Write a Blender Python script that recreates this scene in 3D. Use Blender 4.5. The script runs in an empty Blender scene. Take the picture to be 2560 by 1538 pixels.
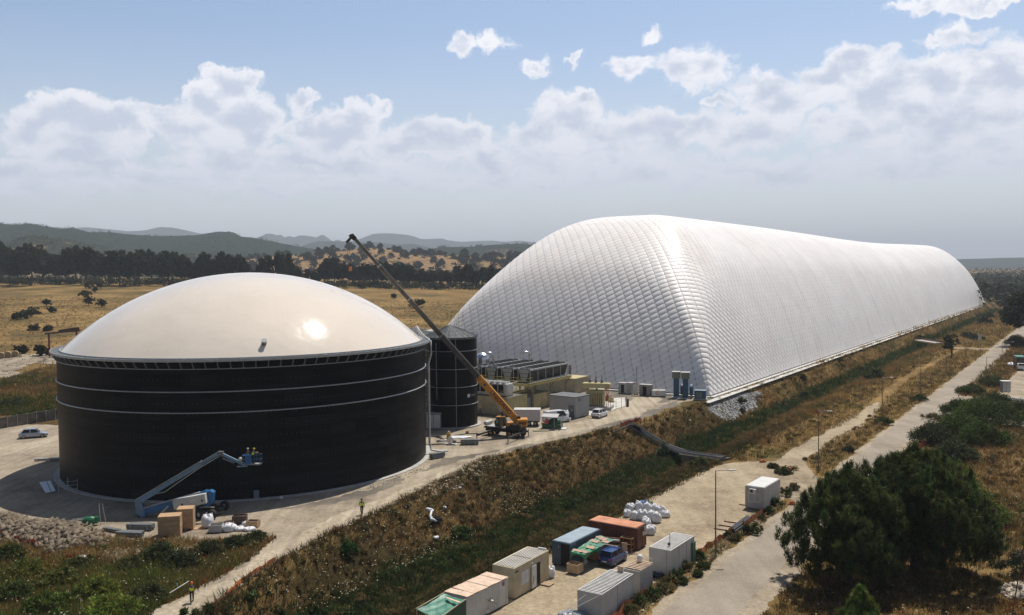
import bpy, bmesh, math, random
import numpy as np
from math import sin, cos, pi, radians, sqrt, atan2, hypot
from mathutils import Vector, Matrix
random.seed(7); rng = np.random.default_rng(11)
SC = bpy.context.scene
COL = SC.collection
# ------------------------------------------------------------ camera numbers
F, PITCH, ROLL, CX, CY, CAMZ = 2228.4, .0446, -.0091, 1280.0, 774.9, 28.0
SUN_AZ, SUN_EL = radians(28.8), radians(62.8)
AX = radians(33.4); ca, sa = cos(AX), sin(AX)
def ray(px, py):
    a = px-CX; b = py-CY; c, s = cos(ROLL), sin(ROLL)
    x = (c*a+s*b)/F; u = -(-s*a+c*b)/F; cp, sp = cos(PITCH), sin(PITCH)
    return (x, cp+u*sp, -sp+u*cp)
def at(px, py, z=0.0):                     # survey: photo pixel -> point on level z
    r = ray(px, py); t = (z-CAMZ)/r[2]
    return Vector((r[0]*t, r[1]*t, z))
def atY(px, py, Y):                        # survey: photo pixel -> point at distance Y
    r = ray(px, py); t = Y/r[1]
    return Vector((r[0]*t, Y, CAMZ+r[2]*t))
def ST(s, t, z=0.0): return Vector((s*sa+t*ca, s*ca-t*sa, z))
def toST(x, y): return (x*sa+y*ca, x*ca-y*sa)
def smooth(x): x = np.clip(x, 0, 1); return x*x*(3-2*x)
LIPS = [20, 45.7, 56.6, 67, 86, 106, 131, 150, 172, 700]
LIPT = [-59.0, -61.2, -65.6, -68.7, -71.7, -76.5, -72.9, -70.7, -69.0, -68.4]
def gz(x, y):
    x = np.asarray(x, float); y = np.asarray(y, float)
    t = x*ca-y*sa; s = x*sa+y*ca
    lip = np.interp(s, LIPS, LIPT); bl = np.maximum(-62.5, lip+4.5); br = bl+4.5
    z = -4.5*smooth((t-lip)/(bl-lip)) + 3.0*smooth((t-br)/(-48.6-br))
    A = 14.5+8.5*np.clip(-x/np.maximum(y, 1)/.5, 0, 1)
    z = z + A*np.clip((y-200)/500, 0, 1)*smooth((-t-156)/60)*(y > 0)
    bump = (np.sin(x*.9+y*.5)*np.sin(y*1.1-x*.3)+.6*np.sin(x*2.3+1)*np.sin(y*1.9))*.12
    m = smooth((t-lip-1)/2)*smooth((-49-t)/2)
    return z+bump*m
def gzf(x, y): return float(gz(x, y))
def hit(px, py):                            # survey: photo pixel -> point on the terrain
    r = ray(px, py); t = 30.0
    while t < 9000:
        if CAMZ+r[2]*t <= gzf(r[0]*t, r[1]*t):
            lo, hi = t/1.02, t
            for _ in range(18):
                m = (lo+hi)/2
                if CAMZ+r[2]*m <= gzf(r[0]*m, r[1]*m): hi = m
                else: lo = m
            return Vector((r[0]*hi, r[1]*hi, gzf(r[0]*hi, r[1]*hi)))
        t *= 1.02
    return Vector((r[0]*t, r[1]*t, 0))
# ------------------------------------------------------------ materials
def new_mat(name):
    m = bpy.data.materials.new(name); m.use_nodes = True
    nt = m.node_tree; return m, nt, nt.nodes['Principled BSDF']
def N(nt, typ, **kw):
    n = nt.nodes.new(typ)
    for k, v in kw.items(): setattr(n, k, v)
    return n
def L(nt, a, b): nt.links.new(a, b)
MATS = {}
def mat(name, col, rough=.7, metal=0.0, var=.12, scale=1.5, bump=0.0, bscale=20, spec=None, dirt=None, coat=0):
    """paint / fabric / stone with worn, uneven colour"""
    if name in MATS: return MATS[name]
    m, nt, b = new_mat(name)
    co = N(nt, 'ShaderNodeTexCoord')
    n1 = N(nt, 'ShaderNodeTexNoise'); n1.inputs['Scale'].default_value = scale; n1.inputs['Detail'].default_value = 6
    n1.inputs['Roughness'].default_value = .65
    L(nt, co.outputs['Object'], n1.inputs['Vector'])
    cr = N(nt, 'ShaderNodeValToRGB')
    c = np.array(col[:3]); d = dirt if dirt is not None else c*(1-2.2*var)
    cr.color_ramp.elements[0].position = .3; cr.color_ramp.elements[0].color = (*np.clip(d, 0, 1), 1)
    cr.color_ramp.elements[1].position = .62; cr.color_ramp.elements[1].color = (*np.clip(c*(1+var*.4), 0, 1), 1)
    L(nt, n1.outputs['Fac'], cr.inputs['Fac']); L(nt, cr.outputs['Color'], b.inputs['Base Color'])
    b.inputs['Roughness'].default_value = rough; b.inputs['Metallic'].default_value = metal
    if spec is not None: b.inputs['Specular IOR Level'].default_value = spec
    if coat: b.inputs['Coat Weight'].default_value = coat
    if bump:
        n2 = N(nt, 'ShaderNodeTexNoise'); n2.inputs['Scale'].default_value = bscale; n2.inputs['Detail'].default_value = 4
        L(nt, co.outputs['Object'], n2.inputs['Vector'])
        bp = N(nt, 'ShaderNodeBump'); bp.inputs['Strength'].default_value = 1; bp.inputs['Distance'].default_value = bump
        L(nt, n2.outputs['Fac'], bp.inputs['Height']); L(nt, bp.outputs['Normal'], b.inputs['Normal'])
    MATS[name] = m; return m
def leafmat(name, rough=.75, trans=.0, spec=.12):
    m, nt, b = new_mat(name)
    a = N(nt, 'ShaderNodeAttribute', attribute_name='col')
    L(nt, a.outputs['Color'], b.inputs['Base Color'])
    b.inputs['Roughness'].default_value = rough; b.inputs['Specular IOR Level'].default_value = spec
    if trans:
        tr = N(nt, 'ShaderNodeBsdfTranslucent'); L(nt, a.outputs['Color'], tr.inputs['Color'])
        mx = N(nt, 'ShaderNodeMixShader'); mx.inputs[0].default_value = trans
        L(nt, b.outputs[0], mx.inputs[1]); L(nt, tr.outputs[0], mx.inputs[2])
        L(nt, mx.outputs[0], nt.nodes['Material Output'].inputs['Surface'])
    MATS[name] = m; return m
# ------------------------------------------------------------ mesh helpers
def frame(d, up=Vector((0, 0, 1))):
    d = Vector(d).normalized()
    if abs(d.dot(up)) > .98: up = Vector((0, 1, 0))
    x = d.cross(up).normalized(); z = x.cross(d).normalized()
    return x, d, z                      # right, along, up
class MB:
    def __init__(s): s.v = []; s.f = []; s.uv = None
    def add(s, vs, fs):
        o = len(s.v); s.v += [tuple(v) for v in vs]; s.f += [tuple(o+i for i in f) for f in fs]; return s
    def box(s, c, d, rz=0, M=None, taper=1.0, bev=0.0):
        x, y, z = d[0]/2, d[1]/2, d[2]/2; tx, ty = x*taper, y*taper
        if bev and min(d) > bev*2.2:
            # chamfered vertical edges and top
            b = bev; P = [(-x+b, -y), (x-b, -y), (x, -y+b), (x, y-b), (x-b, y), (-x+b, y), (-x, y-b), (-x, -y+b)]
            Q = [(p[0]*(x-b)/x, p[1]*(y-b)/y) for p in P]
            vs = [(p[0], p[1], -z) for p in P]+[(p[0], p[1], z-b) for p in P]+[(q[0], q[1], z) for q in Q]
            fs = [tuple(range(7, -1, -1)), tuple(range(16, 24))]
            for k in (0, 8):
                for i in range(8): j = (i+1) % 8; fs.append((k+i, k+j, k+8+j, k+8+i))
        else:
            vs = [(-x, -y, -z), (x, -y, -z), (x, y, -z), (-x, y, -z), (-tx, -ty, z), (tx, -ty, z), (tx, ty, z), (-tx, ty, z)]
            fs = [(3, 2, 1, 0), (4, 5, 6, 7), (0, 1, 5, 4), (1, 2, 6, 5), (2, 3, 7, 6), (3, 0, 4, 7)]
        R = Matrix.Rotation(rz, 3, 'Z') if M is None else M
        c = Vector(c); return s.add([R@Vector(v)+c for v in vs], fs)
    def bar(s, p, q, w=.05, h=None, taper=1.0, up=Vector((0, 0, 1))):
        h = w if h is None else h; p = Vector(p); q = Vector(q)
        if (q-p).length < 1e-6: return s
        x, d, z = frame(q-p, up); vs = []
        for c, k in ((p, 1), (q, taper)):
            for a, b in ((-1, -1), (1, -1), (1, 1), (-1, 1)): vs.append(c+x*a*w/2*k+z*b*h/2*k)
        return s.add(vs, [(0, 1, 2, 3), (7, 6, 5, 4), (0, 4, 5, 1), (1, 5, 6, 2), (2, 6, 7, 3), (3, 7, 4, 0)])
    def tube(s, p, q, r=.05, n=8, r2=None, cap=True):
        r2 = r if r2 is None else r2; p = Vector(p); q = Vector(q); x, d, z = frame(q-p); vs = []
        for c, k in ((p, r), (q, r2)):
            for i in range(n): a = 2*pi*i/n; vs.append(c+x*cos(a)*k+z*sin(a)*k)
        fs = [(i, (i+1) % n, n+(i+1) % n, n+i) for i in range(n)]
        if cap: fs += [tuple(range(n-1, -1, -1)), tuple(range(n, 2*n))]
        return s.add(vs, fs)
    def path(s, pts, r=.05, n=8, closed=False, radii=None):
        pts = [Vector(p) for p in pts]; m = len(pts); vs = []
        for i, p in enumerate(pts):
            a = pts[(i-1) % m] if (i or closed) else p; b = pts[(i+1) % m] if (i < m-1 or closed) else p
            x, d, z = frame(b-a); k = radii[i] if radii else r
            for j in range(n): g = 2*pi*j/n; vs.append(p+x*cos(g)*k+z*sin(g)*k)
        fs = []
        for i in range(m if closed else m-1):
            o = i*n; q = ((i+1) % m)*n
            for j in range(n): fs.append((o+j, o+(j+1) % n, q+(j+1) % n, q+j))
        if not closed: fs += [tuple(range(n-1, -1, -1)), tuple((m-1)*n+j for j in range(n))]
        return s.add(vs, fs)
    def lathe(s, prof, n=48, c=(0, 0, 0), a0=0, a1=2*pi, axis='Z'):
        full = abs(a1-a0-2*pi) < 1e-6; m = n if full else n+1; vs = []; c = Vector(c)
        for r, z in prof:
            for i in range(m):
                a = a0+(a1-a0)*i/n
                if axis == 'Z': v = (r*cos(a), r*sin(a), z)
                elif axis == 'X': v = (z, r*cos(a), r*sin(a))
                else: v = (r*cos(a), z, r*sin(a))
                vs.append(c+Vector(v))
        fs = []
        for k in range(len(prof)-1):
            for i in range(n):
                j = (i+1) % m; fs.append((k*m+i, k*m+j, (k+1)*m+j, (k+1)*m+i))
        return s.add(vs, fs)
    def ball(s, c, r, n=10, m=7, squash=1.0, jit=0.0):
        c = Vector(c); rr = (r, r, r*squash) if not isinstance(r, tuple) else r; vs = []; fs = []
        for i in range(m+1):
            th = pi*i/m
            for j in range(n):
                a = 2*pi*j/n; k = 1+random.uniform(-jit, jit)
                vs.append(c+Vector((rr[0]*sin(th)*cos(a)*k, rr[1]*sin(th)*sin(a)*k, rr[2]*cos(th)*k)))
        for i in range(m):
            for j in range(n): fs.append((i*n+j, (i+1)*n+j, (i+1)*n+(j+1) % n, i*n+(j+1) % n))
        return s.add(vs, fs)
    def prism(s, poly, a, b, axis='Y'):
        n = len(poly); vs = []
        for k in (a, b):
            for p in poly:
                vs.append((p[0], k, p[1]) if axis == 'Y' else ((k, p[0], p[1]) if axis == 'X' else (p[0], p[1], k)))
        return s.add(vs, [tuple(range(n)), tuple(range(2*n-1, n-1, -1))]+[(i, n+i, n+(i+1) % n, (i+1) % n) for i in range(n)])
    def quad(s, a, b, c, d, th=0): 
        if th:
            n = (Vector(b)-Vector(a)).cross(Vector(d)-Vector(a)).normalized()*th
            P = [Vector(p) for p in (a, b, c, d)]; Q = [p-n for p in P]
            return s.add(P+Q, [(0, 1, 2, 3), (7, 6, 5, 4), (0, 4, 5, 1), (1, 5, 6, 2), (2, 6, 7, 3), (3, 7, 4, 0)])
        return s.add([a, b, c, d], [(0, 1, 2, 3)])
    def build(s, name, m, parent=None, smooth=False, **tags):
        me = bpy.data.meshes.new(name); me.from_pydata([tuple(v) for v in s.v], [], s.f); me.update()
        bm = bmesh.new(); bm.from_mesh(me); bmesh.ops.recalc_face_normals(bm, faces=bm.faces); bm.to_mesh(me); bm.free()
        if smooth: me.polygons.foreach_set('use_smooth', [True]*len(me.polygons))
        if m is not None: me.materials.append(m)
        o = bpy.data.objects.new(name, me); COL.objects.link(o)
        if parent is not None: o.parent = parent
        for k, v in tags.items(): o[k] = v
        return o
def auto_smooth(o, ang=40):
    me = o.data; bm = bmesh.new(); bm.from_mesh(me)
    for f in bm.faces: f.smooth = True
    for e in bm.edges:
        if len(e.link_faces) == 2 and e.calc_face_angle(0) > radians(ang): e.smooth = False
    bm.to_mesh(me); bm.free(); return o
def npmesh(name, V, Fc, m, parent=None, col=None, uv=None, smooth=False, **tags):
    me = bpy.data.meshes.new(name); V = np.asarray(V, np.float32); Fc = np.asarray(Fc, np.int32); k = Fc.shape[1]
    me.vertices.add(len(V)); me.vertices.foreach_set('co', V.ravel())
    me.loops.add(Fc.size); me.loops.foreach_set('vertex_index', Fc.ravel())
    me.polygons.add(len(Fc)); me.polygons.foreach_set('loop_start', np.arange(0, Fc.size, k, dtype=np.int32))
    me.polygons.foreach_set('loop_total', np.full(len(Fc), k, np.int32))
    if smooth: me.polygons.foreach_set('use_smooth', np.ones(len(Fc), bool))
    me.update(calc_edges=True)
    if col is not None:
        at_ = me.color_attributes.new('col', 'FLOAT_COLOR', 'POINT')
        c4 = np.ones((len(V), 4), np.float32); c4[:, :3] = col; at_.data.foreach_set('color', c4.ravel())
    if uv is not None:
        ul = me.uv_layers.new(name='UVMap'); ul.data.foreach_set('uv', np.asarray(uv, np.float32)[Fc.ravel()].ravel())
    if m is not None: me.materials.append(m)
    o = bpy.data.objects.new(name, me); COL.objects.link(o)
    if parent is not None: o.parent = parent
    for a, b in tags.items(): o[a] = b
    return o
def thing(name, label, cat, loc=(0, 0, 0), rz=0.0, group=None):
    o = bpy.data.objects.new(name, None); COL.objects.link(o); o.location = loc; o.rotation_euler = (0, 0, rz)
    o.empty_display_size = .3
    o['label'] = label; o['category'] = cat
    if group: o['group'] = group
    return o
def tag(o, label, cat, group=None):
    o['label'] = label; o['category'] = cat
    if group: o['group'] = group
    return o
def copy_tree(o, parent=None):
    c = o.copy(); COL.objects.link(c); c.parent = parent
    for ch in list(o.children): copy_tree(ch, c)
    return c
def dup(o, loc, rz=0, scale=1.0, label=None):
    c = copy_tree(o); c.location = loc; c.rotation_euler = (0, 0, rz)
    c.scale = (scale,)*3 if not isinstance(scale, tuple) else scale
    if label: c['label'] = label
    return c
def text_mesh(txt, name, size, m, parent, M, ext=.01, bold=0.0):
    cu = bpy.data.curves.new('t', 'FONT'); cu.body = txt; cu.size = size; cu.extrude = ext; cu.offset = bold
    cu.align_x = 'CENTER'; cu.align_y = 'CENTER'
    to = bpy.data.objects.new('t', cu); COL.objects.link(to)
    dg = bpy.context.evaluated_depsgraph_get(); me = bpy.data.meshes.new_from_object(to.evaluated_get(dg))
    bpy.data.objects.remove(to); me.name = name; me.materials.clear(); me.materials.append(m); me.transform(M)
    o = bpy.data.objects.new(name, me); COL.objects.link(o); o.parent = parent; return o
def skin(name, verts, edges, radii, m, parent, root=0, sub=1, loc=None):
    me = bpy.data.meshes.new(name); me.from_pydata([tuple(v) for v in verts], edges, []); me.update(); me.materials.append(m)
    o = bpy.data.objects.new(name, me); COL.objects.link(o); o.parent = parent
    md = o.modifiers.new('skin', 'SKIN'); md.use_smooth_shade = True
    if not me.skin_vertices: me.skin_vertices.new()
    for i, sv in enumerate(me.skin_vertices[0].data):
        r = radii[i]; sv.radius = (r, r) if not isinstance(r, tuple) else r; sv.use_root = (i == root)
    sd = o.modifiers.new('sub', 'SUBSURF'); sd.levels = sub; sd.render_levels = sub
    dg = bpy.context.evaluated_depsgraph_get(); bm_ = bpy.data.meshes.new_from_object(o.evaluated_get(dg))
    o.modifiers.clear(); o.data = bm_; bm_.name = name
    if not bm_.materials: bm_.materials.append(m)
    return o
def foliage(cent, rad, nper, size, elong=1.0, up=0.0, cols=None, colvar=.25, shell=.55, seed=0, width=.5):
    """leaf faces around clump centres -> V, F, C"""
    r = np.random.default_rng(seed); cent = np.repeat(np.asarray(cent, float), nper, 0)
    rad = np.repeat(np.asarray(rad, float).reshape(-1, 3), nper, 0); n = len(cent)
    d = r.normal(size=(n, 3)); d /= np.linalg.norm(d, axis=1)[:, None]
    p = cent+d*rad*(shell+(1-shell)*r.random((n, 1)))
    nn = d*.8+r.normal(size=(n, 3))*.7; nn /= np.linalg.norm(nn, axis=1)[:, None]
    a = r.normal(size=(n, 3)); a[:, 2] += up*3; a -= nn*(a*nn).sum(1)[:, None]; a /= np.linalg.norm(a, axis=1)[:, None]+1e-9
    b = np.cross(nn, a); s = size*(.6+.8*r.random((n, 1)))
    V = np.stack([p-b*s*width, p+b*s*width, p+a*s*elong*2], 1).reshape(-1, 3)
    Fc = np.arange(3*n).reshape(-1, 3)
    c = np.repeat(np.asarray(cols, float).reshape(-1, 3), nper, 0) if cols is not None else np.tile([.05, .07, .02], (n, 1))
    c = c*(1+colvar*(r.random((n, 1))*2-1)); C = np.repeat(c, 3, 0)
    return V, Fc, np.clip(C, .003, 1)
def cat_fol(parts):
    V = []; Fc = []; C = []; o = 0
    for v, f, c in parts: V.append(v); Fc.append(f+o); C.append(c); o += len(v)
    return np.concatenate(V), np.concatenate(Fc), np.concatenate(C)
# ------------------------------------------------------------ world, sun, camera
W = bpy.data.worlds.new("World"); SC.world = W; W.use_nodes = True
nt = W.node_tree; bg = nt.nodes['Background']
sky = N(nt, 'ShaderNodeTexSky'); sky.sky_type = 'NISHITA'; sky.sun_disc = False
sky.sun_elevation = SUN_EL; sky.sun_rotation = SUN_AZ; sky.air_density = 1.0; sky.dust_density = 1.2; sky.ozone_density = 1.6; sky.altitude = 50
tc = N(nt, 'ShaderNodeTexCoord'); sp = N(nt, 'ShaderNodeSeparateXYZ'); L(nt, tc.outputs['Generated'], sp.inputs[0])
def M(op, a=None, b=None, c=None):
    n = N(nt, 'ShaderNodeMath', operation=op)
    for i, v in enumerate((a, b, c)):
        if v is None: continue
        if isinstance(v, (int, float)): n.inputs[i].default_value = v
        else: L(nt, v, n.inputs[i])
    return n.outputs[0]
az = M('ARCTAN2', sp.outputs[0], sp.outputs[1]); el = M('ARCSINE', sp.outputs[2])
cmb = N(nt, 'ShaderNodeCombineXYZ'); L(nt, az, cmb.inputs[0]); L(nt, el, cmb.inputs[1])
def VM(op, a, b=None):
    n = N(nt, 'ShaderNodeVectorMath', operation=op); L(nt, a, n.inputs[0])
    if b is not None:
        if isinstance(b, tuple): n.inputs[1].default_value = b
        else: L(nt, b, n.inputs[1])
    return n
def warp(vec, scale, amp, det=5, rough=.6):
    n = N(nt, 'ShaderNodeTexNoise'); n.noise_dimensions = '2D'; n.inputs['Scale'].default_value = scale; n.inputs['Detail'].default_value = det
    n.inputs['Roughness'].default_value = rough; L(nt, vec, n.inputs['Vector'])
    s = VM('SUBTRACT', n.outputs['Color'], (.5, .5, .5)); m = VM('MULTIPLY', s.outputs[0], (amp, amp*.8, 0))
    return VM('ADD', vec, m.outputs[0]).outputs[0]
P0 = warp(cmb.outputs[0], 20, .060, 7, .60)
blobs = [(170,285,85,45,1),(100,320,60,45,1),(250,325,80,52,1),(325,318,48,42,1),(200,350,130,45,.9),(40,415,100,26,.9),(170,395,60,32,1),(260,420,90,26,.8),
 (583,210,52,42,1.1),(515,255,48,36,1),(600,290,85,52,1),(635,345,62,48,1),(425,298,55,30,1),(560,395,115,34,.85),(500,330,90,40,.8),
 (750,256,42,19,1),(780,320,85,36,1),(885,300,72,40,1),(948,268,27,27,1),(850,345,120,40,.85),(800,405,150,26,.85),(1090,350,115,42,1),(1190,350,60,34,1),(1225,390,90,34,.9),(1010,365,110,30,.9),
 (1160,115,30,24,1),(1232,110,42,21,1),(1335,168,36,17,1),(1432,146,14,14,.8),
 (1415,285,92,46,1),(1450,245,36,30,1),(1350,330,80,40,.8),(1632,78,26,24,1),(1590,165,55,24,1),(1755,170,70,44,1),(1700,160,60,24,.9),(1790,198,38,20,.9),
 (1787,257,40,18,1),(1905,240,72,44,1),(1965,265,100,42,1),(2150,170,70,42,1),(2075,195,75,36,1),(2200,235,115,55,1),(2330,200,95,46,1),(2480,190,90,44,1),(2540,150,50,38,1),(2420,290,150,55,.95),(2300,300,110,46,.9),
 (2405,90,46,32,1),(2455,92,40,18,1),(2340,112,48,13,1),(2300,8,62,16,1),(2490,-8,120,26,1),
 (1640,330,200,44,.85),(1500,360,130,50,.8),(1850,330,150,40,.75),(1600,420,170,34,.6),(1380,395,120,40,.6),(2150,330,130,38,.7),(330,440,300,26,.6),(900,430,260,30,.6),(1300,450,300,26,.5),(1900,430,300,34,.55),(2400,380,220,50,.6),(60,470,160,20,.45),(700,470,260,16,.4)]
dmax = None
for x, y, rx, ry, st in blobs:
    if y < 215 and rx < 75 and not 1860 < x < 2260 and abs(x-583) > 10: st *= .62      # thin fair-weather scraps: sunlit right through
    r = ray(x, y); h_ = sqrt(r[0]**2+r[1]**2+r[2]**2); A = atan2(r[0], r[1]); E_ = math.asin(r[2]/h_)
    k = cos(A)            # pixels spread towards the frame edge
    s_ = VM('SUBTRACT', P0, (A, E_, 0)); m_ = VM('MULTIPLY', s_.outputs[0], (F/(rx*1.22), F/(ry*1.3), 0))
    ln = N(nt, 'ShaderNodeVectorMath', operation='LENGTH'); L(nt, m_.outputs[0], ln.inputs[0])
    v = M('MULTIPLY_ADD', ln.outputs['Value'], -st, st)
    dmax = v if dmax is None else M('SMOOTH_MAX', dmax, v, .12)
fb = N(nt, 'ShaderNodeTexNoise'); fb.noise_dimensions = '2D'; fb.inputs['Scale'].default_value = 75; fb.inputs['Detail'].default_value = 7; fb.inputs['Roughness'].default_value = .6
L(nt, P0, fb.inputs['Vector'])
fb2 = N(nt, 'ShaderNodeTexNoise'); fb2.noise_dimensions = '2D'; fb2.inputs['Scale'].default_value = 16; fb2.inputs['Detail'].default_value = 6
L(nt, VM('MULTIPLY', cmb.outputs[0], (1, 2.0, 1)).outputs[0], fb2.inputs['Vector']); fb2.inputs['Scale'].default_value = 24
dd = M('ADD', dmax, M('MULTIPLY', M('SUBTRACT', fb.outputs['Fac'], .5), .5))
def mr(v, a, b, c, d, t='SMOOTHSTEP'):
    n = N(nt, 'ShaderNodeMapRange', interpolation_type=t); L(nt, v, n.inputs['Value'])
    for i, k in zip(('From Min', 'From Max', 'To Min', 'To Max'), (a, b, c, d)): n.inputs[i].default_value = k
    return n.outputs['Result']
mask = mr(dd, -.04, .30, 0, .95)
# the sunlit rims are white, the thick middles and bases grey-blue
lit = mr(M('ADD', dd, M('MULTIPLY', M('SUBTRACT', fb2.outputs['Fac'], .5), 1.5)), .12, .95, 1, 0)
lowg = mr(el, .02, .25, 0.0, 1.0)
bri = M('MULTIPLY_ADD', M('MULTIPLY', lit, M('MULTIPLY_ADD', lowg, .75, .25)), .9, 0)
cc = N(nt, 'ShaderNodeMix', data_type='RGBA'); L(nt, bri, cc.inputs[0])
CW = 1.0
cc.inputs[6].default_value = (4.6, 5.05, 6.1, 1); cc.inputs[7].default_value = (8.0, 7.9, 8.15, 1)
# thin veil low over the horizon
veil = M('MULTIPLY', mr(el, .0, .28, .78, 0), M('ADD', M('MULTIPLY', fb2.outputs['Fac'], .6), .62))
vc = N(nt, 'ShaderNodeMix', data_type='RGBA'); L(nt, veil, vc.inputs[0])
skg = N(nt, 'ShaderNodeMix', data_type='RGBA', blend_type='MULTIPLY'); skg.inputs[0].default_value = 1
L(nt, sky.outputs[0], skg.inputs[6]); skg.inputs[7].default_value = (.90, .90, .91, 1)
L(nt, skg.outputs[2], vc.inputs[6]); vc.inputs[7].default_value = (6.2, 6.3, 6.8, 1)
cm = N(nt, 'ShaderNodeMix', data_type='RGBA'); L(nt, mask, cm.inputs[0]); L(nt, vc.outputs[2], cm.inputs[6]); L(nt, cc.outputs[2], cm.inputs[7])
# sky dimmed overhead and away from the sun to cut fill and deepen shadows
sky_dim = M('MULTIPLY', mr(el, .30, .95, 1.0, .62), mr(M('COSINE', M('SUBTRACT', az, SUN_AZ*.4)), -.4, .78, .6, 1.0))
fs = N(nt, 'ShaderNodeVectorMath', operation='SCALE'); L(nt, cm.outputs[2], fs.inputs[0]); L(nt, sky_dim, fs.inputs['Scale'])
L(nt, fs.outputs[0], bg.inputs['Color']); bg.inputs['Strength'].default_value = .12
try:
    W.cycles.sampling_method = 'MANUAL'; W.cycles.sample_map_resolution = 256
except Exception: pass
sl = bpy.data.lights.new('sun', 'SUN'); sl.energy = 4.4; sl.angle = radians(.53); sl.color = (1, .945, .86)
so = bpy.data.objects.new('sun', sl); COL.objects.link(so)
sd = Vector((sin(SUN_AZ)*cos(SUN_EL), cos(SUN_AZ)*cos(SUN_EL), sin(SUN_EL)))
so.rotation_euler = sd.to_track_quat('Z', 'Y').to_euler()
cam = bpy.data.cameras.new('camera'); co_ = bpy.data.objects.new('camera', cam); COL.objects.link(co_)
cam.sensor_width = 36; cam.lens = F/2560*36; cam.clip_end = 60000; cam.clip_start = .5
cam.shift_y = (CY-769)/2560
c0, s0 = cos(PITCH), sin(PITCH)
fwd = Vector((0, c0, -s0)); up = Vector((0, s0, c0)); rt = Vector((1, 0, 0))
cr_, sr_ = cos(ROLL), sin(ROLL)
# image x axis = right*c + up*s (roll)
ix = rt*cr_ + up*sr_; iy = up*cr_ - rt*sr_
Rm = Matrix((ix, iy, -fwd)).transposed()
co_.rotation_euler = Rm.to_euler(); co_.location = (0, 0, CAMZ)
SC.camera = co_
SC.view_settings.view_transform = 'Standard'; SC.view_settings.look = 'None'
SC.view_settings.exposure = 0.25; SC.view_settings.gamma = 1
# ------------------------------------------------------------ ground
def soil(name, c1, c2, c3, sc=.35, fine=3.0, bump=.05, rough=.95, tracks=None, lo=.35, hi=.62, stretch=None):
    m, nt, b = new_mat(name); g = N(nt, 'ShaderNodeNewGeometry')
    vec = g.outputs['Position']
    if stretch:
        vr = N(nt, 'ShaderNodeMapping'); vr.inputs['Rotation'].default_value = (0, 0, AX); vr.inputs['Scale'].default_value = stretch
        L(nt, vec, vr.inputs['Vector']); vec = vr.outputs[0]
    n1 = N(nt, 'ShaderNodeTexNoise'); n1.inputs['Scale'].default_value = sc*.22; n1.inputs['Detail'].default_value = 8; n1.inputs['Roughness'].default_value = .68
    n2 = N(nt, 'ShaderNodeTexNoise'); n2.inputs['Scale'].default_value = fine; n2.inputs['Detail'].default_value = 5; n2.inputs['Roughness'].default_value = .7
    L(nt, vec, n1.inputs['Vector']); L(nt, g.outputs['Position'], n2.inputs['Vector'])
    r = N(nt, 'ShaderNodeValToRGB'); e = r.color_ramp.elements
    e[0].position = lo; e[0].color = (*c1, 1); e[1].position = hi; e[1].color = (*c3, 1)
    x = e.new((lo+hi)/2); x.color = (*c2, 1)
    L(nt, n1.outputs['Fac'], r.inputs['Fac'])
    mx = N(nt, 'ShaderNodeMix', data_type='RGBA', blend_type='OVERLAY'); mx.inputs[0].default_value = .32 if sc > .2 else .5
    L(nt, r.outputs['Color'], mx.inputs[6])
    bw = N(nt, 'ShaderNodeMapRange'); L(nt, n2.outputs['Fac'], bw.inputs['Value']); bw.inputs['From Min'].default_value = .28; bw.inputs['From Max'].default_value = .72
    L(nt, bw.outputs[0], mx.inputs[7])
    out = mx.outputs[2]
    if tracks:
        # wheel ruts: stretched noise along the direction of travel
        mp = N(nt, 'ShaderNodeMapping'); mp.inputs['Rotation'].default_value = (0, 0, AX+tracks[1]); mp.inputs['Scale'].default_value = (1.1, .045, 1)
        L(nt, g.outputs['Position'], mp.inputs['Vector'])
        n3 = N(nt, 'ShaderNodeTexNoise'); n3.inputs['Scale'].default_value = .8; n3.inputs['Detail'].default_value = 4; L(nt, mp.outputs[0], n3.inputs['Vector'])
        rr = N(nt, 'ShaderNodeMapRange'); L(nt, n3.outputs['Fac'], rr.inputs['Value']); rr.inputs['From Min'].default_value = .35; rr.inputs['From Max'].default_value = .65
        rr.inputs['To Min'].default_value = 1-tracks[0]; rr.inputs['To Max'].default_value = 1+tracks[0]*.5
        mm = N(nt, 'ShaderNodeVectorMath', operation='SCALE'); L(nt, out, mm.inputs[0]); L(nt, rr.outputs[0], mm.inputs['Scale']); out = mm.outputs[0]
    L(nt, out, b.inputs['Base Color']); b.inputs['Roughness'].default_value = rough; b.inputs['Specular IOR Level'].default_value = .1
    bp = N(nt, 'ShaderNodeBump'); bp.inputs['Distance'].default_value = bump; L(nt, n2.outputs['Fac'], bp.inputs['Height']); L(nt, bp.outputs['Normal'], b.inputs['Normal'])
    MATS[name] = m; return m
M_FIELD = soil('dry_field', (.075, .062, .022), (.16, .10, .034), (.25, .165, .06), sc=.16, fine=.8, bump=.15)
_nt = M_FIELD.node_tree; _b = _nt.nodes['Principled BSDF']; _src = _b.inputs['Base Color'].links[0].from_socket
_a = N(_nt, 'ShaderNodeAttribute', attribute_name='col'); _m = N(_nt, 'ShaderNodeMix', data_type='RGBA', blend_type='MULTIPLY'); _m.inputs[0].default_value = 1
L(_nt, _src, _m.inputs[6]); L(_nt, _a.outputs['Color'], _m.inputs[7]); L(_nt, _m.outputs[2], _b.inputs['Base Color'])
M_DIRT = soil('pale_dirt', (.18, .148, .11), (.285, .238, .178), (.36, .305, .23), sc=.45, fine=2.2, bump=.03, tracks=(.14, 0))
M_DIRTD = soil('grey_gravel', (.11, .095, .078), (.16, .14, .112), (.22, .19, .15), sc=.6, fine=5, bump=.05)
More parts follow.
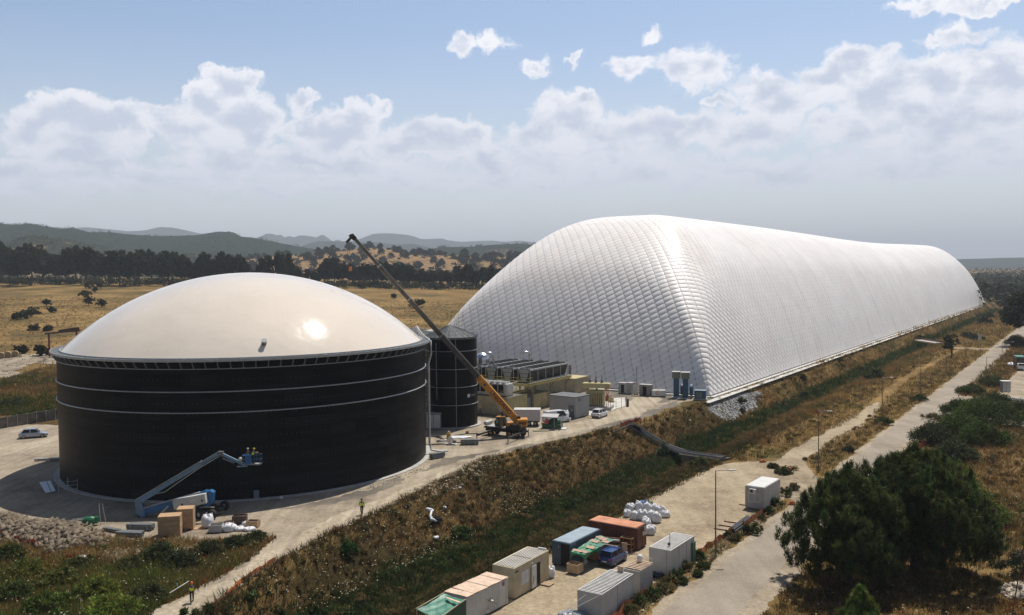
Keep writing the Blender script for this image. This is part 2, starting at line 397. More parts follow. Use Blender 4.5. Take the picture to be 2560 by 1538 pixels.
M_YARD = soil('yard_dirt', (.215, .165, .112), (.31, .25, .168), (.37, .30, .205), sc=.6, fine=2.5, bump=.02, tracks=(.09, 0))
M_TRACK = soil('worn_track', (.275, .225, .162), (.365, .305, .225), (.41, .35, .265), sc=.5, fine=1.6, bump=.015, tracks=(.2, 0))
M_ROAD = soil('old_asphalt', (.22, .187, .146), (.27, .23, .18), (.31, .265, .21), sc=.5, fine=9, bump=.008, rough=.85, tracks=(.08, 0))
M_SHOULD = soil('road_shoulder', (.21, .17, .12), (.29, .24, .175), (.345, .29, .215), sc=.8, fine=3, bump=.03)
def spaced(lo, f0, f1, hi, st, g=1.16, gl=None):
    a = list(np.arange(f0, f1, st)); d = st; x = a[-1]
    while x < hi: d *= g; x += d; a.append(x)
    d = st; x = a[0]; b = []
    while x > lo: d *= (gl or g); x -= d; b.append(x)
    return np.array(b[::-1]+a)
sx = spaced(-12000, 30, 260, 15000, 1.5, 1.05, 1.25); tx = spaced(-15000, -110, -18, 15000, .9, 1.06)
S_, T_ = np.meshgrid(sx, tx, indexing='ij')
X_ = S_*sa+T_*ca; Y_ = S_*ca-T_*sa; Z_ = gz(X_, Y_)
ni, nj = S_.shape; idx = np.arange(ni*nj).reshape(ni, nj)
Fg = np.stack([idx[:-1, :-1], idx[:-1, 1:], idx[1:, 1:], idx[1:, :-1]], -1).reshape(-1, 4)[:, ::-1]
# bare earth is darker and redder in the ditch banks and the weed patches than in the open field
lipg = np.interp(S_, LIPS, LIPT); dk = smooth((T_-lipg-.5)/2)*smooth((-47-T_)/1.5)*(1-.8*smooth((S_-150)/60)); dk = np.maximum(dk, smooth((112-S_)/20)*smooth((lipg-3-T_)/3)*smooth((Y_-20)/10)); dk = np.maximum(dk, .45*smooth((T_+23.5)/2)*smooth((400-S_)/100))
dk = dk[..., None]; gc = (1-dk)*np.array([1., 1, 1])+dk*np.array([.52, .50, .52])
g = npmesh('ground', np.stack([X_, Y_, Z_], -1).reshape(-1, 3), Fg, M_FIELD, smooth=True, col=gc.reshape(-1, 3), kind='structure')
from mathutils.geometry import tessellate_polygon
def jag(poly, step=.7, amp=.28, seed=1):
    r = random.Random(seed); out = []
    n = len(poly)
    for i in range(n):
        a = Vector(poly[i][:2]); b = Vector(poly[(i+1) % n][:2]); d = b-a; m = max(1, int(d.length/step)); nrm = Vector((-d.y, d.x)).normalized() if d.length > 0 else Vector((0, 0))
        ph = r.random()*9
        for k in range(m):
            w = sin(k*.31+ph)*.6+sin(k*.83+ph*2)*.4+r.uniform(-.7, .7); out.append(a+d*k/m+nrm*(w*amp))
    return out
def sheet(name, poly, m, z=0.0, drape=None, amp=.28, step=.7, seed=1):
    P = jag(poly, step, amp, seed); V = [(p.x, p.y, z if drape is None else gzf(p.x, p.y)+drape) for p in P]
    tri = tessellate_polygon([[Vector(v) for v in V]])
    mb = MB(); mb.add(V, [tuple(t) for t in tri]); o = mb.build(name, m)
    if sum(p.normal.z for p in o.data.polygons) < 0: o.data.flip_normals()
    o['kind'] = 'structure'; return o
def pix(pts, z=0.0): return [at(x, y, z).xy for x, y in pts]
GZ = .02
lip = [(1700, 1006), (1596, 1050), (1451, 1088), (1320, 1118), (1192, 1152), (1120, 1190), (1036, 1233), (920, 1290), (808, 1337), (663, 1420), (560, 1490), (497, 1538), (440, 1600)]
yard = [Vector((-190, 150)), Vector((-140, 165)), Vector((-110, 172))]+pix([(142, 1064)])+[Vector(p) for p in ((-78, 185), (-45, 178), (-14, 205), (-18, 235), (-22, 240), (38, 200))]+[ST(183.0, -69.8).xy, ST(183, -68.7).xy] \
    + pix(lip)+pix([(300, 1600), (373, 1530), (560, 1436), (640, 1385), (690, 1345), (560, 1352), (420, 1350), (300, 1350), (200, 1330), (80, 1330), (-150, 1320), (-500, 1330)])+[Vector((-150, 95))]
sheet('gravel_yard', yard, M_DIRT, GZ, amp=.35)
sheet('dark_gravel', pix([(1060, 1180), (1100, 1150), (1190, 1135), (1330, 1120), (1395, 1105), (1290, 1115), (1190, 1140), (1100, 1165)]), M_DIRTD, GZ+.008, amp=.5)
sheet('dark_gravel', pix([(1480, 1068), (1560, 1046), (1640, 1022), (1690, 1004), (1700, 1012), (1600, 1049), (1520, 1072)]), M_DIRTD, GZ+.008, amp=.6)
sheet('dark_gravel', pix([(700, 1275), (800, 1255), (930, 1220), (1000, 1190), (1010, 1205), (900, 1245), (790, 1268)]), M_DIRTD, GZ+.008, amp=.5)
# grey worn strip where the dirt road meets the yard on the far side
sheet('dark_gravel', [ST(170, -125).xy, ST(184, -127).xy, ST(184, -72).xy, ST(172, -76).xy, ST(168, -95).xy], M_DIRTD, GZ+.004, amp=.6)
sheet('dirt_track', pix([(385, 1540), (575, 1440), (700, 1362), (840, 1292), (1000, 1227), (1130, 1172), (1260, 1122), (1400, 1068), (1500, 1040), (1570, 1012), (1585, 985), (1640, 985), (1655, 1000), (1600, 1040), (1450, 1078), (1320, 1110), (1192, 1146), (1036, 1226), (808, 1330), (663, 1412), (505, 1530), (440, 1580)]), M_TRACK, GZ+.012, amp=.35)
sheet('dirt_track', pix([(-60, 1130), (0, 1112), (80, 1106), (144, 1086), (146, 1098), (90, 1118), (0, 1140), (-60, 1152)]), M_TRACK, GZ+.012, amp=.3)
YZ = -1.5+GZ
sheet('container_yard', [ST(*p).xy for p in ((40, -46.8), (70, -46.8), (95, -47.0), (108, -48), (122, -47.8), (129, -46.8), (133, -44), (134.5, -41), (150, -41.2), (182, -40.5), (205, -40.2), (205, -39.0), (180, -35.8), (150, -37.4), (137, -37.2), (128, -33.2), (124, -30.5), (112, -30.6), (114, -33.2), (95, -34.3), (70, -34.4), (40, -34))], M_YARD, YZ, amp=.3)
sheet('road_shoulder', [ST(*p).xy for p in ((30, -31.8), (110, -31.9), (126, -32.0), (200, -32.2), (350, -31.8), (353, -47), (357, -47), (358, -32.5), (520, -31.5), (900, -31.5), (900, -25), (520, -25), (300, -25.6), (225, -25.7), (221, -4), (188, -4), (186, -24.5), (147, -25.5), (110, -24.2), (30, -22.6))], M_SHOULD, YZ+.004, amp=.35)
sheet('asphalt_road', [ST(*p).xy for p in ((30, -30.7), (110, -30.9), (200, -31.3), (360, -31.0), (900, -30.8), (900, -26), (300, -26.6), (223, -26.8), (217, -24), (213, -5), (194, -5), (190, -24.2), (180, -26.6), (147, -27.2), (110, -26.2), (30, -24.4))], M_ROAD, YZ+.008, amp=.12)
sheet('parking_lot', [ST(*p).xy for p in ((214, -18.5), (240, -19), (262, -19.2), (300, -18), (300, 10), (190, 10), (190, -5), (213, -5))], M_SHOULD, YZ+.012, amp=.2)
# pale tracks in the left field
def hitpoly(pts): return [hit(x, y).xy for x, y in pts]
def drapegrid(name, pts, m, st=1.2, dz=.05, seed=3):
    P = hitpoly(pts); xs = [p.x for p in P]; ys = [p.y for p in P]; r = np.random.default_rng(seed)
    gx = np.arange(min(xs), max(xs)+st, st); gy = np.arange(min(ys), max(ys)+st*2, st*2); A, B = np.meshgrid(gx, gy, indexing='ij')
    cxx = (A[:-1, :-1]+A[1:, 1:])/2; cyy = (B[:-1, :-1]+B[1:, 1:])/2
    cxx = cxx+r.normal(size=cxx.shape)*.5
    ins = np.zeros(cxx.shape, bool); n = len(P)
    for i in range(n):
        a, b = P[i], P[(i+1) % n]
        c = ((a.y > cyy) != (b.y > cyy)) & (cxx < (b.x-a.x)*(cyy-a.y)/(b.y-a.y+1e-9)+a.x); ins ^= c
    I = np.arange(A.size).reshape(A.shape); Fq = np.stack([I[:-1, :-1], I[1:, :-1], I[1:, 1:], I[:-1, 1:]], -1)[ins]
    if len(Fq): npmesh(name, np.stack([A, B, gz(A, B)+dz], -1).reshape(-1, 3), Fq, m, kind='structure')
sheet('field_track', hitpoly([(-60, 898), (40, 886), (120, 885), (150, 890), (150, 899), (110, 905), (66, 913), (44, 926), (62, 938), (30, 946), (-60, 950)]), M_DIRT, drape=.12, amp=.9, step=1.2)
sheet('field_track', hitpoly([(95, 904), (150, 902), (150, 911), (104, 911)]), M_DIRT, drape=.12, amp=.5, step=1.2)
M_SCREE = soil('white_scree', (.17, .168, .16), (.27, .265, .255), (.36, .355, .345), sc=2.0, fine=6, bump=.1)
SCREE = hitpoly([(1775, 1003), (1850, 985), (1910, 978), (1890, 1003), (1885, 1026), (1855, 1030), (1835, 1052), (1800, 1046), (1768, 1026)])
drapegrid('gravel_spill', [(1775, 1003), (1850, 985), (1910, 978), (1890, 1003), (1885, 1026), (1855, 1030), (1835, 1052), (1800, 1046), (1768, 1026)], M_SCREE, st=.35, dz=.06)
# ------------------------------------------------------------ hills
def hillmat(name, dark, tan, thr, sc, dots=None):
    m, nt, b = new_mat(name); g = N(nt, 'ShaderNodeNewGeometry')
    n1 = N(nt, 'ShaderNodeTexNoise'); n1.inputs['Scale'].default_value = sc; n1.inputs['Detail'].default_value = 9; n1.inputs['Roughness'].default_value = .72
    mp = N(nt, 'ShaderNodeMapping'); mp.inputs['Scale'].default_value = (1, .45, 1); L(nt, g.outputs['Position'], mp.inputs['Vector']); L(nt, mp.outputs[0], n1.inputs['Vector'])
    r = N(nt, 'ShaderNodeValToRGB'); e = r.color_ramp.elements
    e[0].position = thr-.03; e[0].color = (*dark, 1); e[1].position = thr+.03; e[1].color = (*tan, 1); L(nt, n1.outputs['Fac'], r.inputs['Fac'])
    n2 = N(nt, 'ShaderNodeTexNoise'); n2.inputs['Scale'].default_value = sc*9; n2.inputs['Detail'].default_value = 6; L(nt, g.outputs['Position'], n2.inputs['Vector'])
    mx = N(nt, 'ShaderNodeMix', data_type='RGBA', blend_type='OVERLAY'); mx.inputs[0].default_value = .7
    L(nt, r.outputs['Color'], mx.inputs[6]); L(nt, n2.outputs['Fac'], mx.inputs[7]); L(nt, mx.outputs[2], b.inputs['Base Color'])
    b.inputs['Roughness'].default_value = 1; b.inputs['Specular IOR Level'].default_value = 0
    bp = N(nt, 'ShaderNodeBump'); bp.inputs['Distance'].default_value = 12; L(nt, n2.outputs['Fac'], bp.inputs['Height']); L(nt, bp.outputs['Normal'], b.inputs['Normal'])
    return m
def vnoise(x, y, seed):
    r = np.random.default_rng(seed); z = np.zeros(np.broadcast(x, y).shape); a = 1.0; f = 1.0
    for o in range(6):
        for k in range(3):
            th = r.random()*6.28; ph = r.random()*6.28; z = z+a*np.sin((x*cos(th)+y*sin(th))*f*(1+.4*r.random())+ph)/3
        a *= .55; f *= 1.9
    return z
HILLS = {}
def ridge(pts, D, m, depth, foot=0.0, rough=.1, seed=1, n=420, rows=26, wav=1.0):
    xs = np.linspace(pts[0][0], pts[-1][0], n); ys = np.interp(xs, [p[0] for p in pts], [p[1] for p in pts])
    az_ = []; zc = []
    for x, y in zip(xs, ys):
        r = ray(x, y); h = hypot(r[0], r[1]); az_.append(atan2(r[0], r[1])); zc.append(CAMZ+r[2]/h*D)
    az_ = np.array(az_); zc = np.array(zc)
    q = np.linspace(-1, .8, rows); Az, Q = np.meshgrid(az_, q, indexing='ij'); Zc = np.repeat(zc[:, None], rows, 1)
    R = D+Q*depth*(1+.0*Az); prof = np.where(Q < 0, .5+.5*np.cos(np.pi*np.abs(Q)**1.1), .5+.5*np.cos(np.pi*np.clip(Q/.8, 0, 1)))
    X = R*np.sin(Az); Y = R*np.cos(Az)
    nz = vnoise(X/depth*wav*5, Y/depth*wav*5, seed)
    edge = smooth((np.arange(n)/14))*smooth((n-1-np.arange(n))/14); edge = edge[:, None]
    Z = foot+(Zc-foot)*prof*(.02+.98*edge)+nz*rough*(Zc-foot)*np.sin(np.pi*np.clip(np.abs(Q), 0, 1))*edge - 2*(Q <= -1)
    I = np.arange(n*rows).reshape(n, rows); Fq = np.stack([I[:-1, :-1], I[1:, :-1], I[1:, 1:], I[:-1, 1:]], -1).reshape(-1, 4)
    o = npmesh('hill', np.stack([X, Y, Z], -1).reshape(-1, 3), Fq, m, smooth=True, kind='structure')
    HILLS[seed] = (az_, q, R, Z); return o
MH_far = hillmat('far_scrub', (.018, .028, .018), (.09, .085, .05), .62, .0015)
MH_dark = hillmat('dark_scrub', (.014, .023, .011), (.17, .12, .075), .66, .0042)
MH_mid = hillmat('hillside_scrub', (.028, .034, .015), (.22, .15, .085), .60, .012)
MH_tan = hillmat('tan_hill', (.055, .05, .024), (.30, .195, .10), .43, .014)
ridge([(-140, 575), (-60, 566), (0, 562), (50, 562), (80, 560), (122, 568), (175, 571), (215, 569), (240, 571), (270, 574), (320, 579), (360, 577), (400, 568), (430, 569), (460, 575), (500, 584), (560, 592), (600, 600), (644, 596), (665, 585), (680, 585), (693, 589), (702, 587), (711, 594), (724, 590), (735, 594), (748, 589), (766, 590), (792, 594), (800, 589), (810, 588), (822, 597), (833, 604), (844, 599), (856, 604), (885, 603), (906, 595), (934, 585), (960, 584), (989, 585), (1022, 589), (1040, 594), (1056, 599), (1080, 598), (1105, 597), (1120, 601), (1150, 605), (1200, 603), (1232, 602), (1260, 605), (1300, 602), (1340, 607), (1500, 616), (1800, 640)], 9000, MH_far, 1600, rough=.05, seed=21, rows=18)
ridge([(560, 660), (640, 640), (720, 626), (753, 616), (775, 608), (797, 603), (833, 604), (870, 604), (898, 605), (942, 607), (989, 612), (1010, 612), (1030, 610), (1060, 616), (1100, 626), (1250, 634), (1400, 640), (1600, 660)], 5600, MH_far, 1100, rough=.06, seed=22, rows=18)
ridge([(-260, 566), (-120, 560), (0, 561), (26, 566), (50, 565), (75, 562), (91, 567), (145, 574), (181, 571), (225, 581), (280, 581), (310, 585), (363, 589), (404, 590), (430, 590), (462, 589), (492, 588), (520, 583), (549, 579), (583, 581), (604, 592), (630, 594), (660, 600), (709, 611), (745, 618), (781, 624), (833, 633), (900, 650)], 3000, MH_dark, 950, foot=14, rough=.10, seed=23, rows=30)
ridge([(960, 660), (1020, 640), (1046, 632), (1079, 622), (1105, 617), (1157, 618), (1180, 617), (1201, 615), (1232, 613), (1290, 610), (1330, 612), (1400, 620), (1600, 640)], 2900, MH_dark, 600, foot=14, rough=.08, seed=24, rows=22)
ridge([(-260, 640), (-100, 625), (10, 615), (52, 600), (85, 590), (108, 594), (130, 597), (168, 602), (207, 612), (272, 625), (337, 634), (420, 637), (500, 636), (640, 644), (760, 652)], 2050, MH_mid, 520, foot=15, rough=.10, seed=25, rows=26)
ridge([(480, 668), (560, 655), (618, 647), (680, 642), (730, 639), (790, 634), (833, 629), (872, 622), (937, 621), (975, 624), (1004, 630), (1066, 637), (1120, 639), (1170, 639), (1240, 642), (1330, 645), (1420, 655), (1500, 670)], 1650, MH_tan, 520, foot=14, rough=.06, seed=26, rows=30)
ridge([(1900, 668), (2200, 655), (2395, 648), (2451, 647), (2500, 645), (2559, 644), (2650, 646), (2800, 652)], 6000, MH_far, 1400, rough=.05, seed=27, rows=16)
# ------------------------------------------------------------ the air-supported dome hall
DA = Vector((42.6, 191.7)); DAN = radians(33.37); dax = Vector((sin(DAN), cos(DAN))); dpp = Vector((-cos(DAN), sin(DAN)))
def dome_z(p, q):
    Wd, H, E1, n, m, E2, Ld = 82.14, 43.0, 53.88, 3.33, 2.80, 54.62, 558.95
    d = np.clip(1-np.abs(2*q/Wd-1), 1e-5, 1); e = np.clip(np.where(p < Ld/2, p/E1, (Ld-p)/E2), 1e-5, 1)
    zs = 1-(1-d)**n; ze = 1-(1-e)**m; mn = np.minimum(zs, ze); r = (.5+.4*mn)*mn*(1-mn**4)+1e-6; h = np.maximum(r-np.abs(zs-ze), 0)/r
    return H*(mn-h*h*r/4)*(1-.05*np.exp(-((p-312.4)/142)**2))
def quilt_mat():
    m, nt, b = new_mat('quilted_membrane'); uv = N(nt, 'ShaderNodeUVMap'); sp = N(nt, 'ShaderNodeSeparateXYZ'); L(nt, uv.outputs[0], sp.inputs[0])
    def Mm(op, a, b_=None, c=None):
        n = N(nt, 'ShaderNodeMath', operation=op)
        for i, v in enumerate((a, b_, c)):
            if v is None: continue
            if isinstance(v, (int, float)): n.inputs[i].default_value = v
            else: L(nt, v, n.inputs[i])
        return n.outputs[0]
    A = Mm('MULTIPLY', Mm('ADD', sp.outputs[0], sp.outputs[1]), pi/(1.75*1.414)); B = Mm('MULTIPLY', Mm('SUBTRACT', sp.outputs[0], sp.outputs[1]), pi/(1.75*1.414))
    a_ = Mm('ABSOLUTE', Mm('SINE', A)); b_ = Mm('ABSOLUTE', Mm('SINE', B))
    h = Mm('POWER', Mm('MULTIPLY', a_, b_), .55)
    # seams of the big panels, every 27 m along the hall
    gp = N(nt, 'ShaderNodeNewGeometry'); dt_ = N(nt, 'ShaderNodeVectorMath', operation='DOT_PRODUCT'); L(nt, gp.outputs['Position'], dt_.inputs[0]); dt_.inputs[1].default_value = (dax.x, dax.y, 0)
    pa = Mm('SUBTRACT', dt_.outputs['Value'], DA.x*dax.x+DA.y*dax.y); ps = Mm('ABSOLUTE', Mm('SUBTRACT', Mm('FRACT', Mm('DIVIDE', pa, 24.0)), .5)); seam = Mm('MULTIPLY', Mm('GREATER_THAN', ps, .493), Mm('GREATER_THAN', pa, 58.0))
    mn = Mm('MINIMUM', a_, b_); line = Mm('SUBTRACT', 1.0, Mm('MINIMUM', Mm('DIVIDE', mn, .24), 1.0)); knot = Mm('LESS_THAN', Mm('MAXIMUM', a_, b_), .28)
    g = N(nt, 'ShaderNodeNewGeometry')
    n1 = N(nt, 'ShaderNodeTexNoise'); n1.inputs['Scale'].default_value = .05; n1.inputs['Detail'].default_value = 8; n1.inputs['Roughness'].default_value = .7; L(nt, g.outputs['Position'], n1.inputs['Vector'])
    r = N(nt, 'ShaderNodeValToRGB'); r.color_ramp.elements[0].position = .35; r.color_ramp.elements[0].color = (.84, .80, .75, 1)
    r.color_ramp.elements[1].position = .6; r.color_ramp.elements[1].color = (.91, .885, .845, 1); L(nt, n1.outputs['Fac'], r.inputs['Fac'])
    # rain streaks and grime running down from the ridge
    mp2 = N(nt, 'ShaderNodeMapping'); mp2.inputs['Scale'].default_value = (.22, .22, .02); L(nt, g.outputs['Position'], mp2.inputs['Vector'])
    n4 = N(nt, 'ShaderNodeTexNoise'); n4.inputs['Scale'].default_value = 1.0; n4.inputs['Detail'].default_value = 6; n4.inputs['Roughness'].default_value = .65; L(nt, mp2.outputs[0], n4.inputs['Vector'])
    r4 = N(nt, 'ShaderNodeMapRange'); L(nt, n4.outputs['Fac'], r4.inputs['Value']); r4.inputs['From Min'].default_value = .5; r4.inputs['From Max'].default_value = .75; r4.inputs['To Min'].default_value = 0; r4.inputs['To Max'].default_value = .55
    st = N(nt, 'ShaderNodeMix', data_type='RGBA'); L(nt, r4.outputs[0], st.inputs[0]); L(nt, r.outputs['Color'], st.inputs[6]); st.inputs[7].default_value = (.72, .68, .62, 1)
    # each puffed cell takes its own slight tint
    fl = N(nt, 'ShaderNodeCombineXYZ'); L(nt, Mm('FLOOR', Mm('DIVIDE', A, pi)), fl.inputs[0]); L(nt, Mm('FLOOR', Mm('DIVIDE', B, pi)), fl.inputs[1])
    wn = N(nt, 'ShaderNodeTexWhiteNoise'); L(nt, fl.outputs[0], wn.inputs['Vector'])
    ti = N(nt, 'ShaderNodeMix', data_type='RGBA'); L(nt, wn.outputs['Value'], ti.inputs[0]); ti.inputs[6].default_value = (.945, .94, .945, 1); ti.inputs[7].default_value = (1.03, 1.0, .995, 1)
    mu = N(nt, 'ShaderNodeMix', data_type='RGBA', blend_type='MULTIPLY'); mu.inputs[0].default_value = 1; L(nt, st.outputs[2], mu.inputs[6]); L(nt, ti.outputs[2], mu.inputs[7])
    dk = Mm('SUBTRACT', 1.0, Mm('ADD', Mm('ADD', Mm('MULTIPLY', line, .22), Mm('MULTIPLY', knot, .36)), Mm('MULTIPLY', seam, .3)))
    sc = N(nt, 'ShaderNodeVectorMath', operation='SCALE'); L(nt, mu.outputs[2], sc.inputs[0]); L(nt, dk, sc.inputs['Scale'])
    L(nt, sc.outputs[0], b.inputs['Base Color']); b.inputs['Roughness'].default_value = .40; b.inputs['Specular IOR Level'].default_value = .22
    dv_ = N(nt, 'ShaderNodeVectorMath', operation='DISTANCE'); L(nt, g.outputs['Position'], dv_.inputs[0]); dv_.inputs[1].default_value = (DA.x-4, DA.y+8, 10)
    k_ = N(nt, 'ShaderNodeMapRange', interpolation_type='SMOOTHSTEP'); L(nt, dv_.outputs['Value'], k_.inputs['Value']); k_.inputs['From Min'].default_value = 8; k_.inputs['From Max'].default_value = 48; k_.inputs['To Min'].default_value = 2.6; k_.inputs['To Max'].default_value = .7
    h = Mm('MULTIPLY', h, k_.outputs[0])
    bp = N(nt, 'ShaderNodeBump'); bp.inputs['Distance'].default_value = .075; bp.inputs['Strength'].default_value = .8; L(nt, h, bp.inputs['Height']); L(nt, bp.outputs['Normal'], b.inputs['Normal'])
    return m
MQ = quilt_mat()
Ld, Wd = 558.95, 82.14
pp_ = np.concatenate([np.array([0, .15, .4]), np.arange(.8, 75, .8), np.arange(75, Ld-70, 3.0), np.arange(Ld-70, Ld-.8, 1.2), np.array([Ld-.4, Ld-.1, Ld])])
qh = np.concatenate([np.array([0, .15, .4]), np.arange(.8, 14, .7), np.arange(14, Wd/2, 1.1)]); qq_ = np.concatenate([qh, [Wd/2], (Wd-qh)[::-1]])
Pg, Qg = np.meshgrid(pp_, qq_, indexing='ij'); Zg = dome_z(Pg, Qg)
Zg[0, :] = 0; Zg[-1, :] = 0; Zg[:, 0] = 0; Zg[:, -1] = 0
spx = np.zeros_like(Zg); spx[1:, :] = np.cumsum(np.hypot(np.diff(Pg, axis=0), np.diff(Zg, axis=0)), 0)
sqx = np.zeros_like(Zg); sqx[:, 1:] = np.cumsum(np.hypot(np.diff(Qg, axis=1), np.diff(Zg, axis=1)), 1)
dome = thing('air_dome_hall', 'huge white quilted air-supported dome hall standing behind the yard', 'dome hall', (DA.x, DA.y, 0))
Vd = np.stack([Pg*dax.x+Qg*dpp.x, Pg*dax.y+Qg*dpp.y, Zg+.35], -1).reshape(-1, 3); I = np.arange(Pg.size).reshape(Pg.shape)
Fd = np.stack([I[:-1, :-1], I[1:, :-1], I[1:, 1:], I[:-1, 1:]], -1).reshape(-1, 4)
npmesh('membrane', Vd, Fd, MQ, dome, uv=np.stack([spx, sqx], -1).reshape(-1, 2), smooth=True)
MC = mat('concrete', (.42, .40, .37), .9, var=.16, scale=.8, bump=.01, bscale=15)
MCW = mat('pale_concrete', (.55, .53, .49), .9, var=.12, scale=.4, bump=.01)
kb = MB()
def dl(p, q, z=0): v = dax*p+dpp*q; return Vector((v.x, v.y, z))
for a, b_, w in (((-.7, -.7), (Ld+.7, -.7), 1.0), ((-.7, Wd+.7), (Ld+.7, Wd+.7), 1.0)): kb.bar(dl(*a, .16), dl(*b_, .16), w, .42)
kb.bar(dl(-.7, -.2, .16), dl(-.7, Wd+.2, .16), 1.0, .42); kb.bar(dl(Ld+.7, -.2, .16), dl(Ld+.7, Wd+.2, .16), 1.0, .42)
kb.build('kerb_beam', MCW, dome)
MDK = mat('black_steel', (.012, .012, .013), .5, var=.1)
dt = MB(); dt.bar(dl(0, .02, .42), dl(Ld, .02, .42), .3, .16); dt.bar(dl(.02, .3, .42), dl(.02, Wd, .42), .3, .16); dt.build('anchor_rail', MDK, dome)
# low concrete channel with gravel along the long side
ch = MB(); ch.bar(ST(176, -67.95, .02), ST(700, -67.95, .02), 1.5, .16); o = ch.build('drain_channel', MCW); tag(o, 'long pale concrete drainage strip beside the dome side', 'channel')
# ------------------------------------------------------------ big storage tank
TC = Vector((-39.5, 134.15, 0)); TR = 26.15
M_GALV = mat('galvanised', (.42, .44, .45), .45, .75, var=.12, scale=3)
M_GALVD = mat('dull_galvanised', (.22, .235, .245), .6, .35, var=.15, scale=3)
def panel_mat(name, base, pw, ph, dot=True, gloss=.45):
    m, nt, b = new_mat(name); uv = N(nt, 'ShaderNodeUVMap')
    br = N(nt, 'ShaderNodeTexBrick'); L(nt, uv.outputs[0], br.inputs['Vector'])
    br.inputs['Scale'].default_value = 1; br.inputs['Brick Width'].default_value = pw; br.inputs['Row Height'].default_value = ph; br.inputs['Mortar Size'].default_value = .05
    br.inputs['Mortar Smooth'].default_value = .1; c = np.array(base)
    br.inputs['Color1'].default_value = (*c*.45, 1); br.inputs['Color2'].default_value = (*c*1.7, 1); br.inputs['Mortar'].default_value = (*c*.12, 1)
    g = N(nt, 'ShaderNodeNewGeometry'); n1 = N(nt, 'ShaderNodeTexNoise'); n1.inputs['Scale'].default_value = .35; n1.inputs['Detail'].default_value = 8; n1.inputs['Roughness'].default_value = .7
    mp = N(nt, 'ShaderNodeMapping'); mp.inputs['Scale'].default_value = (1, 1, .25); L(nt, g.outputs['Position'], mp.inputs['Vector']); L(nt, mp.outputs[0], n1.inputs['Vector'])
    mx = N(nt, 'ShaderNodeMix', data_type='RGBA', blend_type='ADD'); L(nt, br.outputs['Color'], mx.inputs[6])
    mr_ = N(nt, 'ShaderNodeMapRange'); L(nt, n1.outputs['Fac'], mr_.inputs['Value']); mr_.inputs['From Min'].default_value = .5; mr_.inputs['From Max'].default_value = .85; mr_.inputs['To Max'].default_value = .7
    L(nt, mr_.outputs[0], mx.inputs[0]); mx.inputs[7].default_value = (.006, .005, .004, 1)
    out = mx.outputs[2]
    if dot:
        sp = N(nt, 'ShaderNodeSeparateXYZ'); L(nt, uv.outputs[0], sp.inputs[0])
        def Mm(op, a, b_=None):
            n = N(nt, 'ShaderNodeMath', operation=op)
            for i, v in enumerate((a, b_)):
                if v is None: continue
                if isinstance(v, (int, float)): n.inputs[i].default_value = v
                else: L(nt, v, n.inputs[i])
            return n.outputs[0]
        du = Mm('ABSOLUTE', Mm('SUBTRACT', Mm('FRACT', Mm('DIVIDE', sp.outputs[0], .62)), .5)); dv = Mm('ABSOLUTE', Mm('SUBTRACT', Mm('FRACT', Mm('DIVIDE', sp.outputs[1], ph)), .5))
        wn = N(nt, 'ShaderNodeTexWhiteNoise'); cb = N(nt, 'ShaderNodeCombineXYZ'); L(nt, Mm('FLOOR', Mm('DIVIDE', sp.outputs[0], .62)), cb.inputs[0]); L(nt, Mm('FLOOR', Mm('DIVIDE', sp.outputs[1], ph)), cb.inputs[1]); L(nt, cb.outputs[0], wn.inputs['Vector'])
        dd_ = Mm('MULTIPLY', Mm('MULTIPLY', Mm('LESS_THAN', du, .11), Mm('LESS_THAN', dv, .032)), Mm('GREATER_THAN', wn.outputs['Value'], .25))
        m2 = N(nt, 'ShaderNodeMix', data_type='RGBA'); L(nt, Mm('MULTIPLY', dd_, .45), m2.inputs[0]); L(nt, out, m2.inputs[6]); m2.inputs[7].default_value = (.12, .12, .13, 1); out = m2.outputs[2]
    L(nt, out, b.inputs['Base Color']); b.inputs['Roughness'].default_value = gloss; b.inputs['Specular IOR Level'].default_value = .07
    return m
def cyl_uv(name, R, z0, z1, m, parent, n=144, off=0):
    V = []; U = []; Fq = []
    zs = np.linspace(z0, z1, 5)
    for k, z in enumerate(zs):
        for i in range(n+1): a = 2*pi*i/n; V.append((R*cos(a), R*sin(a), z)); U.append((a*R+off, z))
    for k in range(4):
        for i in range(n): o = k*(n+1)+i; Fq.append((o, o+1, o+n+2, o+n+1))
    return npmesh(name, V, Fq, m, parent, uv=np.array(U), smooth=True)
tank = thing('storage_tank', 'very large black panelled round storage tank with a cream domed roof', 'tank', TC)
cyl_uv('wall', TR, 0.0, 16.95, panel_mat('black_panels', (.0075, .0075, .008), 3.9, 1.42), tank)
mb = MB(); mb.lathe([(26.95, 0), (26.95, .12), (TR+.01, .12)], 120); mb.build('concrete_footing', MC, tank)
for z, r in ((13.5, .085), (10.93, .085)):
    mb = MB(); mb.path([(TR*1.004*cos(a), TR*1.004*sin(a), z) for a in np.linspace(0, 2*pi, 145)[:-1]], r, 6, True); mb.build('wind_girder', M_GALV, tank, smooth=True)
mb = MB(); mb.path([((TR+.1)*cos(a), (TR+.1)*sin(a), 16.3) for a in np.linspace(0, 2*pi, 145)[:-1]], .06, 6, True); mb.build('bracket_rail', M_GALV, tank, smooth=True)
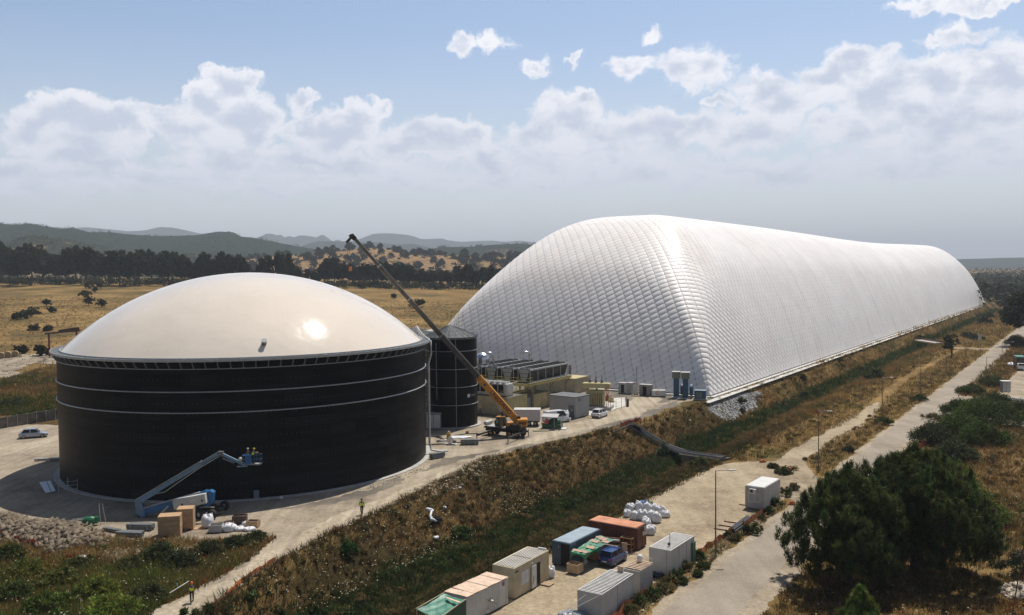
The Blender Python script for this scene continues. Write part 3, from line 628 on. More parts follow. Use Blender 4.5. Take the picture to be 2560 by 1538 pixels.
# walkway ring
wk = MB(); wk.lathe([(25.7, 17.36), (26.85, 17.36), (26.85, 17.42), (25.7, 17.42), (25.7, 17.36)], 160); wk.build('walkway_grating', M_GALVD, tank)
wk = MB(); wk.lathe([(26.86, 17.22), (26.95, 17.22), (26.95, 17.52), (26.86, 17.52), (26.86, 17.22)], 160); wk.build('walkway_edge', M_GALV, tank)
wk = MB(); wk.lathe([(25.66, 17.38), (25.78, 17.38), (25.78, 17.60), (25.66, 17.60), (25.66, 17.38)], 160); wk.build('roof_clamp_ring', M_GALV, tank)
NB = 112; brs = []
rest = MB()
for i in range(NB):
    a = 2*pi*(i+.5)/NB; c, s = cos(a), sin(a)
    def P(r, z): return Vector((r*c, r*s, z))
    def one(mb):
        mb.bar(P(26.88, 17.26), P(26.2, 16.32), .085, .16); mb.bar(P(26.2, 17.25), P(26.86, 17.25), .07, .12); mb.bar(P(26.21, 16.25), P(26.21, 16.5), .2, .08)
        mb.bar(P(25.8, 17.44), P(26.84, 17.44), .05, .05)
    # facing the yard (seen) or round the back
    if s < .62: mb = MB(); one(mb); mb.build('bracket', M_GALVD, tank)
    else: one(rest)
rest.build('rear_brackets', M_GALVD, tank, kind='stuff')
RC = (25.66**2+10.5**2)/(2*10.5); a_m = math.asin(25.66/RC)
prof = [(RC*sin(a), 17.5+RC*cos(a)-(RC-10.5)) for a in np.linspace(a_m, 0.0005, 40)]
mb = MB(); mb.lathe(prof, 160)
M_MEM = mat('cream_membrane', (.74, .66, .56), .09, var=.03, scale=.12, spec=.45, bump=.25, bscale=.10)
ob = mb.build('domed_roof', M_MEM, tank, smooth=True)
# roof hatch / sight glass
ht = hit(664, 872); hp = atY(664, 868, 109.6)
az_h = atan2(hp.y-TC.y, hp.x-TC.x); rr_ = 24.0; zz = 17.5+sqrt(RC**2-rr_**2)-(RC-10.5)
c = Vector((rr_*cos(az_h), rr_*sin(az_h), zz)); nn = Vector((c.x, c.y, sqrt(RC**2-rr_**2))).normalized()
mb = MB(); mb.tube(c-nn*.1, c+nn*.55, .32, 12); h1 = mb.build('sight_port', M_GALVD, tank, smooth=False)
mb = MB(); mb.tube(c+nn*.551, c+nn*.62, .36, 12); mb.build('cap', mat('cap_grey', (.3, .32, .35), .5), h1)
# white pipe up the right-hand side and over the edge
M_WHITE = mat('white_paint', (.62, .62, .60), .45, var=.1, scale=2)
a = radians(-12); R2 = TR+.45
def TP(a, r, z): return Vector((r*cos(a), r*sin(a), z))
ap = atan2(-13.5, 23.4)  # tangent point seen from the camera on the right
ap = radians(2.0)
pts = [TP(ap+.02, 24.9, 19.6), TP(ap+.02, 25.5, 18.7), TP(ap, 26.2, 18.0), TP(ap, 27.1, 17.3), TP(ap, 27.15, 15.5), TP(ap, 26.75, 14.0), TP(ap, 26.75, 1.8), TP(ap, 27.0, .7), TP(ap, 28.2, .45), TP(ap, 29.6, .45)]
mb = MB(); mb.path(pts, .17, 10); mb.build('white_duct', M_WHITE, tank, smooth=True)
# cross brackets on small fittings near the ground
f = thing('manway_box', 'pale blue-grey upright box standing against the tank wall', 'cabinet', at(641, 1248, 0), 0)
mb = MB(); mb.box((0, .1, .55), (.62, .4, 1.1), bev=.03); mb.build('case', mat('dusty_blue', (.16, .2, .26), .6), f)
mb = MB(); mb.box((0, -.12, .6), (.5, .03, .85)); mb.build('door', mat('dusty_blue2', (.19, .23, .29), .6), f)
# blower at the foot of the duct
bl = at(1124, 1112, 0)
f = thing('blower', 'silver round fan blower on the ground at the foot of the white duct', 'blower', bl, radians(-15))
mb = MB(); mb.lathe([(.05, -.25), (.5, -.25), (.58, -.15), (.58, .15), (.5, .25), (.05, .25)], 20, (.1, 0, .75), axis='Y'); mb.build('fan_housing', mat('bright_steel', (.62, .63, .65), .25, .9), f, smooth=False)
mb = MB(); mb.tube((-.3, 0, .7), (-2.2, 0, .45), .18, 10); mb.build('duct', M_WHITE, f, smooth=True)
mb = MB(); mb.box((.75, 0, .6), (.7, .42, .42), bev=.05); mb.build('motor', M_GALVD, f)
mb = MB(); mb.box((0, 0, .09), (2.6, 1.0, .14)); mb.build('base_plate', M_WHITE, f)
# ------------------------------------------------------------ silos
def silo(loc, R, Hh, hoops, label, group=None, apex=2.1, front=True, nm='silo'):
    t = thing(nm, label, 'silo', loc, 0, group)
    cyl_uv('wall', R, 0, Hh, panel_mat('silo_panels', (.006, .006, .007), 4.0, 1.4, False, .3) if 'silo_panels' not in MATS else MATS['silo_panels'], t, 72)
    mb = MB(); mb.lathe([(R+.7, 0), (R+.7, .22), (R, .22)], 60); mb.build('concrete_base', MC, t)
    mb = MB(); mb.lathe([(R+.15, Hh), (R+.15, Hh+.12), (.25, Hh+apex)], 48); mb.build('roof', mat('slate_roof', (.035, .042, .05), .7, var=.2), t)
    mb = MB()
    for i in range(26):
        a = 2*pi*i/26; mb.bar((.25*cos(a), .25*sin(a), Hh+apex+.05), ((R+.12)*cos(a), (R+.12)*sin(a), Hh+.19), .05, .07)
    for rr, f_ in ((.5, .5), (.78, .22)): mb.path([(R*rr*cos(a), R*rr*sin(a), Hh+.16+apex*f_) for a in np.linspace(0, 2*pi, 49)[:-1]], .045, 5, True)
    mb.build('roof_ribs', M_GALVD, t)
    for z in hoops:
        mb = MB(); mb.path([((R+.03)*cos(a), (R+.03)*sin(a), z) for a in np.linspace(0, 2*pi, 61)[:-1]], .055, 6, True); mb.build('hoop', M_GALV, t, smooth=True)
    mb = MB()
    for z in (.55, 1.1): mb.path([((R+.2)*cos(a), (R+.2)*sin(a), Hh+z) for a in np.linspace(0, 2*pi, 49)[:-1]], .03, 5, True)
    for i in range(24): a = 2*pi*i/24; mb.bar(((R+.2)*cos(a), (R+.2)*sin(a), Hh), ((R+.2)*cos(a), (R+.2)*sin(a), Hh+1.1), .05)
    mb.build('railing', M_GALV, t)
    return t
SP = Vector((-11.2, 161.6, 0)); SRD = 4.75
s1 = silo(SP, SRD, 16.0, [1.6*k+.9 for k in range(2, 10, 2)]+[15.9], 'tall black round silo with ribbed cone roof and railing beside the storage tank')
fa = atan2(-SP.y, -SP.x)   # towards the camera
mb = MB(); a = fa+.18; mb.bar((4.82*cos(a), 4.82*sin(a), .3), (4.82*cos(a), 4.82*sin(a), 15.9), .07); mb.build('drain_pipe', M_GALV, s1)
a = fa+.70; mb = MB(); R_ = 4.8; u = Vector((cos(a), sin(a), 0)); tt = Vector((-sin(a), cos(a), 0))
mb.lathe([(0, 0), (.34, 0)], 20, (0, 0, 0)); Mx = Matrix((tt, Vector((0, 0, 1)), u)).transposed(); mb.v = [tuple(Mx@Vector(v)+u*R_+Vector((0, 0, 5.7))) for v in mb.v]
mb.build('round_emblem', M_WHITE, s1)
mb = MB(); 
for dz, w in ((.12, 1.5), (-.12, 1.1)): mb.bar(u*4.79+tt*.5+Vector((0, 0, 5.7+dz)), u*4.70+tt*(.5+w*.8)+Vector((0, 0, 5.7+dz)), .03, .07)
mb.build('lettering', mat('faded_white', (.3, .3, .3), .6), s1)
# ladder with cage on the left side
a = fa-.95; u = Vector((cos(a), sin(a), 0)); tt = Vector((-sin(a), cos(a), 0)); mb = MB()
for k in (-.25, .25): mb.bar(u*5.1+tt*k+Vector((0, 0, 1)), u*5.1+tt*k+Vector((0, 0, 16.8)), .06)
for i in range(38): z = 1.2+i*.41; mb.bar(u*5.1+tt*-.25+Vector((0, 0, z)), u*5.1+tt*.25+Vector((0, 0, z)), .035)
for i in range(14):
    z = 3+i*1.0; P_ = [u*5.1+tt*-.35, u*5.75+tt*-.35, u*5.95, u*5.75+tt*.35, u*5.1+tt*.35]
    for q in range(4): mb.bar(P_[q]+Vector((0, 0, z)), P_[q+1]+Vector((0, 0, z)), .04)
mb.build('caged_ladder', M_GALV, s1)
mb = MB(); u2 = Vector((cos(fa-.55), sin(fa-.55), 0)); mb.path([u2*4.9+Vector((0, 0, 5.2)), u2*4.95+Vector((0, 0, 15.2)), u2*4.6+Vector((0, 0, 15.5))], .09, 8); mb.build('riser_pipe', M_GALVD, s1, smooth=True)
# yellow-railed stair landing on the roof
M_YEL = mat('yellow_rail', (.50, .40, .10), .5, var=.15)
mb = MB()
p0 = Vector((-3.6, 2.2, 16.0)); p1 = Vector((-.9, 4.0, 19.2)); p2 = Vector((1.9, 4.4, 19.2))
for dz in (0, .55, 1.1):
    mb.bar(p0+Vector((0, 0, dz)), p1+Vector((0, 0, dz)), .05); mb.bar(p1+Vector((0, 0, dz)), p2+Vector((0, 0, dz)), .05)
for k in range(6): q = p0.lerp(p1, k/5); mb.bar(q, q+Vector((0, 0, 1.1)), .05)
for k in range(5): q = p1.lerp(p2, k/4); mb.bar(q-Vector((0, 0, 1.6)), q+Vector((0, 0, 1.1)), .05)
mb.build('roof_stair', M_YEL, s1)
s2 = silo(Vector((-19.5, 176, 0)), 4.75, 15.2, [13.0, 10.0], 'black round silo half hidden between the storage tank and the taller silo', apex=1.6)
# pale round digester roof and white pill-shaped tank far behind
f = thing('gas_holder', 'low olive-green round tank with a pale rim behind the storage tank', 'tank', (-24.5, 232, 0))
mb = MB(); mb.lathe([(13, 0), (13, 10.2), (12.9, 10.5), (0.1, 10.6)], 60); mb.build('wall', mat('olive_wall', (.15, .13, .065), .7), f, smooth=False)
mb = MB(); mb.ball((-3.5, 0, 11.2), (4.6, 3, 1.5), 24, 12); mb.build('white_bladder', mat('cream_bag', (.66, .62, .52), .4), f, smooth=True)
mb = MB(); mb.ball((4.6, .5, 11.3), (4.6, 3, 1.5), 24, 12); mb.build('white_bladder', MATS['cream_bag'], f, smooth=True)
# ------------------------------------------------------------ shared paints
M_SAND = mat('beige_paint', (.47, .40, .26), .6, var=.10, scale=.8, dirt=(.33, .28, .19))
M_YBEI = mat('yellow_beige', (.47, .40, .20), .6, var=.12, scale=.7, dirt=(.33, .28, .14))
M_GREYP = mat('grey_panel', (.42, .415, .40), .55, var=.08, scale=.7, dirt=(.33, .32, .30))
M_LGREY = mat('light_grey_panel', (.52, .51, .485), .55, var=.08, scale=.7, dirt=(.42, .41, .38))
M_ROOFM = mat('metal_roof', (.50, .475, .44), .5, .2, var=.16, scale=1.4, dirt=(.33, .29, .25))
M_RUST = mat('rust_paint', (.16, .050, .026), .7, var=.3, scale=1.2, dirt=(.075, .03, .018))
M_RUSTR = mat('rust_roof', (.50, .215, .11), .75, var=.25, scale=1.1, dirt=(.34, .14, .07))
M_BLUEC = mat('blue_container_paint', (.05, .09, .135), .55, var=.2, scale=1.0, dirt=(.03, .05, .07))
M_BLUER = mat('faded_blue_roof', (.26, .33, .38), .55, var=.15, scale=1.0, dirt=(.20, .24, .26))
M_WOOD = mat('plywood', (.46, .34, .21), .8, var=.2, scale=2.5, dirt=(.34, .23, .13))
M_WOODP = mat('pale_plywood', (.60, .47, .35), .8, var=.15, scale=1.6, dirt=(.50, .34, .24))
M_CARD = mat('cardboard', (.42, .27, .15), .85, var=.1, scale=1.5)
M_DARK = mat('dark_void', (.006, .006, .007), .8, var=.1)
M_TYRE = mat('tyre_rubber', (.014, .014, .014), .85, var=.2, scale=4)
M_GLASS = mat('car_glass', (.008, .010, .013), .10, var=.05, spec=.4)
M_BLACKP = mat('black_plastic', (.02, .02, .021), .6, var=.1)
M_GRT = mat('green_tarp', (.015, .20, .085), .45, var=.2, scale=1.3, bump=.05, bscale=3)
M_GRT2 = mat('faded_green_tarp', (.055, .20, .13), .45, var=.3, scale=.9, bump=.06, bscale=2.5, dirt=(.025, .11, .07))
M_BAG = mat('white_woven_bag', (.66, .66, .68), .55, var=.08, scale=2, bump=.10, bscale=3.2)
M_ORN = mat('orange_net', (.60, .19, .06), .7, var=.2, scale=2)
M_RED = mat('red_net', (.62, .10, .045), .7, var=.2, scale=2)
M_STEELD = mat('dark_galvanised', (.16, .17, .175), .5, .3, var=.2, scale=4)
M_POLE = mat('rusty_pole', (.10, .065, .05), .6, .3, var=.3, scale=3)
M_STONE = mat('rubble_stone', (.36, .32, .26), .95, var=.2, scale=1.5, dirt=(.20, .175, .14))
YD = -1.5+GZ*1
RZ = -AX        # local +y runs away along the hall
M_VALLEY_SHADED = mat('roof_valley_shaded', (.36, .33, .30), .6, var=.15, scale=1.2)  # shade between the roof ribs, painted in as a darker base
M_RIB_LIT = mat('roof_rib', (.62, .59, .55), .5, var=.08, scale=1.2)  # same roof metal painted lighter so the ribs stand out as lit
def rib_side(mb, p, q, z0, z1, n, out, pitch=.28, dep=.05):
    """trapezoid-corrugated wall from p to q"""
    p = Vector(p); q = Vector(q); d = (q-p); Lh = d.length; k = int(Lh/pitch); d.normalize(); o = Vector(out)
    V = []; 
    for i in range(k+1):
        for f, e in ((0, 0), (.3, 0), (.5, 1), (.8, 1)):
            x = (i+f)*Lh/(k+1); b = p+d*x+o*dep*e; V.append((b.x, b.y, z0)); V.append((b.x, b.y, z1))
    V.append((q.x, q.y, z0)); V.append((q.x, q.y, z1)); m = len(V)//2
    mb.add(V, [(2*i, 2*i+2, 2*i+3, 2*i+1) for i in range(m-1)])
def container(nm, label, cat, F_, rz, w, l, h, wall, roof, style='flat', roofstyle='rib', group=None, raise_=.12):
    """F_: ground point under the front-right corner; local x right, y away; body spans x -w..0, y 0..l"""
    t = thing(nm, label, cat, (F_.x, F_.y, F_.z), rz, group)
    mb = MB()
    if style == 'flat': mb.box((-w/2, l/2, raise_+(h-raise_)/2), (w, l, h-raise_))
    else:
        mb.box((-w/2, l/2, raise_+(h-raise_)/2), (w-.14, l-.14, h-raise_-.1)); a = raise_+.1; b = h-.12
        rib_side(mb, (-.05, .1, 0), (-.05, l-.1, 0), a, b, 0, (1, 0, 0)); rib_side(mb, (-w+.05, l-.1, 0), (-w+.05, .1, 0), a, b, 0, (-1, 0, 0))
        if style == 'ribfront': rib_side(mb, (-w+.1, .05, 0), (-.1, .05, 0), a, b, 0, (0, -1, 0))
    mb.build('body', wall, t)
    fr = MB(); c = .12
    for x in (-w+c/2-.01, -c/2+.01):
        for y in (c/2-.01, l-c/2+.01): fr.box((x, y, raise_+(h-raise_)/2), (c, c, h-raise_+.02))
    for z in (raise_+c/2, h-c/2+.02):
        for y in (c/2-.012, l-c/2+.012): fr.box((-w/2, y, z), (w-2*c, c, c))
        for x in (-w+c/2-.012, -c/2+.012): fr.box((x, l/2, z), (c, l-2*c, c))
    fr.build('frame', wall, t)
    rf = MB()
    if roofstyle == 'rib':
        rf.box((-w/2, l/2, h-.02), (w-.22, l-.22, .04)); n = int((l-.4)/.3)
        for i in range(n+1): rf.box((-w/2, .2+i*(l-.4)/n, h+.03), (w-.3, .13, .06))
    elif roofstyle == 'ribl':
        rf.box((-w/2, l/2, h-.02), (w-.22, l-.22, .04)); n = int((w-.4)/.22)
        for i in range(n+1): rf.box((-w+.2+i*(w-.4)/n, l*.255, h+.03), (.09, l*.46, .05)); rf.box((-w+.2+i*(w-.4)/n, l*.745, h+.03), (.09, l*.46, .05))
    elif roofstyle == 'slab':
        rf.box((-w/2, l/2, h+.08), (w+.3, l+.3, .14))
    else: rf.box((-w/2, l/2, h+.035), (w-.2, l-.2, .07))
    if roofstyle in ('rib', 'ribl'):
        base = MB(); base.v = rf.v[:8]; base.f = rf.f[:6]; r0 = base.build('roof', M_VALLEY_SHADED, t); ribs = MB(); ribs.v = rf.v[8:]; ribs.f = [tuple(i-8 for i in f) for f in rf.f[6:]]; ribs.build('roof_ribs', M_RIB_LIT, r0)
    else: rf.build('roof', roof, t)
    return t
GP = lambda x, y, z=-1.48: Vector((x, y, z))
# 1 beige cabin
t = container('site_cabin', 'beige site cabin with white shuttered window, open white door and striped roof', 'cabin', GP(0.0, 78.5), radians(-32.5), 2.35, 6.1, 2.82, M_SAND, M_ROOFM, roofstyle='ribl')
mb = MB(); mb.box((.015, 1.75, 1.55), (.03, 1.25, 1.15)); w_ = mb.build('window', M_WHITE, t)
mb = MB(); [mb.box((.035, 1.75, 1.05+.1*k), (.02, 1.1, .05)) for k in range(11)]; mb.build('shutter', mat('white_shutter', (.6, .6, .6), .5), w_)
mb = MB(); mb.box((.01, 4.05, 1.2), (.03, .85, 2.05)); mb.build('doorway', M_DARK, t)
mb = MB(); mb.box((.12, 3.2, 1.2), (.05, .85, 2.05)); d_ = mb.build('door', M_WHITE, t); mb = MB(); mb.tube((.15, 2.95, .5), (.17, 3.1, 1.3), .02, 6); mb.build('handle_bar', M_BLACKP, d_)
mb = MB(); mb.box((.012, .38, 2.45), (.02, .5, .14)); mb.build('name_plate', M_BLACKP, t)
mb = MB(); mb.box((.05, 3.0, 2.45), (.1, .14, .12)); mb.build('wall_lamp', M_WHITE, t)
mb = MB(); mb.box((.02, 4.1, 2.42), (.03, .18, .26)); mb.build('notice', mat('pink_notice', (.5, .35, .5), .6), t)
mb = MB(); mb.box((-.6, 5.9, 2.98), (.9, .14, .12)); mb.build('loose_panel', M_WHITE, t)
# 2 shed with plywood roof
t = container('storage_shed', 'pale corrugated shed roofed with loose plywood sheets behind the green tarpaulin shelter', 'shed', GP(-4.0, 72.8), radians(-36), 2.3, 5.8, 2.3, M_LGREY, M_WOODP, style='rib', roofstyle='none')
t.children[2].name = 'roof'
for i in range(6):
    y0 = .02+i*.97; mb = MB(); tilt = .03*(i % 2)
    if i == 0:
        mb.box((-1.75, .45, 2.42), (1.3, .95, .03), rz=.03); mb.build('plywood_sheet', M_WOODP, t); mb = MB(); mb.box((-.5, .5, 2.43), (1.15, .96, .03), rz=-.02)
    else: mb.box((-1.14, y0+.48, 2.42+tilt), (2.42, .93, .03), rz=random.uniform(-.015, .015))
    mb.build('plywood_sheet', M_WOODP, t)
mb = MB(); mb.box((.015, 4.9, 1.25), (.03, .85, 2.1)); mb.build('door', M_LGREY, t)
mb = MB(); mb.box((.04, 5.1, 2.05), (.03, .32, .36)); mb.build('notice', mat('red_notice', (.25, .12, .1), .6), t)
# 3 green tarpaulin shelter in front
def tarp(mb, P, sag, n=9, m=9, ed=.12):
    """cloth over four corners a b c d with sag and wrinkles"""
    a, b, c, d = [Vector(p) for p in P]; V = []
    for i in range(n+1):
        for j in range(m+1):
            u, v = i/n, j/m; p = a.lerp(b, u).lerp(d.lerp(c, u), v)
            z = -sag*4*(u*(1-u)+v*(1-v))/2+.05*sin(u*17+v*5)*sin(v*13); V.append(p+Vector((0, 0, z)))
    mb.add(V, [(i*(m+1)+j, (i+1)*(m+1)+j, (i+1)*(m+1)+j+1, i*(m+1)+j+1) for i in range(n) for j in range(m)])
t = thing('tarpaulin_shelter', 'dark green tarpaulin sheet stretched on a pale frame beside the shed', 'shelter', GP(-4.05, 72.6), radians(-36))
mb = MB(); tarp(mb, ((-2.35, -3.4, 2.05), (-.05, -3.2, 1.75), (0, .0, 2.28), (-2.3, .0, 2.34)), .16, 12, 14); tp = mb.build('tarpaulin', M_GRT2, t, smooth=True)
mb = MB(); mb.bar((-2.37, -3.45, 2.1), (-2.33, 0, 2.38), .06); mb.bar((-.03, -3.3, 1.8), (.02, 0, 2.32), .06)
for x, y, z in ((-2.35, -3.4, 2.05), (-.05, -3.2, 1.75)): mb.bar((x, y, 0), (x, y, z), .06)
mb.build('pole_frame', M_SAND, t)
mb = MB(); mb.add([(.0, -3.2, 1.75), (0, 0, 2.3), (0, 0, .1), (0, -3.2, .1)], [(0, 1, 2, 3)]); mb.build('side_sheet', mat('dark_green_sheet', (.01, .05, .03), .6), t)
mb = MB(); mb.box((-.75, -.75, 2.33), (1.6, .22, .03), rz=-.12); mb.build('batten', M_WOODP, t)
# 4 blue container
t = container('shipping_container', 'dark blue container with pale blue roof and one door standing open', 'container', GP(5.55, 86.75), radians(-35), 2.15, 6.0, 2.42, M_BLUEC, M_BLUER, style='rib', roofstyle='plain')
mb = MB(); mb.box((-1.6, -.02, 1.25), (1.0, .04, 2.15)); d_ = mb.build('door', M_BLUEC, t)
mb = MB(); [mb.tube((x, -.06, .25), (x, -.06, 2.3), .02, 6) for x in (-1.95, -1.3)]; mb.build('lock_rod', M_STEELD, d_)
mb = MB(); mb.box((-1.35, -.045, 1.95), (.09, .012, .12)); mb.build('sticker', M_WHITE, d_)
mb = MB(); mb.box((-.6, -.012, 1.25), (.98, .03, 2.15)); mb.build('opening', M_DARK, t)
mb = MB(); mb.box((.05, .5, 1.25), (.05, .95, 2.1)); mb.build('door', M_BLUEC, t)
# 5 rust container
F5 = GP(12.75, 91.9)
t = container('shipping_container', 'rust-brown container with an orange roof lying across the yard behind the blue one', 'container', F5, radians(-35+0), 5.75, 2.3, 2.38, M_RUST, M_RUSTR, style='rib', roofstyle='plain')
mb = MB(); [mb.box((.06, y, 1.25), (.05, 1.0, 2.1)) for y in (.62, 1.68)]; d_ = mb.build('doors', M_RUST, t)
mb = MB(); [mb.tube((.1, y, .2), (.1, y, 2.35), .025, 6) for y in (.25, .95, 1.35, 2.05)]; mb.build('lock_rod', M_STEELD, d_)
mb = MB(); [mb.box((.095, y, z), (.02, .4, .42)) for y, z in ((1.5, 1.55), (2.0, 1.5), (1.95, 2.0))]; mb.build('placard', M_WHITE, d_)
mb = MB(); rib_side(mb, (-5.6, .05, 0), (-.1, .05, 0), .25, 2.22, 0, (0, -1, 0)); mb.build('side_wall', M_RUST, t)
# 6 white container cabin
t = container('site_cabin', 'tall off-white cabin with ribbed roof and small antenna beside the orange netting', 'cabin', GP(14.85, 83.5), radians(-34.5), 2.25, 5.6, 2.72, M_LGREY, M_ROOFM, roofstyle='rib')
mb = MB(); mb.bar((-.5, .9, 2.7), (-.5, .9, 4.05), .035); mb.bar((-.75, .9, 4.0), (-.45, .9, 3.95), .03); mb.ball((-.62, 1.0, 3.0), .16, 8, 6); mb.build('antenna', M_BLACKP, t)
mb = MB(); mb.box((.14, 5.2, 1.2), (.08, .75, 2.1)); mb.build('green_door', mat('green_paint', (.02, .13, .08), .5), t)
mb = MB(); [mb.box((.004, y, 1.4), (.01, .03, 2.5)) for y in (1.9, 3.7)]; [mb.box((x, -.004, 1.4), (.03, .01, 2.5)) for x in (-.45,)]; mb.build('panel_joints', MATS['rusty_pole'], t)
# 7 grey container cabin, front
t = container('site_cabin', 'grey flat-walled cabin with pale ribbed roof nearest the camera', 'cabin', GP(7.2, 72.5), radians(-33.5), 2.3, 6.0, 2.6-.0, M_GREYP, M_ROOFM, roofstyle='rib')
mb = MB(); [mb.box((.004, y, 1.35), (.01, .04, 2.4)) for y in (2.9,)]; mb.build('panel_joint', MATS['rusty_pole'], t)
mb = MB(); mb.bar((-.1, .05, 2.6), (-2.6, -1.8, 1.1), .03); mb.bar((-1.3, .02, 2.5), (-2.9, -1.9, 1.0), .03); mb.build('guy_strap', M_WHITE, t)
mb = MB(); mb.box((-1.15, 5.75, 2.92), (.55, .08, .5)); mb.build('sign_board', M_WOODP, t)
# 8 slatted low cabin
t = container('storage_box', 'low grey box roofed with wooden slats behind the nearest grey cabin', 'box', GP(11.3, 79.2), radians(-35), 1.6, 2.6, 2.2, M_GREYP, M_WOOD, roofstyle='none')
mb = MB(); [mb.box((-.8, .2+i*.38, 2.32), (1.75, .13, .07)) for i in range(7)]; mb.build('slats', M_WOODP, t)
mb = MB(); mb.lathe([(0, 2.3), (.24, 2.3), (.26, 2.75), (.18, 2.95), (0, 2.96)], 12, (-1.05, 2.1, .05)); o = mb.build('plastic_drum', M_WHITE, None, smooth=True); o.location = t.location; o.rotation_euler = t.rotation_euler; tag(o, 'white plastic drum standing on the slatted roof', 'drum')
mb = MB(); [mb.bar((x, 2.55, 2.2), (x, 2.55, 2.75), .04) for x in (-1.55, -.05)]; mb.bar((-1.55, 2.55, 2.7), (-.05, 2.55, 2.7), .04); mb.build('rail', M_WHITE, t)
# 9 lone grey cabin with air conditioner
t = container('office_cabin', 'grey office cabin with white window and air conditioner standing alone by the road', 'cabin', GP(30.4, 107.0), radians(-35.5), 2.4, 5.7, 2.78, M_GREYP, mat('white_roof', (.60, .59, .56), .5, var=.08, scale=.6), roofstyle='plain')
mb = MB(); mb.box((-1.2, -.03, 1.45), (1.5, .05, 1.05)); w_ = mb.build('window', M_WHITE, t)
mb = MB(); [mb.box((x, -.06, 1.45), (.66, .02, .88)) for x in (-1.55, -.84)]; mb.build('pane', mat('pale_glass', (.35, .38, .39), .2), w_)
mb = MB(); mb.box((-1.35, -.2, 2.3), (.82, .34, .52), bev=.03); a_ = mb.build('air_conditioner', M_WHITE, t); mb = MB(); mb.lathe([(0, -.38), (.2, -.38), (.2, -.36)], 14, (-1.47, 0, 2.3), axis='Y'); mb.build('fan_grille', M_BLACKP, a_)
mb = MB(); [mb.box((.005, y, 1.45), (.01, .025, 2.4)) for y in (1.4, 2.8, 4.2)]; mb.build('panel_joint', M_GREYP, t)
# pallets / boards
def small_pallet(p, label, rz=0, nm='pallet'):
    t = thing(nm, label, 'pallet', p, rz); mb = MB()
    for k in range(6): mb.box((-.5+.2*k, 0, .13), (.14, .9, .025))
    mb.build('deck_boards', M_WOOD, t); mb = MB()
    for y in (-.38, 0, .38): mb.box((0, y, .06), (1.15, .1, .1))
    mb.build('bearers', M_WOOD, t); return t
small_pallet(at(1366, 1462, YD), 'small wooden pallet lying at the door of the beige cabin', radians(-32))
small_pallet(at(1862, 1262, YD), 'wooden pallet half under the lone grey cabin', radians(-35))
def bag(nm, label, p, r, h, group=None, seed=0, m=None, cat='bag'):
    random.seed(seed); t = thing(nm, label, cat, p, random.random()*6, group); mb = MB()
    n = 18; prof = [(0, 0), (.75, .0), (1.0, .14), (1.06, .4), (1.02, .68), (.85, .9), (.5, 1.0), (.2, .98), (0, .99)]
    ph = [random.random()*6 for _ in range(4)]; V = []
    for k, (rr, z) in enumerate(prof):
        for i in range(n):
            a = 2*pi*i/n; q = 1+.10*sin(2*a+ph[0])+.07*sin(3*a+ph[1]+z*2)+.05*sin(7*a+ph[2]+z*5); sq = 1/max(abs(cos(a)), abs(sin(a)))**.35
            V.append((rr*r*q*sq*.9*cos(a), rr*r*q*sq*.9*sin(a), z*h*(1+.10*sin(2*a+ph[3])*(z > .5))))
    mb.add(V, [(k*n+i, k*n+(i+1) % n, (k+1)*n+(i+1) % n, (k+1)*n+i) for k in range(len(prof)-1) for i in range(n)]); mb.build('sack', m or M_BAG, t, smooth=True)
    mb = MB()
    for k in range(4): a = pi/4+k*pi/2; mb.path([(r*.75*cos(a), r*.75*sin(a), h*.9), (r*.68*cos(a+.1), r*.68*sin(a+.1), h*1.12), (r*.72*cos(a+.35), r*.72*sin(a+.35), h*.93)], .022*r/.5, 5)
    mb.build('lifting_loop', M_WHITE, t, smooth=True); return t
bag('bulk_bag', 'plump white bulk bag standing behind the beige cabin', at(1377, 1444, YD), .42, 1.05, seed=3)
# pile of bulk bags
bagpx = [(1570,1302,.42,.8),(1590,1305,.46,.9),(1612,1300,.5,1.0),(1637,1303,.5,1.1),(1581,1287,.45,1.1),(1603,1284,.5,1.15),(1628,1282,.5,1.2),(1652,1286,.5,1.15),
 (1597,1299,.4,.7),(1618,1315,.45,.8),(1640,1318,.5,.9),(1612,1332,.5,.95),(1632,1330,.42,.7),(1664,1290,.42,.8),(1620,1350,.0,0)]
bagpx = [(1568,1292,.55,.85),(1586,1299,.6,.95),(1606,1300,.65,1.15),(1628,1301,.62,1.1),(1641,1306,.62,1.15),(1576,1279,.6,.95),(1597,1280,.6,1.25),(1618,1283,.6,1.25),(1636,1281,.55,1.0),(1652,1285,.55,.95),(1664,1293,.6,.75),
 (1616,1318,.6,.95),(1629,1330,.55,.75),(1624,1336,.62,.9),(1613,1309,.45,.8)]
rows_ = ['front', 'middle', 'back']
for i, (x, y, r, h) in enumerate(bagpx):
    bag('bulk_bag', 'white bulk bag crammed in the heap behind the rust-brown container', at(x, y, YD), r*.9, h, 'white bulk bags heaped in the container yard', seed=20+i)
for i, (x, y, c, nme, h) in enumerate(((1607, 1276, (.02, .12, .42), 'blue', 1.15), (1616, 1275, (.012, .014, .02), 'black', 1.2), (1597, 1276, (.03, .035, .045), 'dark grey', 1.0), (1626, 1274, (.05, .05, .06), 'charcoal', 1.0))):
    t = thing('drum', nme+' drum standing at the back of the heap of white bags', 'drum', at(x, y, YD), 0); mb = MB(); mb.lathe([(0, 0), (.29, 0), (.29, h*.33), (.31, h*.34), (.29, h*.36), (.29, h*.66), (.31, h*.67), (.29, h*.69), (.29, h), (.26, h+.02), (0, h)], 18)
    mb.build('shell', mat(nme+'_drum', c, .4), t); mb = MB(); mb.lathe([(0, h), (.05, h), (.05, h+.05), (0, h+.05)], 8, (.12, 0, .0)); mb.build('bung', M_WHITE, t)
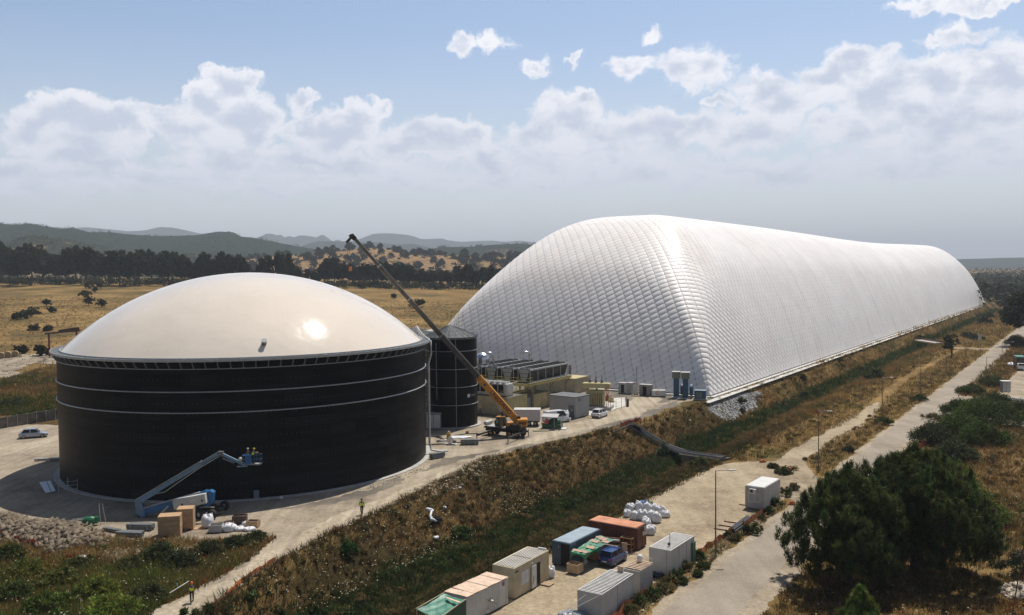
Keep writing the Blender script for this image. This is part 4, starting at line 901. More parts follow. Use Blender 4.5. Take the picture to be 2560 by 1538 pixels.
# green canopy
CO = at(1427, 1379, .45); CO = Vector((CO.x, CO.y, YD))
t = thing('work_canopy', 'bright green tarpaulin canopy weighed down with cardboard beside the blue container', 'canopy', CO)
cp_ = lambda x, y, z: at(x, y, z)-CO
fl, fr_, mr_, ml_, br_, bl_ = cp_(1427, 1379, .45), cp_(1463, 1387, .30), cp_(1498, 1368, .35), cp_(1466, 1357, .50), cp_(1536, 1349, .40), cp_(1500, 1338, .55)
mb = MB(); tarp(mb, (fl, fr_, mr_, ml_), .06, 12, 12); mb.build('bright_tarpaulin', M_GRT, t, smooth=True)
mb = MB()
for A_, B_ in ((fl, fr_), (fr_, mr_)):
    V = []
    for i in range(13): u = i/12; p = A_.lerp(B_, u)-Vector((0, 0, .06*4*u*(1-u)*.5)); V += [p, p-Vector((0, 0, .15+.42*(4*(u-.5)**2)))]
    mb.add(V, [(2*i, 2*i+2, 2*i+3, 2*i+1) for i in range(12)])
mb.build('valance', M_GRT, t, smooth=True)
mb = MB(); tarp(mb, (ml_+Vector((0, 0, .03)), mr_+Vector((0, 0, .03)), br_, bl_), .08, 10, 10); mb.build('dark_tarpaulin', M_GRT2, t, smooth=True)
mb = MB()
for p in (fl, fr_, mr_, br_, bl_): mb.bar((p.x, p.y, 0), p-Vector((0, 0, .03)), .05)
mb.build('poles', M_STEELD, t)
M_PINKC = mat('pinkish_card', (.42, .30, .22), .85, var=.12, scale=1.2)
for i, (u, v, far, w, d, r_) in enumerate(((.25, .2, 0, 1.0, .6, .2), (.65, .25, 0, .9, .6, -.1), (.6, .75, 0, .9, .7, .1), (.25, .35, 1, 1.0, .7, -.05), (.45, .75, 1, .9, .7, .1), (.8, .6, 1, .8, .7, .05), (.2, .8, 1, .9, .5, .3))):
    a, b, c, d_ = ((fl, fr_, mr_, ml_), (ml_, mr_, br_, bl_))[far]; p = a.lerp(b, u).lerp(d_.lerp(c, u), v)+CO
    mb = MB(); mb.box((0, 0, .03), (w, d, .035)); o = mb.build('cardboard_sheet', M_PINKC); o.location = p+Vector((0, 0, -.02)); o.rotation_euler = (.02, .05, radians(-35)+r_)
    tag(o, 'flat cardboard sheet weighing down the green canopy', 'cardboard', 'cardboard sheets on the green canopy')
# open wooden crates
def crate(nm, label, p, rz, w, d, h, m=M_WOOD, fill=None, cat='crate'):
    t = thing(nm, label, cat, p, rz); k = .05; mb = MB()
    for y in (-d/2+k/2, d/2-k/2): mb.box((0, y, h/2+.06), (w, k, h-.12))
    for x in (-w/2+k/2, w/2-k/2): mb.box((x, 0, h/2+.06), (k, d-2*k, h-.12))
    mb.box((0, 0, .1), (w-2*k, d-2*k, .06)); mb.build('sides', m, t)
    for y in (-d/2-.012, d/2+.012):
        mb = MB()
        for z in (.2, h-.08): mb.box((0, y, z), (w+.02, .03, .09))
        for x in (-w/2+.06, w/2-.06): mb.box((x, y, h/2+.06), (.09, .026, h-.25))
        mb.build('battens', m, t)
    if fill is not None: mb = MB(); mb.box((0, 0, h*.55), (w-.12, d-.12, h*.5)); mb.build('contents', fill, t)
    return t
crate('open_crate', 'open plywood crate in front of the green canopy', at(1438, 1432, YD), radians(-35), 1.25, 1.1, .98)
crate('open_crate', 'dusty wooden crate in the shade under the green canopy', at(1485, 1398, YD), radians(-35), 1.1, 1.0, .9, M_CARD)
t = thing('wooden_frame', 'upright ochre wooden rack leaning against the rust-brown container', 'rack', at(1568, 1380, YD), radians(-35)); mb = MB()
M_OCH = mat('ochre_wood', (.24, .12, .035), .7, var=.25, scale=2)
for x in (-.62, .62):
    for y in (-.3, .3): mb.bar((x, y, 0), (x, y, 1.5), .09)
for z in (.4, .9, 1.5):
    for y in (-.3, .3): mb.bar((-.62, y, z), (.62, y, z), .08)
    for x in (-.62, .62): mb.bar((x, -.3, z), (x, .3, z), .08)
mb.build('posts', M_OCH, t); mb = MB(); mb.box((-.1, -.38, .55), (.6, .05, 1.0), rz=.1); mb.build('leaning_boards', M_WOODP, t)
t = thing('material_heap', 'stack of dark rolls and white sheeting under the far end of the green canopy', 'rolls', at(1525, 1376, YD), radians(-35)); 
for k, (z, y, m_) in enumerate(((.75, .1, M_RUST), (.95, .35, M_GALVD), (1.15, .15, M_RUST), (1.02, .0, M_WHITE))):
    mb = MB(); mb.tube((-1.1, y, z), (1.0, y+.2, z+.1), .12, 10); mb.build('roll', m_, t, smooth=True)
mb = MB(); [mb.bar((x, y, 0), (x, y, .65), .07) for x in (-.9, .8) for y in (-.2, .4)]; mb.box((0, .1, .64), (2.1, .9, .06)); mb.build('trestle', M_WOOD, t)
bag('rubbish_bag', 'small white plastic bag on the ground under the green canopy', at(1463, 1411, YD), .2, .5, seed=77)
t = thing('plank_stack', 'few pale offcuts on the ground at the foot of the ochre rack', 'offcuts', at(1585, 1386, YD), radians(-20)); mb = MB(); [mb.box((0, .12*k, .04+.05*(k % 2)), (.9, .1, .04), rz=.2*k) for k in range(4)]; mb.build('boards', M_WOODP, t)
# bottom-left furniture of the container yard
t = thing('wrapped_bundle', 'white sheeted bundle with an arched steel frame beside the corrugated shed', 'bundle', at(1200, 1532, YD), radians(-35)); mb = MB()
mb.bar((-.55, -.6, 0), (-.55, -.6, 1.35), .05); mb.path([(-.55, -.6, 1.35), (.3, -.3, 1.42), (1.1, .1, 1.25), (1.5, .5, .9)], .03, 6); mb.build('steel_frame', M_STEELD, t)
mb = MB(); mb.ball((0.1, -.1, .35), (.95, .6, .4), 16, 8, jit=.05); mb.ball((.8, .35, 1.15), (.42, .2, .09), 12, 6, jit=.12); mb.build('sheeting', mat('cream_sheet', (.62, .55, .45), .6, bump=.05, bscale=4), t, smooth=True)
t = thing('wrapped_bundle', 'crumpled clear plastic sheeting in front of the nearest grey cabin', 'sheeting', at(1432, 1560, YD), radians(-35)); mb = MB(); mb.ball((0, 0, .3), (1.5, 1.2, .75), 26, 14, jit=.1)
mb.build('plastic', mat('clear_plastic', (.30, .32, .34), .3, bump=.1, bscale=4), t, smooth=False)
# grey pile between the cabins
t = thing('junk_pile', 'dark teal and black junk heap at the foot of the off-white cabin', 'junk', at(1640, 1444, YD), 0); 
for k in range(7):
    mb = MB(); mb.ball((random.uniform(-1, 1), random.uniform(-.4, .4), .22), (.32, .28, .26), 9, 6, jit=.2); mb.build('lump', mat('junk%d' % (k % 3), ((.01, .05, .06), (.015, .015, .02), (.02, .03, .06))[k % 3], .5), t)
# pipes bundle by the road
t = thing('pipe_stack', 'bundle of long black plastic pipes lying on timbers by the road', 'pipes', at(1850, 1318, YD), radians(-33))
for i in range(4):
    for k in range(2 if i < 3 else 1):
        mb = MB(); mb.tube((-.36+.24*i+.12*k, -2.9, .25+.21*k), (-.36+.24*i+.12*k, 2.9, .25+.21*k), .115, 12); mb.build('pipe', mat('black_pipe', (.028, .03, .034), .6, var=.1), t, smooth=False)
for y in (-2.2, -.6, 1.2): mb = MB(); mb.box((-.9, y, .06), (2.8, .12, .12)); mb.build('timber', M_RUST, t)
# ------------------------------------------------------------ orange mesh fences
def netting(pts, h, label, m=M_ORN, z=None, nm='mesh_fence', seg=.5):
    P = []
    for a, b in zip(pts[:-1], pts[1:]):
        a = Vector(a); b = Vector(b); n = max(1, int((b-a).length/seg))
        for k in range(n): P.append(a.lerp(b, k/n))
    P.append(Vector(pts[-1])); t = thing(nm, label, 'mesh fence', P[0]); o = P[0]; mb = MB(); V = []; r = random.Random(len(P))
    for i, p in enumerate(P):
        sg = r.uniform(-.18, .05)*h; w = Vector((r.uniform(-.1, .1), r.uniform(-.1, .1), 0))
        base = gzf(p.x, p.y) if z is None else z
        hh = h+sg-.25*h*abs(sin(i*.55)); q = p-o
        V += [(q.x, q.y, base-o.z+.03), (q.x+w.x*.5, q.y+w.y*.5, base-o.z+hh*.5), (q.x+w.x, q.y+w.y, base-o.z+hh)]
    n = len(P); mb.add(V, [(3*i+k, 3*i+3+k, 3*i+4+k, 3*i+1+k) for i in range(n-1) for k in (0, 1)]); mb.build('netting', m, t)
    mb = MB()
    for i in range(0, n, 5): v = V[3*i]; mb.bar((v[0], v[1], v[2]-.1), (v[0]+.02, v[1], v[2]+h*1.12), .035)
    mb.build('stakes', M_POLE, t); return t
AZ_ = lambda L_, z=YD: [at(x, y, z) for x, y in L_]
netting(AZ_([(1530, 1560), (1575, 1520), (1628, 1483)]), 1.0, 'sagging orange net by the roadside weeds behind the slatted box')
netting(AZ_([(1650, 1468), (1676, 1446), (1705, 1420), (1735, 1396)]), 1.1, 'tall orange net along the off-white cabin')
netting(AZ_([(1745, 1392), (1770, 1372), (1800, 1352), (1835, 1330)]), .8, 'low orange net at the foot of the nearest street lamp')
netting(AZ_([(1858, 1320), (1880, 1305), (1912, 1282)]), .8, 'orange net along the stacked black pipes')
netting([ST(146, -24.2, -1.48), ST(160, -23.5, -1.48), ST(176, -22.6, -1.48)], 1.1, 'red net on stakes beside the large shrubs right of the road', M_RED)
netting([hit(-30, 1335), hit(30, 1355), hit(98, 1373)], .9, 'red net along the rubble heap at the left edge', M_RED, nm='mesh_fence')
netting([hit(165, 1402), hit(200, 1405), hit(255, 1408)], .7, 'red net behind white rubbish in the weeds', M_RED)
netting([at(1552, 1068), at(1568, 1062), at(1585, 1058), at(1602, 1053)], .9, 'bright red net at the top of the pipe crossing', M_RED, z=0)
netting([hit(515, 1525), hit(560, 1500), hit(610, 1452), hit(690, 1402)], .5, 'faded orange net in the weeds below the dirt track', M_ORN)
for k, (x, y, lb) in enumerate(((1908, 1156, 'small orange net scrap by the side track'), (1974, 1174, 'orange net scrap beside the dark roadside weeds'), (1980, 1262, 'torn orange net scrap under the weeds by the road'))):
    t = thing('net_scrap', lb, 'net scrap', at(x, y, YD)); mb = MB(); mb.ball((0, 0, .2), (.55, .3, .28), 9, 5, jit=.3); mb.build('netting', M_ORN, t)
# ------------------------------------------------------------ vehicles
def wheel(parent, c, r=.33, w=.22, rim=None, ax='X'):
    mb = MB(); mb.lathe([(r*.55, -w/2), (r*.92, -w/2), (r, -w*.3), (r, w*.3), (r*.92, w/2), (r*.55, w/2)], 22, c, axis=ax); wh = mb.build('wheel', M_TYRE, parent, smooth=False)
    mb = MB(); mb.lathe([(0, w*.42), (r*.2, w*.44), (r*.56, w*.34), (r*.56, -w*.34), (0, -w*.42)], 16, c, axis=ax)
    c = Vector(c)
    for k in range(5):
        a = 2*pi*k/5
        for sg in (-1, 1):
            if ax == 'X': mb.bar(c+Vector((sg*w*.45, 0, 0)), c+Vector((sg*w*.45, r*.55*cos(a), r*.55*sin(a))), .05, .04)
    mb.build('rim', rim or M_GALV, wh); return wh
def car(label, loc, rz, paint, Lc=4.3, Wc=1.78, H=1.55, nose=.95, cab=(.9, 1.55, 3.75, 4.15), belt=.95, rails=False, cat='car', nm='car', wr=.33, tail='r', windows=True, van=False):
    """front is +y; y measured from the front bumper backwards then flipped"""
    t = thing(nm, label, cat, loc, rz); hw = Wc/2
    # lower body stations: (distance from the front, z hood/deck, half width)
    b0, ws, rt_, re = cab      # base of windscreen, roof start, roof end, rear glass base
    st = [(0, .42, .62, .72), (.08, .30, .70, .86), (.35, .24, .80, .95), (b0*.6, .22, .88, 1), (b0, .22, belt, 1), (ws, .22, belt+.01, 1), (Lc*.6, .22, belt+.03, 1), (re, .22, belt+.05, 1), (Lc-.10, .28, belt+.0, .95), (Lc, .42, belt-.22, .86)]
    V = []; K = 8
    for y, zb, zt, k in st:
        w = hw*k; zm = (zb+zt)/2
        V += [(-w*.86, y, zb), (-w, y, zb+.12), (-w*1.0, y, zm), (-w*.95, y, zt-.06), (-w*.82, y, zt), (w*.82, y, zt), (w*.95, y, zt-.06), (w, y, zm), (w, y, zb+.12), (w*.86, y, zb)]
    n = 10; m = len(st)
    Fq = [(i*n+j, i*n+(j+1) % n, (i+1)*n+(j+1) % n, (i+1)*n+j) for i in range(m-1) for j in range(n)]+[tuple(range(n-1, -1, -1)), tuple((m-1)*n+j for j in range(n))]
    V = [(x, Lc/2-y, z) for x, y, z in V]
    mb = MB(); mb.add(V, Fq); bd = auto_smooth(mb.build('body', paint, t), 35)
    # cabin shell (pillars + roof) and glass
    rw = hw*.74; bw = hw*.90; zr = H
    B = [(b0, bw*.95, belt-.02), (re+.02, bw*.95, belt+.03)]; R = [(ws, rw, zr-.03), (rt_, rw, zr-.02)]
    def pt(y, x, z): return (x, Lc/2-y, z)
    c = [pt(B[0][0], -B[0][1], B[0][2]), pt(B[0][0], B[0][1], B[0][2]), pt(B[1][0], B[1][1], B[1][2]), pt(B[1][0], -B[1][1], B[1][2]), pt(R[0][0], -R[0][1], R[0][2]), pt(R[0][0], R[0][1], R[0][2]), pt(R[1][0], R[1][1], R[1][2]), pt(R[1][0], -R[1][1], R[1][2])]
    mid = (ws+rt_)/2; c += [pt(mid, -rw*1.03, zr-.01), pt(mid, rw*1.03, zr-.01), pt((B[0][0]+B[1][0])/2, bw, belt), pt((B[0][0]+B[1][0])/2, -bw, belt)]
    mb = MB(); mb.add(c, [(0, 1, 5, 4), (2, 3, 7, 6), (1, 10, 9, 5), (10, 2, 6, 9), (3, 11, 8, 7), (11, 0, 4, 8), (4, 5, 9, 8), (8, 9, 6, 7)]); cs = auto_smooth(mb.build('cabin', paint, t), 50)
    def inset(q, k, off):
        q = [Vector(p) for p in q]; ce = sum(q, Vector())/len(q); nrm = (q[1]-q[0]).cross(q[-1]-q[0]).normalized()
        if nrm.dot(ce-Vector((0, 0, .8))) < 0: nrm = -nrm
        return [ce+(p-ce)*k+nrm*off for p in q]
    cv = [Vector(p) for p in c]
    mb = MB(); mb.add(inset((cv[0], cv[1], cv[5], cv[4]), .86, .012), [(0, 1, 2, 3)]); mb.build('windscreen', M_GLASS, t)
    if windows:
        mb = MB(); mb.add(inset((cv[2], cv[3], cv[7], cv[6]), .82, .012), [(0, 1, 2, 3)]); mb.build('rear_window', M_GLASS, t)
    for sd_ in ((1, 10, 9, 5), (10, 2, 6, 9), (3, 11, 8, 7), (11, 0, 4, 8)):
        if van and sd_ in ((10, 2, 6, 9), (3, 11, 8, 7)): continue
        mb = MB(); mb.add(inset([cv[i] for i in sd_], .84, .012), [(0, 1, 2, 3)]); mb.build('side_window', M_GLASS, t)
    for y in (.8, Lc-.78):
        for sx_ in (-1, 1): wheel(t, (sx_*(hw-.11), Lc/2-y, wr), wr, .22)
    for sx_ in (-1, 1):
        mb = MB(); mb.box((sx_*hw*.62, Lc/2-.05, .66), (hw*.42, .14, .13), bev=.02); mb.build('headlight', mat('lamp_clear', (.55, .57, .6), .15), t)
        mb = MB(); mb.box((sx_*hw*.74, -Lc/2+.06, belt-.14), (.2, .14, .22), bev=.02); mb.build('tail_light', mat('lamp_red', (.32, .012, .012), .25), t)
        mb = MB(); mb.box((sx_*(hw*.98+.06), Lc/2-b0-.35, belt+.06), (.14, .1, .12)); mb.build('mirror', paint, t)
    mb = MB(); mb.box((0, -Lc/2-.005, .62), (.5, .03, .11)); mb.build('number_plate', M_WHITE, t)
    mb = MB(); mb.box((0, -Lc/2+.05, .40), (Wc*.82, .12, .2), bev=.02); mb.box((0, Lc/2-.04, .38), (Wc*.72, .1, .16), bev=.02); mb.build('bumper', M_BLACKP, t)
    if rails:
        mb = MB(); [mb.bar((sx_*rw*.9, Lc/2-ws-.1, H+.03), (sx_*rw*.9, Lc/2-rt_+.1, H+.03), .04) for sx_ in (-1, 1)]; mb.build('roof_rails', M_GALV, t)
    return t
def paint(name, c, r=.28, metal=0.0): return mat(name, c, r, metal, var=.05, scale=.8, coat=.25)
P_SIL = paint('silver_paint', (.34, .35, .41), .3, .5); P_WHT = paint('white_car_paint', (.68, .69, .71)); P_BLU = paint('blue_car_paint', (.006, .040, .16))
car('silver hatchback parked on the gravel left of the big tank', at(84, 1094, .02), radians(-66), P_SIL, 4.4, 1.85, 1.6, cab=(1.15, 1.8, 3.55, 4.1))
car('white compact off-roader parked beside the fenced transformer, rear towards the camera', at(1499, 1043, .02), radians(-30), P_WHT, 4.2, 1.82, 1.66, rails=True, cab=(1.05, 1.6, 3.6, 4.0), belt=1.0)
car('small blue hatchback parked by the green canopy', at(1533, 1407, YD), radians(-35), P_BLU, 3.65, 1.66, 1.56, cab=(.75, 1.25, 3.2, 3.5), belt=.97)
car('white delivery van behind the green generator cage', at(1392, 1056, .02), radians(-62), P_WHT, 5.2, 2.0, 2.25, cab=(.75, 1.5, 5.0, 5.12), belt=1.15, cat='van', nm='delivery_van', van=True, windows=False)
# ------------------------------------------------------------ mobile crane
CB = at(1262, 1096, 0); M_CY = mat('crane_orange', (.64, .29, .03), .4, var=.12, scale=.8, dirt=(.40, .15, .02)); M_BOOM = mat('boom_dark', (.085, .075, .062), .5, .2, var=.2, scale=.5)
M_BOOMT = mat('boom_edge', (.30, .28, .26), .4, .5)
cr = thing('mobile_crane', 'orange mobile crane with its long dark boom raised over the big tank', 'crane', (CB.x, CB.y, 0), 0)
o_ = Vector((CB.x, CB.y, 0)); YB = 149.0
xl = at(1203, 1088, 0)-o_; xr = at(1312, 1098, 0)-o_; dirc = (xr-xl); rzc = atan2(dirc.y, dirc.x); ux = Vector((cos(rzc), sin(rzc), 0)); uy = Vector((-sin(rzc), cos(rzc), 0))
mid_ = (xl+xr)/2+uy*1.2
def C3(a, b, z): return mid_+ux*a+uy*b+Vector((0, 0, z))
Rc = Matrix.Rotation(rzc, 3, 'Z')
mb = MB(); mb.box(C3(0, 0, 1.05), (7.2, 1.5, .55), M=Rc, bev=.04); mb.box(C3(-2.6, 0, 1.42), (2.2, 2.3, .2), M=Rc); mb.build('chassis', M_BLACKP, cr)
mb = MB(); mb.box(C3(-2.1, 0, 1.6), (2.6, 2.2, .1), M=Rc); mb.build('deck', mat('deck_grey', (.36, .36, .36), .6), cr)
mb = MB(); mb.box(C3(-3.5, .1, 2.05), (.5, 2.2, .6), M=Rc@Matrix.Rotation(.35, 3, 'Y')); mb.build('dark_hood', M_GREYP, cr)
mb = MB(); mb.box(C3(2.3, 0, 1.75), (1.9, 2.3, 1.0), M=Rc, bev=.06); mb.build('engine_housing', M_BLACKP, cr)
for a in (-2.35, -.2, 1.25, 2.6):
    if a == -.2: continue
    for b in (-1.15, 1.15): 
        p = C3(a, b, .6); mb = MB(); mb.lathe([(.32, -.2), (.54, -.2), (.6, -.12), (.6, .12), (.54, .2), (.32, .2)], 22, (0, 0, 0), axis='Y'); mb.v = [tuple(Rc@Vector(v)+p) for v in mb.v]; wh = mb.build('wheel', M_TYRE, cr)
        mb = MB(); mb.lathe([(0, -.16), (.12, -.22), (.33, -.12), (.33, .12), (.12, .22), (0, .16)], 16, (0, 0, 0), axis='Y'); mb.v = [tuple(Rc@Vector(v)+p) for v in mb.v]; mb.build('rim', M_CY, wh)
for k, (px_, py_) in enumerate(((1270, 1110), (1321, 1093), (1192, 1103), (1236, 1078))):
    f = at(px_, py_, 0)-o_; 
    if k == 3: f = C3(-3.2, 3.1, 0)
    side = 1 if (f-mid_).dot(uy) > 0 else -1; a_ = (f-mid_).dot(ux)
    root = C3(max(-3.4, min(3.4, a_)), side*.5, .95); mb = MB(); mb.bar(root, Vector((f.x, f.y, .95)), .22, .26); mb.tube((f.x, f.y, .05), (f.x, f.y, 1.35), .075, 10); g_ = mb.build('outrigger', M_BLACKP, cr)
    mb = MB(); mb.lathe([(0, .02), (.38, .02), (.38, .08), (0, .14)], 16, (f.x, f.y, 0)); mb.build('foot_pad', M_STEELD, g_)
# superstructure
mb = MB(); mb.lathe([(0, 1.35), (.85, 1.35), (.85, 1.75), (0, 1.75)], 24, C3(.9, 0, 0)); mb.build('slewing_ring', M_BLACKP, cr)
tb = Vector(atY(1300, 1062, YB))-o_
mb = MB(); mb.box(C3(1.6, .1, 2.1), (3.4, 1.8, .5), M=Rc, bev=.05); mb.build('turntable', M_CY, cr)
mb = MB(); q = [(-.9, 0), (.7, 0), (.95, .75), (.7, 1.5), (-.45, 1.55), (-1.05, .75)]
mb.prism(q, -.5, .5, 'Y'); mb.v = [tuple(Rc@Vector(v)+C3(-.55, -.75, 1.75)) for v in mb.v]; cbn = mb.build('cab', mat('cab_dark', (.03, .03, .025), .35), cr)
mb = MB(); mb.box(C3(-.62, -.75, 3.34), (1.35, 1.06, .1), M=Rc, bev=.03); mb.build('cab_roof', M_CY, cbn)
mb = MB(); mb.box(C3(-.2, -1.28, 2.5), (.75, .03, 1.25), M=Rc); mb.build('cab_door', mat('dusty_olive', (.16, .15, .07), .4), cbn)
mb = MB(); mb.box(C3(-1.0, -1.27, 2.6), (.38, .03, .7), M=Rc); mb.build('cab_window', mat('pale_window', (.3, .33, .32), .15), cbn)
cw = Vector(atY(1306, 1057, YB-1.2))-o_
mb = MB(); mb.box((cw.x, cw.y+.9, cw.z), (1.75, 2.2, 1.15), bev=.08); cwt = mb.build('counterweight', M_CY, cr)
mb = MB(); mb.box((cw.x, cw.y-.21, cw.z-.1), (1.2, .03, .5)); mb.build('grille', M_RUST, cwt)
mb = MB(); mb.lathe([(0, -.5), (.32, -.5), (.32, .5), (0, .5)], 14, (cw.x-.6, cw.y+1, cw.z+.7), axis='Y'); mb.build('winch_drum', M_BLACKP, cr)
# boom
B0 = Vector(atY(1293, 1052, YB))-o_; B1 = Vector(atY(1193, 945, YB))-o_; BT = Vector(atY(884, 594, YB))-o_
dirb = (BT-B1).normalized(); B1 = B0+ (BT-B0).normalized()*(B1-B0).length; dirb = (BT-B0).normalized()
def bsec(p, q, w, h, m, nm, par):
    mb = MB(); x, d, z = frame(q-p); pr = [(-w/2, -h/2+.1), (-w/2+.1, -h/2), (w/2-.1, -h/2), (w/2, -h/2+.1), (w/2, h/2-.06), (w/2-.06, h/2), (-w/2+.06, h/2), (-w/2, h/2-.06)]
    V = [c_+x*a+z*b for c_ in (p, q) for a, b in pr]; n = 8; mb.add(V, [(i, (i+1) % n, n+(i+1) % n, n+i) for i in range(n)]+[tuple(range(n)), tuple(range(n, 2*n))]); return mb.build(nm, m, par)
bm_ = bsec(B0, B1, .85, 1.15, M_CY, 'base_boom', cr)
Ltot = (BT-B1).length; cuts = [0, .30, .56, .80, 1.0]; szs = [(.66, .9), (.56, .76), (.46, .64), (.38, .52)]
for k in range(4):
    p = B1+dirb*(Ltot*cuts[k]-(.5 if k else 0)); q = B1+dirb*Ltot*cuts[k+1]; sc_ = bsec(p, q, *szs[k], M_BOOM, 'boom_section', cr)
    x, d, z = frame(q-p); mb = MB(); mb.bar(p+z*(szs[k][1]/2+.03)+x*.0, q+z*(szs[k][1]/2+.03), .12, .05, up=z); mb.bar(q-dirb*.25, q+dirb*.02, szs[k][0]+.12, szs[k][1]+.14); mb.build('collar_and_strip', M_BOOMT, sc_)
x, d, z = frame(dirb)
mb = MB(); mb.bar(BT-dirb*.4, BT+dirb*.55, .5, .75); hd = BT+dirb*.3; mb.bar(hd, hd+Vector((-1.0, 0, -1.05)), .42, .4); mb.bar(hd+z*.2+dirb*.2, hd+Vector((-.55, 0, .0)), .3, .3); bh = mb.build('boom_head', M_BLACKP, cr)
hp_ = hd+Vector((-.85, 0, -1.05)); hk = Vector(atY(876, 676, YB))-o_
mb = MB()
for dx in (-.22, .22): mb.tube(hp_+Vector((dx, 0, 0)), Vector((hk.x+dx*.5, hk.y, hk.z+.6)), .022, 5)
mb.build('hoist_rope', M_BLACKP, cr)
mb = MB(); mb.box((hk.x, hk.y, hk.z+.25), (.5, .3, .75), bev=.05); hb = mb.build('hook_block', mat('hook_red', (.45, .16, .05), .5), cr)
mb = MB(); mb.path([(hk.x, hk.y, hk.z-.1), (hk.x, hk.y, hk.z-.35), (hk.x+.16, hk.y, hk.z-.55), (hk.x, hk.y, hk.z-.72), (hk.x-.17, hk.y, hk.z-.58)], .05, 6); mb.build('hook', M_BLACKP, hb)
# luffing ram
R0 = C3(-.1, .3, 2.3); R1 = B0+dirb*(B1-B0).length*.48-z*.55
rm = R0.lerp(R1, .5); mb = MB(); mb.tube(R0, rm, .2, 12); ram = mb.build('luffing_ram', M_BLACKP, cr); mb = MB(); mb.tube(rm, R1, .11, 10); mb.build('piston_rod', M_GALV, ram)
# lettering on the near face
nrm = Vector((0, -1, 0)); tx_ = -dirb; ty_ = nrm.cross(tx_)
if ty_.z < 0: ty_ = -ty_
zz_ = tx_.cross(ty_)
Mt = Matrix((tx_, ty_, zz_)).transposed().to_4x4()
ctr = B0+dirb*(B1-B0).length*.42
Mt.translation = ctr+Vector((0, -.45, 0))
text_mesh('UNICORNO', 'lettering', .92, mat('dark_red_letters', (.16, .02, .01), .5), bm_, Mt @ Matrix.Translation((0, 0, 0)), .012, .02)
mb = MB(); mb.lathe([(0, -.46), (.2, -.46), (.2, -.42)], 14, B0+dirb*(B1-B0).length*.83, axis='Y'); mb.build('round_badge', M_BLACKP, bm_)
# ------------------------------------------------------------ boom lift
P_LB = mat('lift_blue', (.018, .12, .29), .4, var=.12, scale=1.2); P_LBF = mat('faded_lift_blue', (.14, .24, .33), .45, var=.12, scale=1.5)
YL = 101.5; Lo = at(485, 1293, 0); lo = Vector((Lo.x, Lo.y, 0))
def LW(x, y, Y=YL): return Vector(atY(x, y, Y))-lo
bl_ = thing('boom_lift', 'blue articulated boom lift reaching a basket up against the tank wall', 'boom lift', lo, 0)
for (x, y) in ((529, 1300), (561, 1277), (497, 1300), (512, 1277)):
    g_ = at(x, y, 0)-lo; mb = MB(); Rw = Matrix.Rotation(radians(-22), 3, 'Z'); mb.lathe([(.28, -.22), (.5, -.22), (.56, -.14), (.56, .14), (.5, .22), (.28, .22)], 22, (0, 0, 0), axis='Y'); 
    mb.v = [tuple(Rw@Vector(v)+g_+Vector((0, .25, .56))) for v in mb.v]; wh = mb.build('wheel', M_TYRE, bl_); mb = MB(); mb.lathe([(0, -.23), (.1, -.24), (.3, -.12), (.3, .12), (.1, .24), (0, .23)], 14, (0, 0, 0), axis='Y'); mb.v = [tuple(Rw@Vector(v)+g_+Vector((0, .25, .56))) for v in mb.v]; mb.build('rim', M_GREYP, wh)
g_ = (at(529, 1300, 0)+at(512, 1277, 0))/2-lo
mb = MB(); mb.box(g_+Vector((0.2, .3, .72)), (3.0, 1.3, .4), rz=radians(-5)); mb.box(g_+Vector((.1, .3, .98)), (1.1, 1.1, .3)); mb.build('chassis', M_BLACKP, bl_)
mb = MB(); mb.path([g_+Vector((-.6, -1.0, 1.2)), g_+Vector((.3, -1.15, 1.28)), g_+Vector((1.1, -1.0, 1.18))], .05, 6); mb.build('mudguard', M_LGREY, bl_)
# turntable cover
a_, b_2 = LW(436, 1262, YL-.9), LW(516, 1246, YL-.9); mb = MB(); mb.bar(a_, b_2, .75, 1.0); cv_ = mb.build('engine_cover', M_LGREY, bl_)
a2, b2 = a_.lerp(b_2, .03), a_.lerp(b_2, .98); mb = MB(); mb.bar(a2+Vector((0, 0, .56)), b2+Vector((0, 0, .54)), .6, .14); mb.build('cover_top', M_WHITE, cv_)
Mt = Matrix.Translation(a_.lerp(b_2, .6)+Vector((0, -.39, .18))) @ Matrix.Rotation(radians(8.8), 4, 'Y').inverted() @ Matrix.Rotation(pi/2, 4, 'X')
mb = MB(); mb.box((0, 0, 0), (.72, .14, .01)); mb.box((0, -.24, 0), (.62, .1, .01)); mb.v = [tuple(Mt@Vector(v)) for v in mb.v]; mb.build('maker_plate', M_WHITE, cv_)
mb = MB(); [mb.box(a_.lerp(b_2, f_)+Vector((0, -.38, -.1)), (.2, .02, .26)) for f_ in (.28, .9)]; mb.build('vent', M_BLACKP, cv_)
# blue lower boom + rear end
Kb = LW(345, 1283); Pv = LW(520, 1236); mb = MB(); x, d, z = frame(Pv-Kb)
V = []
for f_, h_, up_ in ((0, .75, 0), (.55, .70, .0), (.8, .72, .05), (1.0, .95, .1)):
    c_ = Kb.lerp(Pv, f_)
    for a, b in ((-1, -1), (1, -1), (1, 1), (-1, 1)): V.append(c_+x*a*.35+z*b*h_/2+z*up_)
mb.add(V, [(i*4+j, i*4+(j+1) % 4, i*4+4+(j+1) % 4, i*4+4+j) for i in range(3) for j in range(4)]+[(0, 1, 2, 3), (15, 14, 13, 12)]); lb_ = mb.build('lower_boom', P_LB, bl_)
mb = MB(); mb.bar(Kb+z*.4+d*.6, Pv+z*.52-d*.8, .6, .06, up=z); mb.bar(LW(404, 1283, YL-.5), LW(421, 1265, YL-.5), .03, .16); mb.build('pale_top_edge', M_LGREY, lb_)
mb = MB(); q = LW(498, 1222); e = LW(539, 1252)
